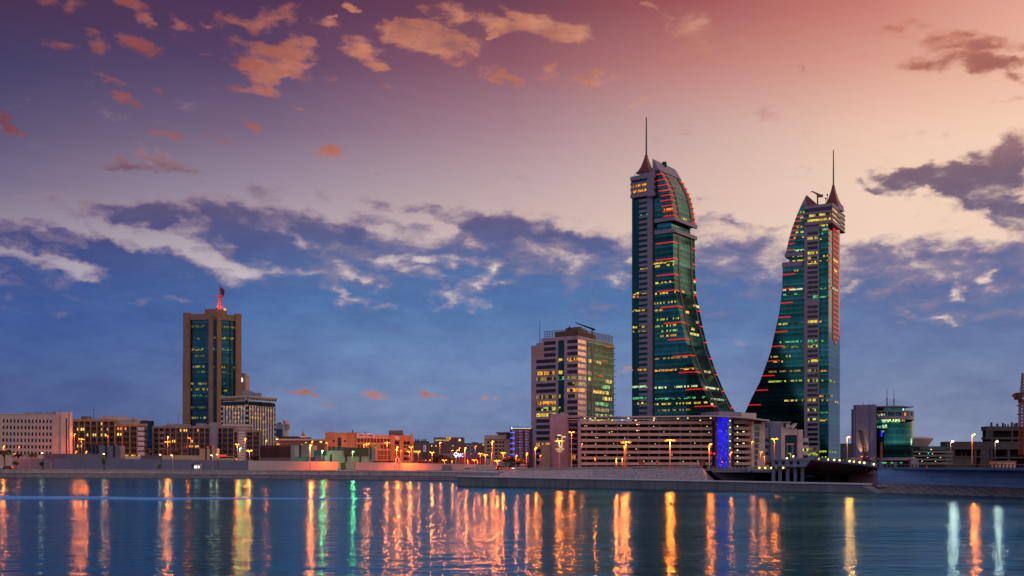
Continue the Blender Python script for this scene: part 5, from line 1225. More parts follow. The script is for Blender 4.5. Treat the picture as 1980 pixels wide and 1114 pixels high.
def middle_town():
    fr = Fr(800, 640, 0)
    root = thing('shop_block', 'brown shop block with dark cones on its roof and a tall white sign', 'shop building', (*fr.xy(6, -5), GZ))
    part('wall', MB().pb(fr, 798, 857, 830, 905, -12, 0), brown, root)
    part('roof_terrace', MB().pb(fr, 800, 853.4, 828, 857, -8, -.4), grey_d, root)
    for x in (802.8, 806.2, 809.4, 815, 819, 822.5): part('roof_cone', MB().cone(fpt(fr, x, 853.6, -3), fpt(fr, x, 847.5, -3), .55, .08, 6), black, root)
    part('lit_window_row', MB().pb(fr, 799, 871.8, 813, 875, -.1, .15), winlit, root)
    part('sign_tower', MB().pb(fr, 818, 859.5, 826, 905, -3, .8), grey_d, root)
    part('sign_panel', MB().pb(fr, 819.2, 860.8, 824, 874, .8, 1.0), E('pale_sign_glow', (210,190,214), .5), root)
    for k in range(5): part('sign_letter', MB().pb(fr, 820.6, 862 + k * 2.4, 822.6, 863.7 + k * 2.4, 1.0, 1.1), M('sign_blue', (40,44,110), .7), root)
    fr = Fr(828, 650, 0)
    root = thing('office_block', 'dark brown block with cream lit rooftop lettering behind the trees', 'office building', (*fr.xy(12, -6), GZ))
    db = M('dusky_brown_render', (112,92,90), .85, streak=.1)
    part('wall', MB().pb(fr, 830, 857, 898, 905, -14, 0), db, root)
    part('upper_storey', MB().pb(fr, 838.5, 845.8, 896, 858, -14, -.6), db, root)
    text_part('lettering', 'UNITED HOUSE', fr, 841, 868, 851.4, 2.6, -.3, E('cream_sign_glow', (1,1,1), 1), root)
    part('lit_logo', MB().pb(fr, 867.3, 845, 871.6, 850, -.4, -.1), winlit_o, root); part('lit_logo', MB().pb(fr, 863, 845.8, 864.8, 848.2, -.4, -.1), winlit, root)
    part('lit_logo', MB().cone(fpt(fr, 888.8, 851.2, -.4), fpt(fr, 888.8, 851.2, -.1), .75, .75, 8), E('cream_sign_glow', (1,1,1), 1), root)
    for x in (833.8, 842): part('lit_window', MB().pb(fr, x, 860.8, x + 1.8, 864, -.1, .1), winlit, root)
    part('lit_window', MB().pb(fr, 875, 861, 876.6, 863, -.1, .1), E('cream_sign_glow', (1,1,1), 1), root)
    part('pale_panel', MB().pb(fr, 853.5, 877, 872, 885, -.1, .3), grey, root)
    fr = Fr(897, 700, 0)
    root = thing('house_block', 'low grey and brown house block between the lettered block and the pale block', 'building', (*fr.xy(6, -6), GZ))
    part('wall', MB().pb(fr, 896, 857, 937, 905, -12, 0), brown, root); part('wall', MB().pb(fr, 900, 860.5, 918, 905, -12, .5), grey, root)
    for x, y in ((904, 864), (912, 864), (904, 869), (912, 871)): part('window', MB().pb(fr, x, y, x + 3, y + 2.8, .4, .65), darkwin, root)
    part('lit_window', MB().pb(fr, 933, 859, 936, 861, 0, .2), winlit, root)
    part('roof_plant', MB().pb(fr, 912, 855, 924, 857.5, -6, -2), black, root)
    fr = Fr(900, 560, 0)
    root = thing('billboard', 'long blue billboard on a low wall between the street lamps', 'billboard', (*fr.xy(6, -.5), GZ))
    part('panel', MB().pb(fr, 901, 874.5, 934, 884.5, -.4, 0), M('deep_blue_board', (40,66,132), .5, var=.3, scale=.3), root)
    part('frame', MB().pb(fr, 900, 884.5, 935, 887, -.6, .1), M('maroon_base', (110,58,60), .8), root); part('base_wall', MB().pb(fr, 890, 887, 936, 905, -2, -.2), M('maroon_base', (1,1,1)), root)
    part('white_logo', MB().extrude([fpt(fr, 910, 877, .05), fpt(fr, 912, 877, .05), fpt(fr, 910.5, 880.5, .05)], (0, .04, 0)), white, root)
    fr = Fr(877, 545, 0)
    root = thing('sign', 'glowing blue and white sign reading BFC with a diamond emblem', 'sign', W(882, 905, 545))
    part('post', MB().pb(fr, 880.4, 884, 881.6, 906, -.3, .1), grey, root)
    part('panel', MB().pb(fr, 885, 876, 896.5, 884.5, -.3, 0), E('blue_sign_glow', (24,60,190), .9), root)
    part('emblem_plate', MB().extrude([fpt(fr, 876.4, 879, 0), fpt(fr, 881.5, 884.6, 0), fpt(fr, 886.6, 879, 0), fpt(fr, 881.5, 873.6, 0)], (0, .3, 0)), E('blue_sign_glow', (1,1,1), 1), root)
    wg = E('white_sign_glow', (236,244,255), 2.0)
    text_part('lettering', 'BFC', fr, 886.4, 896, 880.2, 6.6, .05, wg, root)
    e = MB()
    Q = [(877.4, 879), (881.5, 883.6), (885.6, 879), (881.5, 874.6)]
    for (xa, ya), (xb, yb) in zip(Q, Q[1:] + Q[:1]): e.cone(fpt(fr, xa, ya, .15), fpt(fr, xb, yb, .15), .2, .2, 5)
    part('emblem', e, wg, root); part('emblem', MB().pb(fr, 880, 880, 883.2, 884.6, .05, .3), wg, root)
    fr = Fr(937, 660, 0)
    root = thing('office_block', 'pale beige block with square windows left of the blue lit hotel', 'office building', (*fr.xy(8, -6), GZ))
    st = M('pale_beige_render', (176,158,142), .85)
    part('wall', MB().pb(fr, 936.5, 841.5, 987, 905, -14, 0), st, root); part('upper_storey', MB().pb(fr, 962, 837, 979, 842, -12, -.3), brown, root)
    part('roof_edge', MB().pb(fr, 959, 835.8, 981, 837.2, -12, .6), rustm, root); part('teal_panel', MB().pb(fr, 979, 835.8, 986.5, 849, -2, .3), tealwin, root)
    part('rust_band', MB().pb(fr, 937, 849.6, 980, 850.8, -.1, .3), rustm, root)
    for j in range(5):
        for k, x in enumerate((942, 947, 957, 965, 971)): part('window', MB().pb(fr, x, 853 + j * 7.4, x + (6 if k in (1, 2) else 4), 857.4 + j * 7.4, -.2, .1), tealwin, root)
    fr = Fr(985, 650, 0)
    root = thing('hotel', 'mauve hotel block with a chequered window grid and blue lit fins', 'hotel', (*fr.xy(6, -6), GZ))
    part('wall', MB().pb(fr, 986, 829, 1030, 905, -12, 0), M('dark_plum_wall', (72,56,66), .8), root)
    bl = E('blue_fin_glow', (70,100,255), 1.8); pn = M('mauve_panel', (160,144,160), .8)
    part('roof_light', MB().pb(fr, 986, 824.6, 1030, 826.6, -6, .2), E('dim_blue_glow', (70,120,220), .8), root)
    part('sign_band', MB().pb(fr, 986, 826.6, 1030, 829.4, -1, .1), black, root)
    part('lit_emblem', MB().cone(fpt(fr, 989.4, 829.6, .3), fpt(fr, 989.4, 826.4, .3), .5, .2, 6), E('white_sign_glow', (1,1,1), 1), root)
    random.seed(3); x = 991.5
    while x < 1026:
        w = .8 + random.random() * 1.2; part('sign_letter', MB().pb(fr, x, 827.4, x + w, 829.2, .1, .3), E('cream_sign_glow', (1,1,1), 1), root); x += w + .5
    for j in range(12):
        for k, x in enumerate((990.2, 996.2 + 2.4, 1002.8, 1009.0, 1014.8, 1021)):
            y = 831.5 + j * 5.35; part('pale_panel', MB().pb(fr, x + (j % 2) * .8, y, x + (6 if k % 2 == 0 else 2.0), y + 4.2, -.1, .25), pn, root)
    for k in range(6): part('blue_fin', MB().pb(fr, 986.2, 836 + k * 10.6, 995.8, 837.3 + k * 10.6, .2, .8), bl, root)
    for x, y in ((1005.3, 833.5), (1017.4, 838.6), (1017.3, 849), (1005, 854.6), (1017, 860), (1005, 865.4), (1017, 870.8)): part('blue_lamp', MB().pb(fr, x - .7, y - .8, x + .7, y + .8, .25, .45), bl, root)
middle_town()

# ------------------------------------------------------------------ bridge and right bank
bridge_m = M('bridge_concrete', (112,124,150), .8, var=.12, scale=.4, streak=.12)
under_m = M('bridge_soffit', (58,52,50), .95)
lampw = E('bridge_lamp_glow', (255,206,110), 4.5)
def bridge():
    root = thing('road_bridge', 'slate grey curved road bridge on five columns with round parapet lamps', 'bridge', W(1600, 930, 235))
    fr = Fr(1488, 240, 0)
    for k, x in enumerate((1492.5, 1505, 1519.8, 1534.5, 1548.5)):
        c = W(x + 3.2, 903, 241); part('column', MB().cone((c.x, c.y, .9), (c.x, c.y, c.z + .3), .42, .38, 12), bridge_m, root)
    ch = MB()
    P = lambda x, y: fpt(fr, x, y, .7)
    ch.extrude([P(1492, 902.5), P(1556, 902.5), P(1560, 897), P(1566, 889.2), P(1489, 889.2)], (0, .5, 0))
    part('cross_head', ch, bridge_m, root)
    part('cross_head_top', MB().pb(fr, 1488.4, 887.6, 1566.5, 889.6, -1.2, .95), bridge_m, root)
    for x in (1497, 1510, 1525, 1539): part('opening', MB().pb(fr, x, 892, x + 6.2, 898, .6, .76), M('dark_opening', (20,18,24), .9), root)
    part('deck_edge', MB().extrude([P(1531, 888), P(1535, 884.8), P(1567, 886.5), P(1567, 888.4)], (0, 5, 0)), bridge_m, root)
    # curved deck sweeping down to the right
    path = [(1566, 243, 885.2, 889.6), (1590, 236, 885.4, 893.2), (1615, 230, 886.6, 894.8), (1640, 225, 888.6, 897), (1665, 220, 891.4, 899.6), (1700, 214.2, 896.6, 905.2)]
    sof = [(1556, 903.5), (1590, 908.0), (1615, 910.5), (1640, 912.3), (1665, 913.4), (1700, 913.6)]
    pm, dk = MB(), MB()
    pts = []
    for (px, Y, yt, yb), (sx, sy) in zip(path, sof): pts.append((W(px, yt, Y), W(px, yb, Y), W(sx, sy, Y + 6)))
    for (a, b, c), (d, e, f) in zip(pts, pts[1:]):
        up = Vector((0, 0, .38 * (a.z - b.z)))
        pm.hexa([b, e, e + Vector((0, .35, 0)), b + Vector((0, .35, 0)), b + up, e + up, e + up + Vector((0, .35, 0)), b + up + Vector((0, .35, 0))])
        dk.hexa([c + Vector((0, 0, -.05)), f + Vector((0, 0, -.05)), f + Vector((0, 16, -.3)), c + Vector((0, 16, -.3)), b + Vector((0, .05, .1)), e + Vector((0, .05, .1)), e + Vector((0, 18, .1)), b + Vector((0, 18, .1))])
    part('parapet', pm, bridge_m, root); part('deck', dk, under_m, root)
    fl = Vector((0, 0, 0)); n = 20
    for k in range(n):
        t = k / n * (len(path) - 1) + .04; i = min(int(t), len(path) - 2); f = t - i
        a = pts[i][0].lerp(pts[i + 1][0], f); b = pts[i][1].lerp(pts[i + 1][1], f); h = a.z - b.z
        q = MB().extrude([b + Vector((0, 0, h * .3)), b + Vector((.42, 0, h * .3)), b + Vector((.36, 0, h * .62)), b + Vector((.6, 0, h)), b + Vector((.1, 0, h)), b + Vector((-.06, 0, h * .66))], (0, .3, 0))
        part('baluster', q, bridge_m, root)
    for px in (1582.5, 1600, 1611, 1621, 1640.5, 1650, 1660, 1669, 1687.5):
        for i in range(len(path) - 1):
            if path[i][0] <= px <= path[i + 1][0]:
                f = (px - path[i][0]) / (path[i + 1][0] - path[i][0]); a = pts[i][0].lerp(pts[i + 1][0], f); b = pts[i][1].lerp(pts[i + 1][1], f)
                part('parapet_lamp', MB().sphere(b.lerp(a, .62) + Vector((.2, -.16, 0)), .2), lampw, root)
    part('top_rail', MB().hexa([pts[0][0] + Vector((-.5, 0, -.9)), pts[0][0] + Vector((.7, 0, -.9)), pts[0][0] + Vector((.7, .5, -.9)), pts[0][0] + Vector((-.5, .5, -.9)), pts[0][0] + Vector((-.5, 0, .1)), pts[0][0] + Vector((.7, 0, .1)), pts[0][0] + Vector((.7, .5, .1)), pts[0][0] + Vector((-.5, .5, .1))]), bridge_m, root)
    part('abutment', MB().prism([(wl[0][0] - .05, wl[0][1] + .6), (wl[0][0] + 6, 252), (wl[0][0] + 9, 252), (wl[0][0] + 2, wl[0][1] + .6)], .8, 4.2), M('abutment_concrete', (150,132,134), .9, streak=.15), root)
    part('abutment', MB().pb(Fr(1605, 262, 0), 1604, 903, 1645, 933, -3, 0), bridge_m, root)
bridge()

def rear_span():
    root = thing('road_bridge', 'far bridge span with a dark underside and small warm parapet lamps behind the columns', 'bridge', W(1460, 905, 300))
    fr = Fr(1370, 303, 0)
    part('parapet', MB().pb(fr, 1371, 905.8, 1452, 909, -.5, 0), bridge_m, root)
    part('side_wall', MB().extrude([fpt(fr, 1374, 909, -.2), fpt(fr, 1453, 909, -.2), fpt(fr, 1453, 930, -.2), fpt(fr, 1400, 930, -.2)], (0, 3, 0)), M('pale_panel_wall', (134,132,150), .8, joint=(2.2, 1.3, .05), jdark=.72), root)
    part('end_post', MB().pb(fr, 1368, 901.5, 1371.5, 908, -.6, .3), bridge_m, root)
    part('pier', MB().pb(fr, 1444, 902, 1458, 930, -1, .4), bridge_m, root)
    f2 = Fr(1452, 300, 0)
    part('parapet', MB().pb(f2, 1452, 905.6, 1612, 909.8, -.6, 0), bridge_m, root)
    sp = MB().extrude([fpt(f2, 1456, 909.6, -.3), fpt(f2, 1612, 909.6, -.3), fpt(f2, 1610, 919.5, -.3), fpt(f2, 1560, 915, -.3), fpt(f2, 1508, 912, -.3), fpt(f2, 1480, 915, -.3), fpt(f2, 1456, 921, -.3)], (0, .8, 0))
    part('girder', sp, bridge_m, root)
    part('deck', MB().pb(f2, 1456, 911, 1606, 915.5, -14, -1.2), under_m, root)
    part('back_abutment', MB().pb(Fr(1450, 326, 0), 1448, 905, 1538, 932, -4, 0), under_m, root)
    for k in range(24):
        x = 1378 + k * 7.1
        if x > 1600: break
        q = MB().extrude([fpt(fr, x, 906.2, .02), fpt(fr, x + 2.4, 906.2, .02), fpt(fr, x + 3.2, 901.8, .02), fpt(fr, x + .8, 901.8, .02)], (0, .35, 0)); part('baluster', q, bridge_m, root)
    for x in (1468, 1479.3, 1491, 1514, 1527, 1562):
        part('parapet_lamp', MB().sphere(fpt(f2, x, 904.6, .2), .24), lampw, root)
rear_span()

def right_wall():
    root = thing('retaining_wall', 'long sky tinted interlocking panel wall with dark balusters at the right', 'wall', (wl[0][0], wl[0][1], 0))
    f = MB(); cp = MB(); rv = MB()
    top = lambda px: 4.62 - (px - 1697) / 283 * .12; bot = lambda px: 1.68 - (px - 1697) / 283 * .36
    pxs = (1697, 1800, 1900, 1980, 2100, 2300)
    for i in range(len(wl) - 1):
        (xa, ya), (xb, yb) = wl[i], wl[i + 1]; ta, tb, ba, bb = top(pxs[i]), top(pxs[i + 1]), bot(pxs[i]), bot(pxs[i + 1])
        f.hexa([(xa, ya, ba), (xb, yb, bb), (xb + .3, yb + .55, bb), (xa + .3, ya + .55, ba), (xa, ya, ta), (xb, yb, tb), (xb + .3, yb + .55, tb), (xa + .3, ya + .55, ta)])
        cp.hexa([(xa - .06, ya - .15, ta), (xb - .06, yb - .15, tb), (xb + .3, yb + .6, tb), (xa + .3, ya + .6, ta), (xa - .06, ya - .15, ta + .28), (xb - .06, yb - .15, tb + .28), (xb + .3, yb + .6, tb + .28), (xa + .3, ya + .6, ta + .28)])
        rv.hexa([(xa - 2, ya - 4.6, -.5), (xb - 2, yb - 4.6, -.5), (xb, yb - .02, -.5), (xa, ya - .02, -.5), (xa - 2, ya - 4.6, -.1), (xb - 2, yb - 4.6, -.1), (xb, yb - .02, bb + .1), (xa, ya - .02, ba + .1)])
    part('panel_wall', f, blue_wall, root); part('coping', cp, bridge_m, root); part('revetment', rv, revet_m, root)
    for k in range(44):
        px = 1706 + k * 7.15; Y = wallY(px); x = (px - CX) / F * Y; z = top(px) + .26
        part('baluster', MB().extrude([Vector((x, Y, z)), Vector((x + .26, Y, z)), Vector((x + .34, Y, z + .55)), Vector((x + .12, Y, z + .55))], (.1, .3, 0)), black if k > 3 else bridge_m, root)
    rl = MB()
    (xa, ya), (xb, yb) = wl[0], wl[-1]
    rl.hexa([(xa, ya + .1, 5.35), (xb, yb + .1, 5.2), (xb, yb + .25, 5.2), (xa, ya + .25, 5.35), (xa, ya + .1, 5.45), (xb, yb + .1, 5.3), (xb, yb + .25, 5.3), (xa, ya + .25, 5.45)])
    part('hand_rail', rl, M('rail_tan', (170,120,96), .6), root)
    for px in (1703, 1731):
        a = W(px, 906, wallY(px) - .1); part('end_post', MB().box(a.x - .25, a.x + .3, a.y - .1, a.y + .4, a.z, a.z + 1.25), bridge_m, root)
    rd = MB().add([(wl[0][0] + .5, wl[0][1] + .7, 4.45), (wl[-1][0] + .5, wl[-1][1] + .7, 4.3), (wl[-1][0] + 160, wl[-1][1] + .7, 4.3), (160, 420, 4.45), (wl[0][0] + .5, 420, 4.45)], [[0, 1, 2, 3, 4]])
    solo('road', rd, asphalt, kind='structure')
right_wall()

def round_office():
    fr = Fr(1650, 600, 0)
    root = thing('office_building', 'round green glass office building with a slate concrete slab and two roof masts', 'office building', (*fr.xy(18, -10), GZ))
    sl = M('slate_concrete', (100,102,134), .75, joint=(2.6, 2.0, .04), jdark=.9)
    part('slab', MB().pb(fr, 1650.5, 791, 1654.5, 905, -4, 0), sl, root); part('slab', MB().pb(fr, 1654.5, 783, 1679, 905, -4, .4), sl, root); part('slab', MB().pb(fr, 1679, 782, 1696, 905, -20, -1.2), sl, root)
    c = W(1724, 905, 613); Rr = 40.5 / F * 600
    z = lambda y: CZ + (HY - y) / F * 601
    part('curtain_wall', MB().lathe((c.x, c.y, 0), [(Rr, GZ), (Rr, z(811))], 40), round_glass, root, smooth=True)
    part('white_ring', MB().lathe((c.x, c.y, 0), [(Rr + .3, z(811)), (Rr + .3, z(804.5))], 40), pilm, root, smooth=False)
    part('gallery_glass', MB().lathe((c.x, c.y, 0), [(Rr - 1.2, z(804.5)), (Rr - 1.2, z(795))], 40), round_glass, root)
    for k in range(9):
        a = R(200 + k * 20); part('gallery_post', MB().cone((c.x + math.cos(a) * (Rr - .2), c.y + math.sin(a) * (Rr - .2), z(804.5)), (c.x + math.cos(a) * (Rr - .2), c.y + math.sin(a) * (Rr - .2), z(795)), .32, .32, 6), pilm, root)
    part('gallery_ring', MB().lathe((c.x, c.y, 0), [(Rr + .2, z(796)), (Rr + .2, z(793.6))], 40), pilm, root)
    part('top_glass', MB().lathe((c.x - 2, c.y, 0), [(Rr - 2.5, z(794)), (Rr - 2.5, z(787))], 36), round_glass, root)
    part('roof_disc', MB().lathe((c.x - 2, c.y, 0), [(Rr - 1.0, z(787)), (Rr - .6, z(785.4)), (Rr - 1.2, z(784))], 36), pilm, root)
    part('roof_wing', MB().extrude([W(1752, 789.5, 606), W(1767, 787.5, 606), W(1767, 785.5, 606), W(1752, 786.5, 606)], (0, 5, 0)), grey_d, root)
    part('gallery_wing', MB().extrude([W(1752, 797, 606), W(1767, 797, 606), W(1766, 795.4, 606), W(1752, 793.6, 606)], (0, 5, 0)), pilm, root)
    part('podium', MB().lathe((c.x, c.y, 0), [(Rr + 1.4, z(890)), (Rr + 1.4, z(885))], 40), pilm, root); part('podium', MB().pb(fr, 1644, 884.5, 1690, 890, -6, 1.5), pilm, root); part('podium', MB().pb(fr, 1760, 887, 1774, 905, -6, 1.5), pilm, root)
    lf = lambda x0, x1, y, h, m, nm='lit_window_row': part(nm, arcstrip(c, Rr + .12, x0, x1, z(y + h), z(y - h)), m, root)
    lf(1704, 1741, 813, 2.6, LIT('bright_green_office', (200,255,170), 1.8, .85, cell=1.1)); lf(1744, 1750, 812.6, 2.2, lit_o); lf(1690, 1702, 814, 1.4, lit_g)
    lf(1706, 1715, 824, 3.2, LIT('bright_green_office', (1,1,1), 1)); lf(1695, 1704, 825, 2, lit_g); lf(1706, 1709, 834, 1.8, lit_w)
    lf(1690, 1745, 895, 1.2, lit_g)
    bl = E('blue_window_glow', (40,40,255), 1.8)
    for y in (814, 824.5, 833.5, 838, 842): part('blue_lamp', arcstrip(c, Rr + .2, 1703, 1705.5, z(y + 1.6), z(y - 1.4)), bl, root)
    part('lit_window_row', arcstrip(c, Rr - 1.0, 1697, 1711, z(803.6), z(799)), lit_w, root); part('lit_window', arcstrip(c, Rr - 1.0, 1749, 1752, z(803.6), z(797.5)), winlit_o, root)
    for x, y in ((1715, 752), (1728.5, 755)):
        a = W(x, 785, 612); part('mast', MB().cone(a, W(x, y + 17, 612), .36, .3, 8).cone(W(x, y + 17, 612), W(x, y, 612), .2, .12, 6), grey_d, root)
    for a, b in (((1715, 770), (1700, 784)), ((1715, 770), (1727, 784)), ((1728.5, 772), (1716, 784)), ((1728.5, 772), (1748, 784))): part('stay_cable', MB().cone(W(*a, 612), W(*b, 612), .05, .05, 4), grey_d, root)
    a = W(1669, 783, 606); part('aerial', MB().cone(a, a + Vector((0, 0, 1.2)), .15, .1, 5), black, root)
    for px in (1664.3, 1673.8):
        p = fpt(fr, px, 884, 1.6); part('uplight', MB().cone(p, p + Vector((0, 0, .5)), .3, .45, 8), sodium, root)
        l = bpy.data.lights.new('uplight_beam', 'SPOT'); l.energy = 9000; l.color = (1, .45, .14); l.spot_size = R(56); l.spot_blend = .9; l.shadow_soft_size = .2
        o = bpy.data.objects.new('uplight_beam', l); C.objects.link(o); o.parent = root; o.location = p + Vector((0, -.3, .7)) - wloc(root)
        o.rotation_euler = (R(180 - 9), 0, 0)
def arcstrip(c, r, x0, x1, z0, z1, n=10):
    """strip on the near side of a round wall, between two picture columns"""
    def ang(px):
        k = (px - CX) / F                                        # ray X = k*Y; meet the circle
        A = 1 + k * k; B = -2 * (k * c.x + c.y); Cc = c.x ** 2 + c.y ** 2 - r * r
        Y = (-B - math.sqrt(max(0, B * B - 4 * A * Cc))) / (2 * A); return math.atan2(Y - c.y, k * Y - c.x)
    a0, a1 = ang(x0), ang(x1); mb = MB()
    for i in range(n):
        a, b = a0 + (a1 - a0) * i / n, a0 + (a1 - a0) * (i + 1) / n
        mb.hexa([(c.x + math.cos(t) * q, c.y + math.sin(t) * q, zz) for zz in (z0, z1) for t, q in ((a, r), (b, r), (b, r - .3), (a, r - .3))])
    return mb
round_office()

def right_far():
    fr = Fr(1630, 640, 0)
    root = thing('office_block', 'plain green grey block left of the round glass building', 'office building', (*fr.xy(3, -5), GZ))
    part('wall', MB().pb(fr, 1630.5, 858.5, 1652, 905, -6, 0), M('green_grey_render', (96,116,112), .8, streak=.08), root)
    part('roof_edge', MB().pb(fr, 1630, 857.6, 1652, 859.2, -6.3, .3), M('green_grey_edge', (120,136,130), .8), root)
    root = thing('water_tank', 'pale saucer shaped tank with a red beacon behind the round building', 'tank', W(1775, 905, 700))
    c = W(1776, 905, 700); z = lambda y: CZ + (HY - y) / F * 700
    part('bowl', MB().lathe((c.x, c.y, 0), [(3.0, GZ), (3.0, z(885)), (4.6, z(868)), (8.9, z(849.5)), (9.0, z(848)), (6.5, z(846)), (2.5, z(845))], 28), M('pale_tank', (196,172,168), .8), root, smooth=False)
    part('beacon', MB().sphere((c.x - 7.6, c.y - 4.5, z(843.5)), .5), E('red_beacon_glow', (255,60,50), 8), root)
    fr = Fr(1762, 620, 0)
    root = thing('car_park', 'far open deck car park with thin grey green floors at the right', 'car park', (*fr.xy(12, -8), GZ))
    part('core', MB().pb(fr, 1779, 863.5, 1830, 905, -20, -8), M('teal_grey_wall', (74,96,100), .8), root)
    part('upper_wall', MB().pb(fr, 1779, 863, 1829, 870.5, -8, 0), M('teal_grey_wall', (1,1,1)), root)
    gm = M('deck_grey_green', (122,124,120), .8)
    for k in range(4): part('deck_parapet', MB().pb(fr, 1762, 872 + k * 7.4, 1842, 875.6 + k * 7.4, -14, .2), gm, root)
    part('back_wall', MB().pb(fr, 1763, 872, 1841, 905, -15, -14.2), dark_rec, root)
    for x, y in ((1781, 876.6), (1769, 884), (1766, 891), (1806, 877), (1797, 884.5), (1812, 891.5), (1786, 891.2), (1822, 884)): part('ceiling_lamp', MB().pb(fr, x, y, x + 1.1, y + 1, -3, -2.7), dotlight, root)
    part('lamp', MB().pb(fr, 1799.6, 868.4, 1801, 870, .1, .4), dotlight, root); part('lamp', MB().pb(fr, 1793.8, 875.8, 1795.4, 877.4, .3, .5), E('cyan_glow', (60,180,255), 2.5), root)
    # unfinished concrete frames
    cm = M('raw_concrete', (84,77,80), .9, var=.2, streak=.2)
    fr = Fr(1830, 680, 0)
    root = thing('building_shell', 'low unfinished concrete building shell with dark open bays', 'building shell', (*fr.xy(15, -8), GZ))
    part('roof_beam', MB().pb(fr, 1829, 854, 2060, 869, -9, 0), cm, root)
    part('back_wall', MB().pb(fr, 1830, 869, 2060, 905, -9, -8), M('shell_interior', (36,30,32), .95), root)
    for x0, x1 in ((1829, 1846.5), (1885, 1888.5), (1896.5, 1920), (1949, 1953.5)): part('wall_panel', MB().pb(fr, x0, 869, x1, 905, -6, -.3), cm, root)
    part('floor_beam', MB().pb(fr, 1842, 882, 1920, 884.6, -7.5, -.2), cm, root); part('floor_beam', MB().pb(fr, 1916, 883.5, 2060, 886.5, -7.5, -.1), cm, root)
    part('infill', MB().pb(fr, 1845, 884.6, 1886, 905, -4, -1), M('shell_block', (92,80,74), .9), root)
    part('column', MB().pb(fr, 1913.5, 867, 1915.5, 905, -1, .3), black, root)
    for x in (1867, 1875): part('pale_slab', MB().pb(fr, x, 874, x + 1.6, 882, -7, -6.6), M('pale_opening', (120,120,130), .8), root)  # solid pale grey slabs inside the bay, without glow
    fr = Fr(1905, 760, 0)
    root = thing('building_shell', 'taller unfinished concrete frame with starter columns on its roof', 'building shell', (*fr.xy(10, -8), GZ))
    part('roof_beam', MB().pb(fr, 1906.5, 824.5, 2060, 833, -8, 0), cm, root)
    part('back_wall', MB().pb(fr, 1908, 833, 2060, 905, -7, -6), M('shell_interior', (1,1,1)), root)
    part('floor_slab', MB().pb(fr, 1906, 845.5, 2060, 849.5, -7.5, .2), cm, root)
    for x in (1917, 1956): part('column', MB().pb(fr, x, 833, x + 3.4, 905, -1.2, -.2), cm, root)
    part('net', MB().pb(fr, 1907, 833, 1917, 845.5, -1, -.5), M('green_net', (56,84,76), .8), root)
    for x, h in ((1918.4, 8), (1930, 5.5), (1941, 7), (1946, 5), (1951.5, 4.6), (1958, 8), (1963.5, 6), (1968, 7)):
        part('starter_column', MB().pb(fr, x, 824.5 - h, x + (3.4 if h > 5.4 else 2), 824.8, -3, -2.2), cm, root)
    fr = Fr(1922, 300, 0)
    root = thing('site_cabin', 'pale site cabin lit orange behind the right wall', 'cabin', (*fr.xy(2, -1), 4.4))
    part('wall', MB().pb(fr, 1922.5, 893.5, 1964, 905, -3, 0), M('cabin_wall', (206,168,146), .8), root); part('roof', MB().pb(fr, 1921.5, 891.6, 1965, 893.6, -3.3, .3), M('cabin_roof', (150,120,108), .7), root)
    for x in (1926, 1936.5): part('window', MB().pb(fr, x, 896, x + 2.6, 899, -.1, .05), darkwin, root)
right_far()

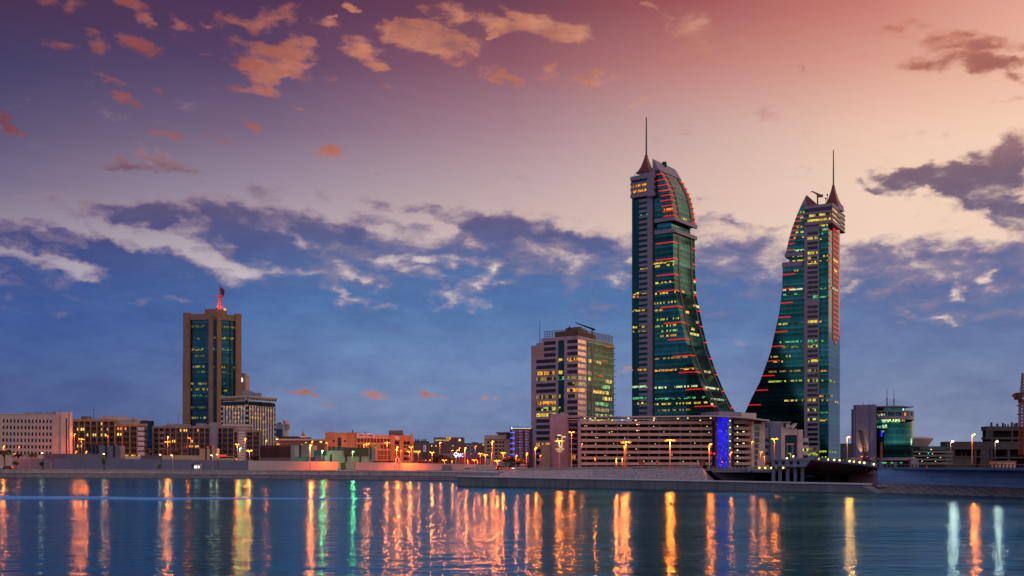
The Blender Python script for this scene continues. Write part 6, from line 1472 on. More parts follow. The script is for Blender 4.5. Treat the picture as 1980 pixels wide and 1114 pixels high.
def lattice(mb, a, b, w, n, r=.1):
    a, b = Vector(a), Vector(b); ax = (b - a).normalized(); s = ax.orthogonal().normalized() * w; t = ax.cross(s).normalized() * w
    cs = [s + t, s - t, -s - t, -s + t]
    for c in cs: mb.cone(a + c, b + c, r * 1.3, r * 1.3, 4)
    for k in range(n):
        p, q = a.lerp(b, k / n), a.lerp(b, (k + 1) / n)
        for i in range(4): mb.cone(p + cs[i], q + cs[(i + 1) % 4], r, r, 4); mb.cone(q + cs[i], q + cs[(i + 1) % 4], r, r, 4)
def cranes():
    Y = 420
    root = thing('tower_crane', 'rust red tower crane with lattice mast at the right edge', 'crane', W(1976, 880, Y))
    cr = M('crane_red', (130,58,34), .6)
    mb = MB(); lattice(mb, W(1976, 880, Y), W(1976, 776, Y), .85, 16, .13); part('mast', mb, cr, root)
    part('slewing_ring', MB().lathe(W(1976, 777, Y), [(1.2, -.3), (1.5, .4), (1.2, 1.0)], 12), cr, root)
    part('cab', MB().box(W(1963, 0, Y).x, W(1972, 0, Y).x, Y - 2, Y + 1, W(0, 773, Y).z, W(0, 760, Y).z), M('cab_dark_red', (70,34,26), .6), root)
    part('cab_rail', MB().box(W(1959.6, 0, Y).x, W(1963, 0, Y).x, Y - 1.5, Y + 1, W(0, 768, Y).z, W(0, 762, Y).z), cr, root)
    m2 = MB(); lattice(m2, W(1977, 768, Y), W(1980, 722, Y), .6, 8, .11); part('apex', m2, cr, root)
    m3 = MB(); lattice(m3, W(1976, 764, Y), W(2080, 752, Y), .7, 14, .11); part('jib', m3, cr, root)
    m4 = MB(); m4.cone(W(1969, 760, Y), W(1979, 731, Y), .06, .06, 4).cone(W(1980, 722, Y), W(2060, 752, Y), .06, .06, 4); part('stay_cable', m4, black, root)
    for y in (781, 798): part('platform', MB().box(W(1968, 0, Y).x, W(1974, 0, Y).x, Y - 1, Y + 1, W(0, y + 4, Y).z, W(0, y, Y).z + .1 - .6), cr, root)
    Y = 470
    root = thing('crawler_crane', 'small dark lattice boom crane parked before the slate slab', 'crane', W(1674, 893, Y))
    dm = M('crane_dark', (62,44,44), .7)
    m = MB(); lattice(m, W(1675, 884, Y), W(1664, 834, Y), .55, 9, .1); part('boom', m, dm, root)
    part('boom_tip', MB().cone(W(1664.2, 836, Y), W(1662, 831, Y), .7, .3, 6), dm, root)
    part('cab', MB().box(W(1671, 0, Y).x, W(1680, 0, Y).x, Y - 1, Y + 2, GZ, W(0, 884, Y).z), dm, root)
    part('strut', MB().cone(W(1671, 876, Y), W(1668, 864, Y), .35, .3, 6), M('crane_red', (1,1,1)), root)
    root = thing('pile', 'rusty brown steel pile standing in front of the round glass building', 'pile', W(1703.5, 897, 330))
    part('tube', MB().cone(W(1703.5, 898, 330), W(1704.2, 855, 330), .34, .28, 10), rustm, root); part('collar', MB().cone(W(1702.6, 894, 330), W(1702.6, 886, 330), .3, .3, 8), rustm, root)
cranes()
# ------------------------------------------------------------------ hoarding along the shore road
def hoarding():
    def run(label, segs, m, joints=True):
        Y0 = segs[0][2]
        root = thing('hoarding', label, 'hoarding', W(segs[0][0], 907, segs[0][2]))
        for (xa, ta, Ya), (xb, tb, Yb) in zip(segs, segs[1:]):
            a, b = W(xa, ta, Ya), W(xb, tb, Yb); n = max(1, round((xb - xa) / 19))
            for k in range(n):
                p, q = a.lerp(b, k / n), a.lerp(b, (k + 1) / n); q = q - (q - p) * .012
                part('panel', MB().hexa([(p.x, p.y, GZ - .3), (q.x, q.y, GZ - .3), (q.x, q.y + .2, GZ - .3), (p.x, p.y + .2, GZ - .3), (p.x, p.y, p.z), (q.x, q.y, q.z), (q.x, q.y + .2, q.z), (p.x, p.y + .2, p.z)]), m, root)
    run('long blue grey site hoarding above the left seawall', [(25,886.5,508),(235,887.5,504),(410,889.5,494),(480,890.5,486)], M('hoarding_slate', (108,118,142), .7, var=.1, scale=.06))
    run('pale site hoarding lit orange left of the gate opening', [(480,890.6,485),(653,893.2,462)], M('hoarding_cream', (206,190,178), .7, var=.06))
    run('pale site hoarding right of the gate, with a warning notice', [(687,894,458),(770,895,448),(870,897,430),(905,898,424),(964,899.8,415)], M('hoarding_cream', (1,1,1)))
hoarding()

# ------------------------------------------------------------------ street lamps
pole_m = M('lamp_pole_steel', (150,140,132), .5, metal=.3, var=.05)
polek = M('dark_lamp_pole', (40,38,42), .6)
COL = {'o': (1.0, .11, .006), 'g': (.22, 1.0, .22), 'w': (1.0, .74, .55), 'y': (1.0, .27, .03), 's': (1.0, .70, .40)}
LGT = {}
def glow(c): return {'o': sodium, 'g': greenlamp, 'w': whitelight, 'y': E('amber_lamp_glow', (255,190,60), 11), 's': smallwarm}[c]
MESH = {}
def lamp(px, py, Y, heads, col, power, label, base=None, px_pole=None, grp='street lamps along the waterfront', big=1.0, pole=None):
    top = W(px, py, Y); bx = W(px_pole if px_pole else px, py, Y).x
    z0 = GZ if base is None else base
    root = thing('street_lamp', label, 'street lamp', (bx, Y, z0), grp)
    pr = (.16 if Y > 300 else .09) if top.z - z0 > 6 else .10
    part('pole', MB().cone((bx, Y, z0), (bx, Y, top.z - .1), pr, pr * .75, 8), pole or pole_m, root)
    xs = {1: [0.0], 2: [-.85, .85], 3: [-1.25, 0, 1.25]}[heads] if px_pole is None else [top.x - bx]
    if px_pole is None and heads == 1 and top.z - z0 > 6: xs = [.35]
    for dx in xs:
        hx = bx + dx
        if abs(dx) > .05: part('arm', MB().cone((bx, Y, top.z - .25), (hx, Y - .15, top.z + .12), .07, .06, 6), pole or pole_m, root)
        w = .52 * big if heads > 1 or top.z - z0 > 6 else .3 * big
        h = part('lamp_head', MB().lathe((hx, Y - .2, top.z), [(w * .75, -.02), (w, .12), (w * .6, .3)], 10), pole_m, root)
        part('lens', MB().sphere((hx, Y - .2, top.z - .06), w * .86, .62, 10, 6), glow(col), h)
    if label in DOWN:
        l = bpy.data.lights.new('down_light', 'SPOT'); l.energy = DOWN[label]; l.color = COL[col]; l.spot_size = R(150); l.spot_blend = .6; l.shadow_soft_size = .3
        o = bpy.data.objects.new('down_light', l); C.objects.link(o); o.parent = root; o.location = Vector((bx, Y - .7, top.z - .5)) - wloc(root)
    key = (col, power)
    if key not in LGT:
        l = bpy.data.lights.new('lamp_light', 'POINT'); l.energy = power; l.color = COL[col]; l.shadow_soft_size = .3; LGT[key] = l
    o = bpy.data.objects.new('lamp_light', LGT[key]); C.objects.link(o); o.parent = root
    o.location = Vector((bx + (xs[0] if len(xs) == 1 else 0), Y - .75, top.z - .45)) - wloc(root)
DOWN = {'orange lamp on a tall pole against the orange lit hoarding': 16000, 'orange lamp on a tall pole by the white hoop on the hoarding': 18000,
        'most brilliant orange lamp before the middle right of the car park': 22000, 'bright low orange lamp left of the twin poles before the car park': 6000,
        'taller triple headed orange lamp of the twin poles before the car park': 6000, 'orange lamp left of the blue light curtain at the bridge end': 12000,
        'brilliant wide orange lamp over the car park lettering': 6000, 'tall near orange lamp just right of the blue lettered sign': 5000,
        'tallest orange lamp in front of the pale beige block': 6000, }
K = 1.8
LAMPS = [
 (6.8,863,500,1,'o',2600,'tall orange street lamp standing in the palm at the left edge'),
 (36,864,540,1,'o',260,'small orange lamp before the fifth row of arched windows'),
 (27.2,877,530,1,'o',300,'small orange lamp before the lowest row of arched windows'),
 (144,839.5,560,1,'o',1300,'tall orange lamp beside the corner of the arched office block'),
 (158,849.5,552,3,'o',3600,'three headed orange lamp in front of the brown apartment block'),
 (147,873,540,1,'o',800,'low orange lamp just left of the three headed lamp pole'),
 (166.6,873,535,1,'o',1300,'low bright orange lamp just right of the three headed lamp pole'),
 (324,844.5,560,1,'o',3400,'upper lamp of the two stacked orange lamps before the grey apartments'),
 (324,854.5,552,3,'o',3200,'lower wide lamp of the two stacked orange lamps before the grey apartments'),
 (459,859,540,2,'o',3200,'wide double orange lamp left of the green lamp by the grey apartments'),
 (474,848.5,556,1,'o',2400,'tall orange lamp behind the green lamp by the grey apartments'),
 (463.5,867,530,1,'g',700,'pale green lamp between two orange lamps by the grey apartments'),
 (482.5,871,525,2,'y',1700,'yellow green lamp low beside the grey apartment end wall'),
 (514,852,560,1,'o',900,'orange lamp glowing in front of the white finned block'),
 (603,853,520,1,'o',1500,'upper of two orange lamps in front of the low hall'),
 (599.5,861,459,1,'o',5200,'orange lamp on a tall pole against the orange lit hoarding'),
 (622.4,871.2,498,1,'g',800,'green lamp left of the gate opening'),
 (681.5,873.5,490,1,'g',800,'green lamp right of the gate opening, before the louvre box'),
 (703,860,556,1,'o',900,'leftmost of three orange lamps clustered before the sign bearing block'),
 (707.5,858,552,1,'o',1500,'middle of three orange lamps clustered before the sign bearing block'),
 (711.5,857.5,548,1,'o',1700,'rightmost of three orange lamps clustered before the sign bearing block'),
 (749,855.5,540,3,'o',3600,'wide orange lamp before the right windows of the tan block'),
 (767,864.5,442,1,'o',5200,'orange lamp on a tall pole by the white hoop on the hoarding'),
 (774.5,871,540,1,'o',500,'small orange lamp beside the white bay of the tan block'),
 (795,864.5,548,2,'o',2600,'upper double orange lamp at the right corner of the tan block'),
 (791,872.5,532,2,'o',2800,'lower double orange lamp at the right corner of the tan block'),
 (809,873,545,1,'o',1200,'orange lamp before the lit windows of the cone roofed shop block'),
 (835.5,874.5,520,2,'o',3200,'double orange lamp left of the dark trees and lettered block'),
 (850.5,856,560,1,'o',2200,'tall orange lamp directly under the cream lit lettering'),
 (823.5,890.5,545,1,'o',500,'small low orange lamp among bushes left of the dark trees'),
 (831.5,890,540,1,'o',700,'second small low orange lamp among bushes left of the dark trees'),
 (859.5,889.5,520,2,'o',1200,'low double orange lamp under the dark trees'),
 (873.5,870.5,540,1,'o',1000,'orange lamp just left of the blue lettered sign'),
 (883,871,556,1,'o',700,'small orange lamp right above the blue sign emblem'),
 (887.5,866.5,560,1,'o',1400,'orange lamp rising behind the blue lettered sign'),
 (898.5,866.5,428,1,'o',2400,'tall near orange lamp just right of the blue lettered sign'),
 (874.5,891,540,1,'o',400,'tiny orange lamp low left of the blue sign post'),
 (904.5,891,500,1,'o',1800,'low orange lamp under the left end of the blue billboard'),
 (917.5,889.3,510,2,'o',1200,'low double orange lamp under the middle of the blue billboard'),
 (919,863,580,1,'o',1100,'lone orange lamp high above the blue billboard'),
 (917,875.3,575,1,'o',500,'small orange lamp on the blue billboard front'),
 (923.5,891.7,505,1,'o',500,'tiny low orange lamp right of the low double lamp'),
 (929,877,520,2,'o',1800,'double orange lamp at the right end of the blue billboard'),
 (938.5,879,500,2,'o',2600,'wide double orange lamp left of the pale beige block'),
 (950,876.3,520,1,'o',1500,'orange lamp close left of the tallest lamp at the pale beige block'),
 (951.5,853.5,430,1,'o',3200,'tallest orange lamp in front of the pale beige block'),
 (961.5,890.7,420,2,'o',2000,'low double orange lamp at the right end of the hoarding'),
 (973,875.5,470,2,'o',3000,'wide double orange lamp left of the blue lit hotel'),
 (997.5,881,480,1,'o',1500,'orange lamp in the dark tree below the hotel'),
 (1009,888.8,500,1,'o',500,'tiny orange lamp right of the dark tree below the hotel'),
 (1018,877.3,480,1,'o',2200,'orange lamp between the hotel and the mauve office block'),
 (1035,866,440,1,'o',3400,'orange lamp before the lower left of the mauve office block'),
 (1044,880.3,560,1,'o',600,'small orange lamp by the ribbed beige side box'),
 (1081.5,852.5,420,3,'o',4600,'brilliant wide orange lamp over the car park lettering'),
 (1105,835.3,430,2,'o',3000,'very tall orange lamp at the left end of the long car park'),
 (1124,857.8,560,1,'o',700,'orange lamp fixed near the end pier of the long car park'),
 (1150.5,886.2,520,1,'o',1300,'low orange lamp before the lowest left decks of the car park'),
 (1191.5,887,380,1,'o',2600,'bright low orange lamp left of the twin poles before the car park'),
 (1203,887.5,400,1,'o',1300,'low orange lamp right beside the twin poles before the car park'),
 (1207,862.7,372,1,'o',1800,'shorter of the twin orange lamps before the car park'),
 (1210,854.7,366,3,'o',4000,'taller triple headed orange lamp of the twin poles before the car park'),
 (1295.5,851.3,345,3,'o',6500,'most brilliant orange lamp before the middle right of the car park'),
 (1371.5,859,318,1,'o',2200,'orange lamp left of the blue light curtain at the bridge end'),
 (1412,875,420,1,'o',900,'small orange lamp right of the blue light curtain'),
 (1453.5,854,430,1,'o',1200,'orange lamp before the right wing pier of the car park'),
 (1470.5,874.2,420,1,'o',700,'small orange lamp before the glazed stair of the car park'),
 (1477.5,882.8,400,1,'o',700,'lowest small orange lamp before the glazed stair of the car park'),
 (1497.5,848.5,380,2,'o',3000,'tall orange lamp before the blue wall of the portal building'),
 (1521,886,300,1,'s',350,'small warm lamp left on the column cross head of the bridge'),
 (1533.5,882.3,330,1,'s',350,'small warm lamp right on the column cross head of the bridge'),
 (1638,845,268,1,'y',1500,'tall amber lamp left of the slate slab'),
 (1792,902.5,205,1,'o',120,'tiny orange lamp on the right wall under the far car park'),
 (1838,853.5,243,1,'w',700,'white floodlight at the left corner of the unfinished shell'),
 (1879.5,840.3,250,1,'o',2600,'tall orange lamp in front of the unfinished shell'),
 (1924,853.5,238,1,'w',480,'white floodlight over the middle of the unfinished shell'),
]
for (px, py, Y, hd, cc, pw, lb) in LAMPS:
    Z0 = 4.4 if px > 1600 and Y < 420 else (min(5.0, GZ + .6) if 1150 < px < 1380 and Y < 400 else None)
    lamp(px, py, Y, hd, cc, pw * K, lb, base=Z0, grp='small warm bridge lamps' if cc == 's' else ('white site floodlights' if cc == 'w' else 'street lamps along the waterfront'), pole=polek if cc == 'w' else None, big=.55 if Y < 280 and px > 1600 else (1.25 if pw >= 4000 else 1.0))
lamp(206, 842.2, 545, 1, 'o', 1700, 'orange lamp on a single left arm before the brown apartments', px_pole=208.6)
lamp(365, 847, 545, 1, 'o', 1700, 'orange lamp on a single left arm before the grey apartments', px_pole=368.4)
lamp(631, 856.3, 540, 1, 'o', 2000, 'orange lamp on a single left arm at the left corner of the tan block', px_pole=633)
for px, py, lb in ((82, 875.5, 'small white lamp on a dark pole below the blank wall of the arched office'), (201, 877.3, 'small white lamp on a dark pole before the slate slotted pavilion'), (310, 879, 'small white lamp on a dark pole before the plum wall'), (332, 880, 'small white lamp on a pale pole at the left of the sand pavilion'), (409, 880, 'small white lamp between the sand coloured slabs'), (420, 878.5, 'small white lamp on a dark pole at the right sand slab')):
    lamp(px, py, 482, 1, 's', 160, lb, grp='small white promenade lamps', px_pole=px + 1.8, pole=polek if 'dark' in lb else pole_m)

# ------------------------------------------------------------------ trees and shrubs
leaf = M('leaf_green', (74,92,40), .8, var=.45, scale=1.5); leaf_d = M('dark_leaf', (52,56,36), .85, var=.45, scale=1.2); frond = M('palm_frond', (104,84,50), .8, var=.3, scale=1.0)
bark = M('bark', (96,76,60), .9)
def crown(c, rx, rz, n, s, rnd, lobes=6):
    mb = MB(); cs = []
    for _ in range(lobes):
        a = rnd.random() * 6.28; q = rnd.random() ** .5
        cs.append((Vector((c.x + math.cos(a) * rx * .6 * q, c.y + math.sin(a) * rx * .6 * q, c.z + (rnd.random() - .5) * rz * 1.0)), .35 + .3 * rnd.random()))
    for _ in range(n):
        o, k = rnd.choice(cs); d = Vector((rnd.gauss(0, 1), rnd.gauss(0, 1), rnd.gauss(0, 1))).normalized() * (rnd.random() ** .4) * k
        p = o + Vector((d.x * rx, d.y * rx, d.z * rz)); t = Vector((rnd.gauss(0, 1), rnd.gauss(0, 1), rnd.gauss(0, .6))).normalized(); b = t.orthogonal().normalized(); h = s * (.6 + rnd.random() * .8)
        mb.quad(p - t * h, p + b * h * .5, p + t * h, p - b * h * .5)
    return mb
def tree(px, py, Y, rx, rz, label, m, name='tree', n=700, s=.28, base=None, grp=None, seed=1):
    rnd = random.Random(seed); c = W(px, py, Y); z0 = GZ if base is None else base
    root = thing(name, label, 'tree' if name != 'shrub' else 'shrub', (c.x, Y, z0), grp)
    tr = MB().cone((c.x, Y, z0 - .1), (c.x + .1, Y, c.z), .18 * max(1, rx / 2), .08 * max(1, rx / 2), 8)
    for k in range(4):
        a = rnd.random() * 6.28; tr.cone((c.x, Y, z0 + (c.z - z0) * .6), (c.x + math.cos(a) * rx * .6, Y + math.sin(a) * rx * .6, c.z + rz * .3), .07 * max(1, rx / 2), .03, 5)
    part('trunk', tr, bark, root); part('crown', crown(c, rx, rz, n, s, rnd), m, root)
tree(31, 896, 484, 1.9, 1.3, 'round clipped green tree at the left end of the hoarding', leaf, s=.22, seed=2)
tree(82, 896.5, 482, 1.2, 1.1, 'small round tree behind the dark lamp pole below the arched office', leaf_d, s=.2, seed=3)
tree(200, 892, 484, 1.3, 2.2, 'tall yellow green young tree behind the dark lamp pole', leaf, s=.24, seed=4)
tree(308, 902, 484, 1.0, 1.3, 'small ragged young tree by the middle dark lamp pole', leaf, s=.2, n=300, seed=5)
tree(388.5, 905, 482, .7, .5, 'low bright green bush beside the lit kiosk', leaf, name='shrub', n=200, s=.16, seed=6)
tree(382 - 10, 900, 484.5, .7, .7, 'small dark bush left of the lit kiosk', leaf_d, name='shrub', n=200, s=.16, seed=16)
tree(985, 888, 470, 3.6, 1.5, 'wide dark tree with a flat crown before the hotel', leaf_d, s=.4, n=1100, seed=7)
tree(1004, 892.5, 480, 2.8, 1.3, 'dark spreading tree right of the wide flat crowned tree', leaf_d, s=.36, n=800, seed=8)
tree(848, 886, 530, 4.2, 2.2, 'dark tree in front of the lettered block', leaf_d, s=.42, n=1100, seed=9)
tree(861, 888.5, 526, 3.4, 1.8, 'dark tree touching the pale panel of the lettered block', leaf_d, s=.4, n=900, seed=10)
tree(808, 892.5, 520, 3.4, 1.2, 'low orange lit bush before the shop block', frond, s=.36, n=600, seed=11)
tree(824, 893.5, 515, 2.8, 1.0, 'low orange lit bush before the dark trees', frond, s=.34, n=500, seed=12)
tree(492, 888, 520, 2.4, 1.4, 'dark shrubby tree beside the yellow green lamp', leaf_d, s=.3, n=600, seed=13)
tree(318, 876, 560, 2.6, 2.4, 'dark tree below the stacked lamps before the grey apartments', leaf_d, s=.36, n=700, seed=14)
tree(338, 876, 560, 3.0, 2.0, 'wide dark tree right of the stacked lamps before the grey apartments', leaf_d, s=.36, n=700, seed=15)
tree(1487, 894.5, 420, 1.8, .9, 'dark round shrub at the foot of the glazed stair', leaf_d, name='shrub', n=400, s=.25, seed=17)
def palm(px, py, Y, label, seed, n=26, L=3.2, m=None):
    rnd = random.Random(seed); c = W(px, py, Y)
    root = thing('palm_tree', label, 'palm tree', (c.x, Y, GZ), 'palms along the shore road')
    tr = MB()
    for k in range(6):
        a, b = k / 6, (k + 1) / 6; tr.cone((c.x + .1 * math.sin(k), Y, GZ + (c.z - GZ) * a), (c.x + .1 * math.sin(k + 1), Y, GZ + (c.z - GZ) * b), .32, .25, 8)
    part('trunk', tr, bark, root)
    mb = MB()
    for k in range(n):
        a = k * 2.4 + rnd.random() * .4; up = rnd.uniform(-.2, 1.0); l = L * rnd.uniform(.8, 1.1); pr = None
        for j in range(7):
            f = j / 6; r = l * f * (1 - .18 * f); z = l * (up * f - (.55 + .5 * up) * f * f)
            p = Vector((c.x + math.cos(a) * r, Y + math.sin(a) * r, c.z + z)); w = .42 * math.sin(math.pi * min(1, f * .9 + .1)) + .04
            sd = Vector((-math.sin(a), math.cos(a), 0)); q = (p - sd * w + Vector((0, 0, -w * .5)), p, p + sd * w + Vector((0, 0, -w * .5)))
            if pr:
                mb.quad(pr[0], q[0], q[1], pr[1]); mb.quad(pr[1], q[1], q[2], pr[2])
            pr = q
    part('crown', mb, m or frond, root)
palm(9, 874, 495, 'large palm lit orange by the lamp at the left edge', 1, L=4.6)
palm(35, 880, 520, 'dark palm just right of the large orange lit palm', 2, L=3.4, m=leaf_d)
palm(62, 879.5, 520, 'brown palm below the last arched windows', 3, L=4.0)
palm(287, 869, 560, 'slender dark palm between the two apartment blocks', 4, L=3.0, m=leaf_d)

# ------------------------------------------------------------------ cars
tyre = M('tyre_rubber', (22,22,24), .9); cglass = GLASS('car_glass', (70,84,100), .8, .08, floor=50, mull=50, fl_var=0, band=0)
tail = E('tail_lamp_glow', (255,30,20), 6.0); headl = E('head_lamp_glow', (255,245,220), 6.0)
def car(px, py, Y, yaw, paint, label, tails=True, z=None, lights=True):
    p = W(px, py, Y); z = p.z if z is None else z
    root = thing('car', label, 'car', (p.x, Y, z))
    ca, sa = math.cos(R(yaw)), math.sin(R(yaw))
    T = lambda v: Vector((p.x + v[0] * ca - v[1] * sa, Y + v[0] * sa + v[1] * ca, z + v[2]))
    def lo(prof, w0, w1=None):
        mb = MB(); w1 = w1 or w0
        n = len(prof); a = [T((x, -w0, h)) for x, h in prof]; b = [T((x, w0, h)) for x, h in prof]
        return mb.add(a + b, [list(range(n)), list(range(2 * n - 1, n - 1, -1))] + [[i, i + n, (i + 1) % n + n, (i + 1) % n] for i in range(n)])
    part('body', lo([(-2.2,.35),(2.2,.35),(2.25,.65),(1.9,.86),(1.05,.95),(-1.7,1.0),(-2.2,.92),(-2.28,.6)], .88), paint, root)
    part('cabin', lo([(1.0,.93),(.35,1.42),(-1.2,1.46),(-1.8,.97)], .74), cglass, root); part('roof', lo([(.3,1.41),(.2,1.5),(-1.05,1.53),(-1.2,1.45)], .72), paint, root)
    for x in (-1.35, 1.35):
        for s in (-1, 1): part('wheel', MB().cone(T((x, s * .72, .33)), T((x, s * .9, .33)), .33, .33, 12), tyre, root)
    if lights:
        for s in (-1, 1):
            part('tail_lamp', MB().cone(T((-2.2, s * .66, .78)), T((-2.33, s * .66, .78)), .14, .13, 8), tail, root); part('headlight', MB().cone(T((2.15, s * .62, .66)), T((2.3, s * .62, .66)), .13, .12, 8), headl, root)
wp = M('white_car_paint', (206,206,204), .3, var=.03); rp_ = M('red_car_paint', (150,30,28), .3, var=.03); dp = M('dark_car_paint', (48,56,66), .3, var=.03); sp_ = M('silver_car_paint', (150,160,156), .3, metal=.4, var=.03)
car(969, 909.3, 395, 60, rp_, 'red car with glowing tail lamps left of the green road sign')
car(991, 909.0, 390, 60, rp_, 'red car with glowing tail lamps right of the green road sign')
car(1004, 909.4, 388, 200, wp, 'white car passing below the dark trees')
car(14, 907.6, 486, 185, rp_, 'red car passing the orange lit palm at the left edge')
car(1543, 930.2, 334, 120, wp, 'white van shaped car seen between the bridge columns', z=1.0)
car(1561, 930.6, 330, 175, sp_, 'pale silver green car nearest the columns under the bridge', z=1.0, lights=False)
car(1575, 930.5, 334, 95, wp, 'white car with dark windows parked under the bridge', z=1.0, lights=False)
car(1583.5, 930.4, 334, 88, dp, 'dark car with red tail lamps under the bridge', z=1.0)
car(1594, 930.6, 332, 30, wp, 'white car parked askew under the bridge', z=1.0, lights=False)
car(1601, 930.6, 334, 100, dp, 'dark car parked against the bridge abutment', z=1.0, lights=False)
tag(solo('retaining_wall', MB().pb(Fr(1530, 350, 0), 1530, 913, 1618, 930, -1, 0), M('rough_stone', (120,104,92), .95, var=.35, scale=1.2, bump=.5), 'brownish rough stone wall behind the cars under the bridge', 'wall'))
for px in (1560, 1574):
    fr = Fr(px, 346, 0); root = thing('banner', 'dark red banner on the stone wall %s' % ('behind the silver green car' if px == 1560 else 'above the white car with dark windows'), 'banner', fr.P(0, 1.0)); part('cloth', MB().pb(fr, px - 4, 918, px + 3.4, 922, 0, .1), M('maroon_cloth', (104,26,40), .8), root)
    part('post', MB().pb(fr, px - 4.2, 917.9, px - 3.7, 928, 0, .12), grey_d, root)

# ------------------------------------------------------------------ signs, signals, small street furniture
def traffic_signal(px, py, Y, label, twin=False):
    p = W(px, py, Y); z0 = W(px, 905.5, Y).z
    root = thing('traffic_signal', label, 'traffic signal', (p.x, Y, z0), 'traffic signals before the car park')
    part('post', MB().cone((p.x, Y, z0), (p.x, Y, p.z), .09, .08, 8), M('lamp_tinted_post', (170,110,80), .6), root)  # orange lamp light put into the post colour
    for dx in ((-.5, .45) if twin else (0,)):
        h = part('signal_head', MB().box(p.x + dx - .3, p.x + dx + .3, Y - .5, Y - .12, p.z - 1.0, p.z + .35), black, root)
        for k, c in enumerate(((120,16,12), (96,70,10), (10,60,20))): part('lens', MB().cone((p.x + dx, Y - .5, p.z + .1 - k * .42), (p.x + dx, Y - .56, p.z + .1 - k * .42), .14, .14, 8), M('signal_lens_%s' % 'red amber green'.split()[k], c, .4, var=0), h)
traffic_signal(1240, 892, 352, 'twin headed traffic signal right of the twin orange lamps', True)
traffic_signal(1270, 892, 350, 'single traffic signal left of the most brilliant lamp')
traffic_signal(1358.5, 892.5, 318, 'twin headed traffic signal left of the bridge end lamp', True)
def mast_arm():
    Y = 312; root = thing('traffic_signal', 'orange lit traffic signal arm reaching across the blue light curtain', 'traffic signal', W(1393.5, 904, Y))
    om = M('lamp_tinted_post', (1,1,1)); part('post', MB().cone(W(1393.5, 905, Y), W(1393.8, 879, Y), .16, .13, 8), om, root); part('arm', MB().cone(W(1393.8, 879.4, Y), W(1372, 877, Y), .11, .08, 8), om, root)
    for px in (1373.5, 1381): 
        q = W(px, 877.5, Y - .3); h = part('signal_head', MB().box(q.x - .2, q.x + .2, Y - .4, Y - .1, q.z - .6, q.z + .35), black, root); part('red_lens', MB().cone((q.x, Y - .4, q.z + .1), (q.x, Y - .46, q.z + .1), .14, .14, 8), tail, h)
    q = W(1395.5, 895, Y); h = part('signal_head', MB().box(q.x - .25, q.x + .25, Y - .4, Y - .1, q.z - .4, q.z + .5), black, root); part('red_lens', MB().cone((q.x, Y - .4, q.z + .2), (q.x, Y - .46, q.z + .2), .15, .15, 8), tail, h)
mast_arm()
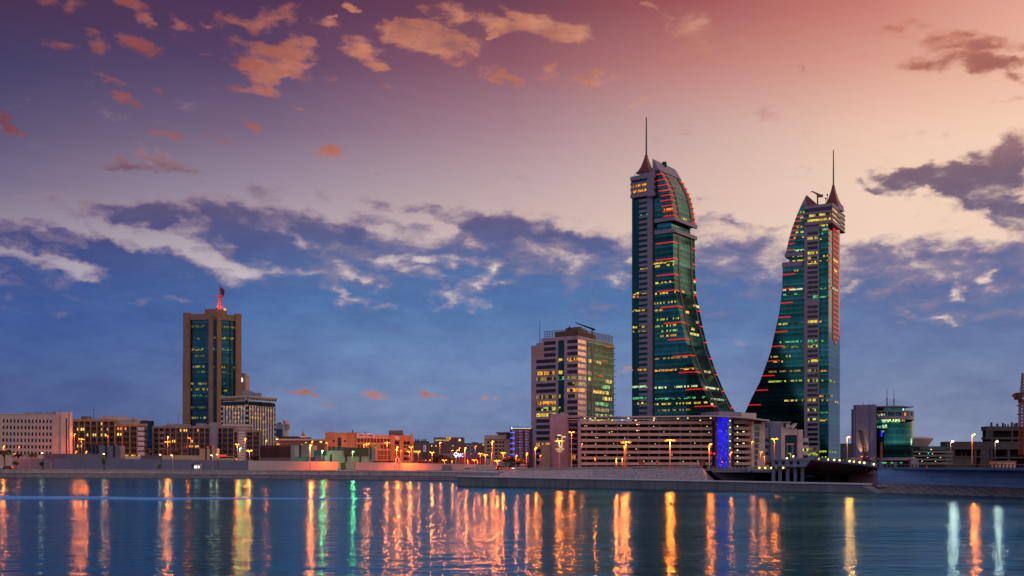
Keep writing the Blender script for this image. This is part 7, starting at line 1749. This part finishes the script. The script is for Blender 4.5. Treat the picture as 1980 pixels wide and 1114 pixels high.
def furniture():
    fr = Fr(973, 405, 0)
    root = thing('road_sign', 'large green road sign board beside the red cars', 'road sign', fr.P(fr.u(979), GZ))
    part('board', MB().pb(fr, 973, 893.8, 985, 903, -.1, .08), M('sign_green', (24,84,62), .5), root); [part('border', MB().pb(fr, 972.6, y, 985.4, y + .6, -.1, .12), grey, root) for y in (893.4, 902.8)]
    for x in (975.2, 980.6): part('post', MB().pb(fr, x, 903, x + .6, 911, -.3, -.1), grey_d, root)
    for x in (974.5, 978, 981.5): part('arrow', MB().pb(fr, x, 896.5, x + 1.0, 901.8, .08, .12), M('sign_pale_green', (120,170,140), .6), root)
    fr = Fr(1006, 430, 0)
    root = thing('hut', 'small grey gabled hut at the left foot of the mauve office block', 'hut', fr.P(fr.u(1010), GZ))
    part('wall', MB().pb(fr, 1005.5, 899.6, 1014, 909, -3, 0), conc_mauve, root); part('roof', MB().extrude([fpt(fr, 1004.8, 899.8, .4), fpt(fr, 1018, 899.8, .4), fpt(fr, 1016.5, 898.4, .4), fpt(fr, 1009.5, 896.4, .4)], (0, 4, 0)), M('pale_hut_roof', (150,146,160), .6), root); part('doorway', MB().pb(fr, 1014, 900, 1017.4, 909, -2.6, -.1), black, root)
    fr = Fr(374, 479, 0)
    root = thing('kiosk', 'small grey guard kiosk with a bright white window before the hoarding', 'kiosk', fr.P(fr.u(380), GZ))
    part('wall', MB().pb(fr, 374.5, 895.8, 387, 908.6, -2.4, 0), grey, root); part('roof', MB().pb(fr, 373.8, 894.6, 387.8, 896, -2.7, .4), grey_d, root)
    part('window', MB().pb(fr, 376, 900.8, 385.4, 905.2, -.1, .06), E('bright_kiosk_light', (236,255,250), 2.4), root); part('person_shade', MB().pb(fr, 381.4, 901, 383.4, 905.2, .06, .12), black, root); part('door_sign', MB().pb(fr, 382, 897, 385.6, 898.4, 0, .05), white, root)
    fr = Fr(848, 432, 0)
    root = thing('notice', 'square white warning notice with a red mark on the right hoarding', 'notice', fr.P(fr.u(848), 4)); part('plate', MB().pb(fr, 846, 902.6, 851.8, 908, -.2, .02), white, root); part('red_mark', MB().pb(fr, 847.4, 903.8, 850.6, 906.2, .02, .05), M('sign_red', (1,1,1)), root)
    fr = Fr(858, 427, 0)
    root = thing('gate', 'grey green double gate set in the right hoarding', 'gate', fr.P(fr.u(864), GZ)); part('leaf', MB().pb(fr, 855, 899, 864.3, 909.6, -.1, .05), M('gate_green_grey', (112,128,118), .7), root); part('leaf', MB().pb(fr, 864.7, 899, 873.6, 909.6, -.1, .05), M('gate_green_grey', (1,1,1)), root)
    fr = Fr(900, 421, 0)
    root = thing('site_cabin', 'pale site cabin with small dark windows at the right end of the hoarding', 'cabin', fr.P(fr.u(908), GZ)); part('wall', MB().pb(fr, 897, 899.6, 921, 911, -1.6, .2), M('hoarding_cream', (1,1,1)), root)
    for x, w in ((899, 2.4), (903, 2.4), (908, 2), (914, 2)): part('window', MB().pb(fr, x, 904.5, x + w, 907.6, .2, .28), darkwin, root)
    fr = Fr(653, 466, 0)
    root = thing('gate', 'open gateway with a leaning white strut between the two pale hoardings', 'gate', fr.P(fr.u(670), GZ)); part('gate_post', MB().pb(fr, 653, 893.6, 654.4, 909, -.2, .2), white, root); part('gate_post', MB().pb(fr, 686, 894, 687.4, 909, -.2, .2), grey_d, root); part('strut', MB().cone(fpt(fr, 653.8, 898.6, .4), fpt(fr, 660, 909.5, .4), .16, .16, 6), white, root)
    fr = Fr(768, 446, 0)
    root = thing('hoop', 'tall white hoop rising above the hoarding by the orange lamp', 'hoop', fr.P(fr.u(768), GZ))
    pts = [fpt(fr, 765.2, 909, .3), fpt(fr, 765.2, 888.4, .3)] + [fpt(fr, 768.4 - 3.2 * math.cos(a), 888.4 - 3.2 * math.sin(a), .3) for a in (.5, 1, 1.57, 2.1, 2.6)] + [fpt(fr, 771.6, 888.4, .3), fpt(fr, 771.6, 895, .3)]
    mb = MB()
    for p, q in zip(pts, pts[1:]): mb.cone(p, q, .14, .14, 6)
    part('tube', mb, white, root)
    for px, h, lb in ((58, 898, 'thin pale post standing before the blue hoarding'), (98.5, 895, 'thin red topped post before the blue hoarding')):
        p = W(px, h, 482); root = thing('post', lb, 'post', (p.x, 482, GZ)); part('shaft', MB().cone((p.x, 482, GZ), (p.x, 482, p.z), .12, .1, 6), conc_pale, root); part('head', MB().cone((p.x, 482, p.z), (p.x, 482, p.z + .35), .18, .14, 6), M('sign_red', (1,1,1)), root)
    p = W(616, 954, 80); 
    for px, py in ((154, 938), (1297.5, 975)):
        Y = CZ * F / (py - HY); q = W(px, py, Y); root = thing('buoy', 'small dark red buoy floating %s' % ('in the left lamp reflection' if px < 500 else 'in the brightest lamp reflection'), 'buoy', (q.x, Y, 0)); part('float', MB().sphere((q.x, Y, .12), .22, 1, 10, 6), M('buoy_red', (120,20,18), .5), root); part('stem', MB().cone((q.x, Y, .3), (q.x, Y, .55), .04, .03, 6), black, root)
furniture()
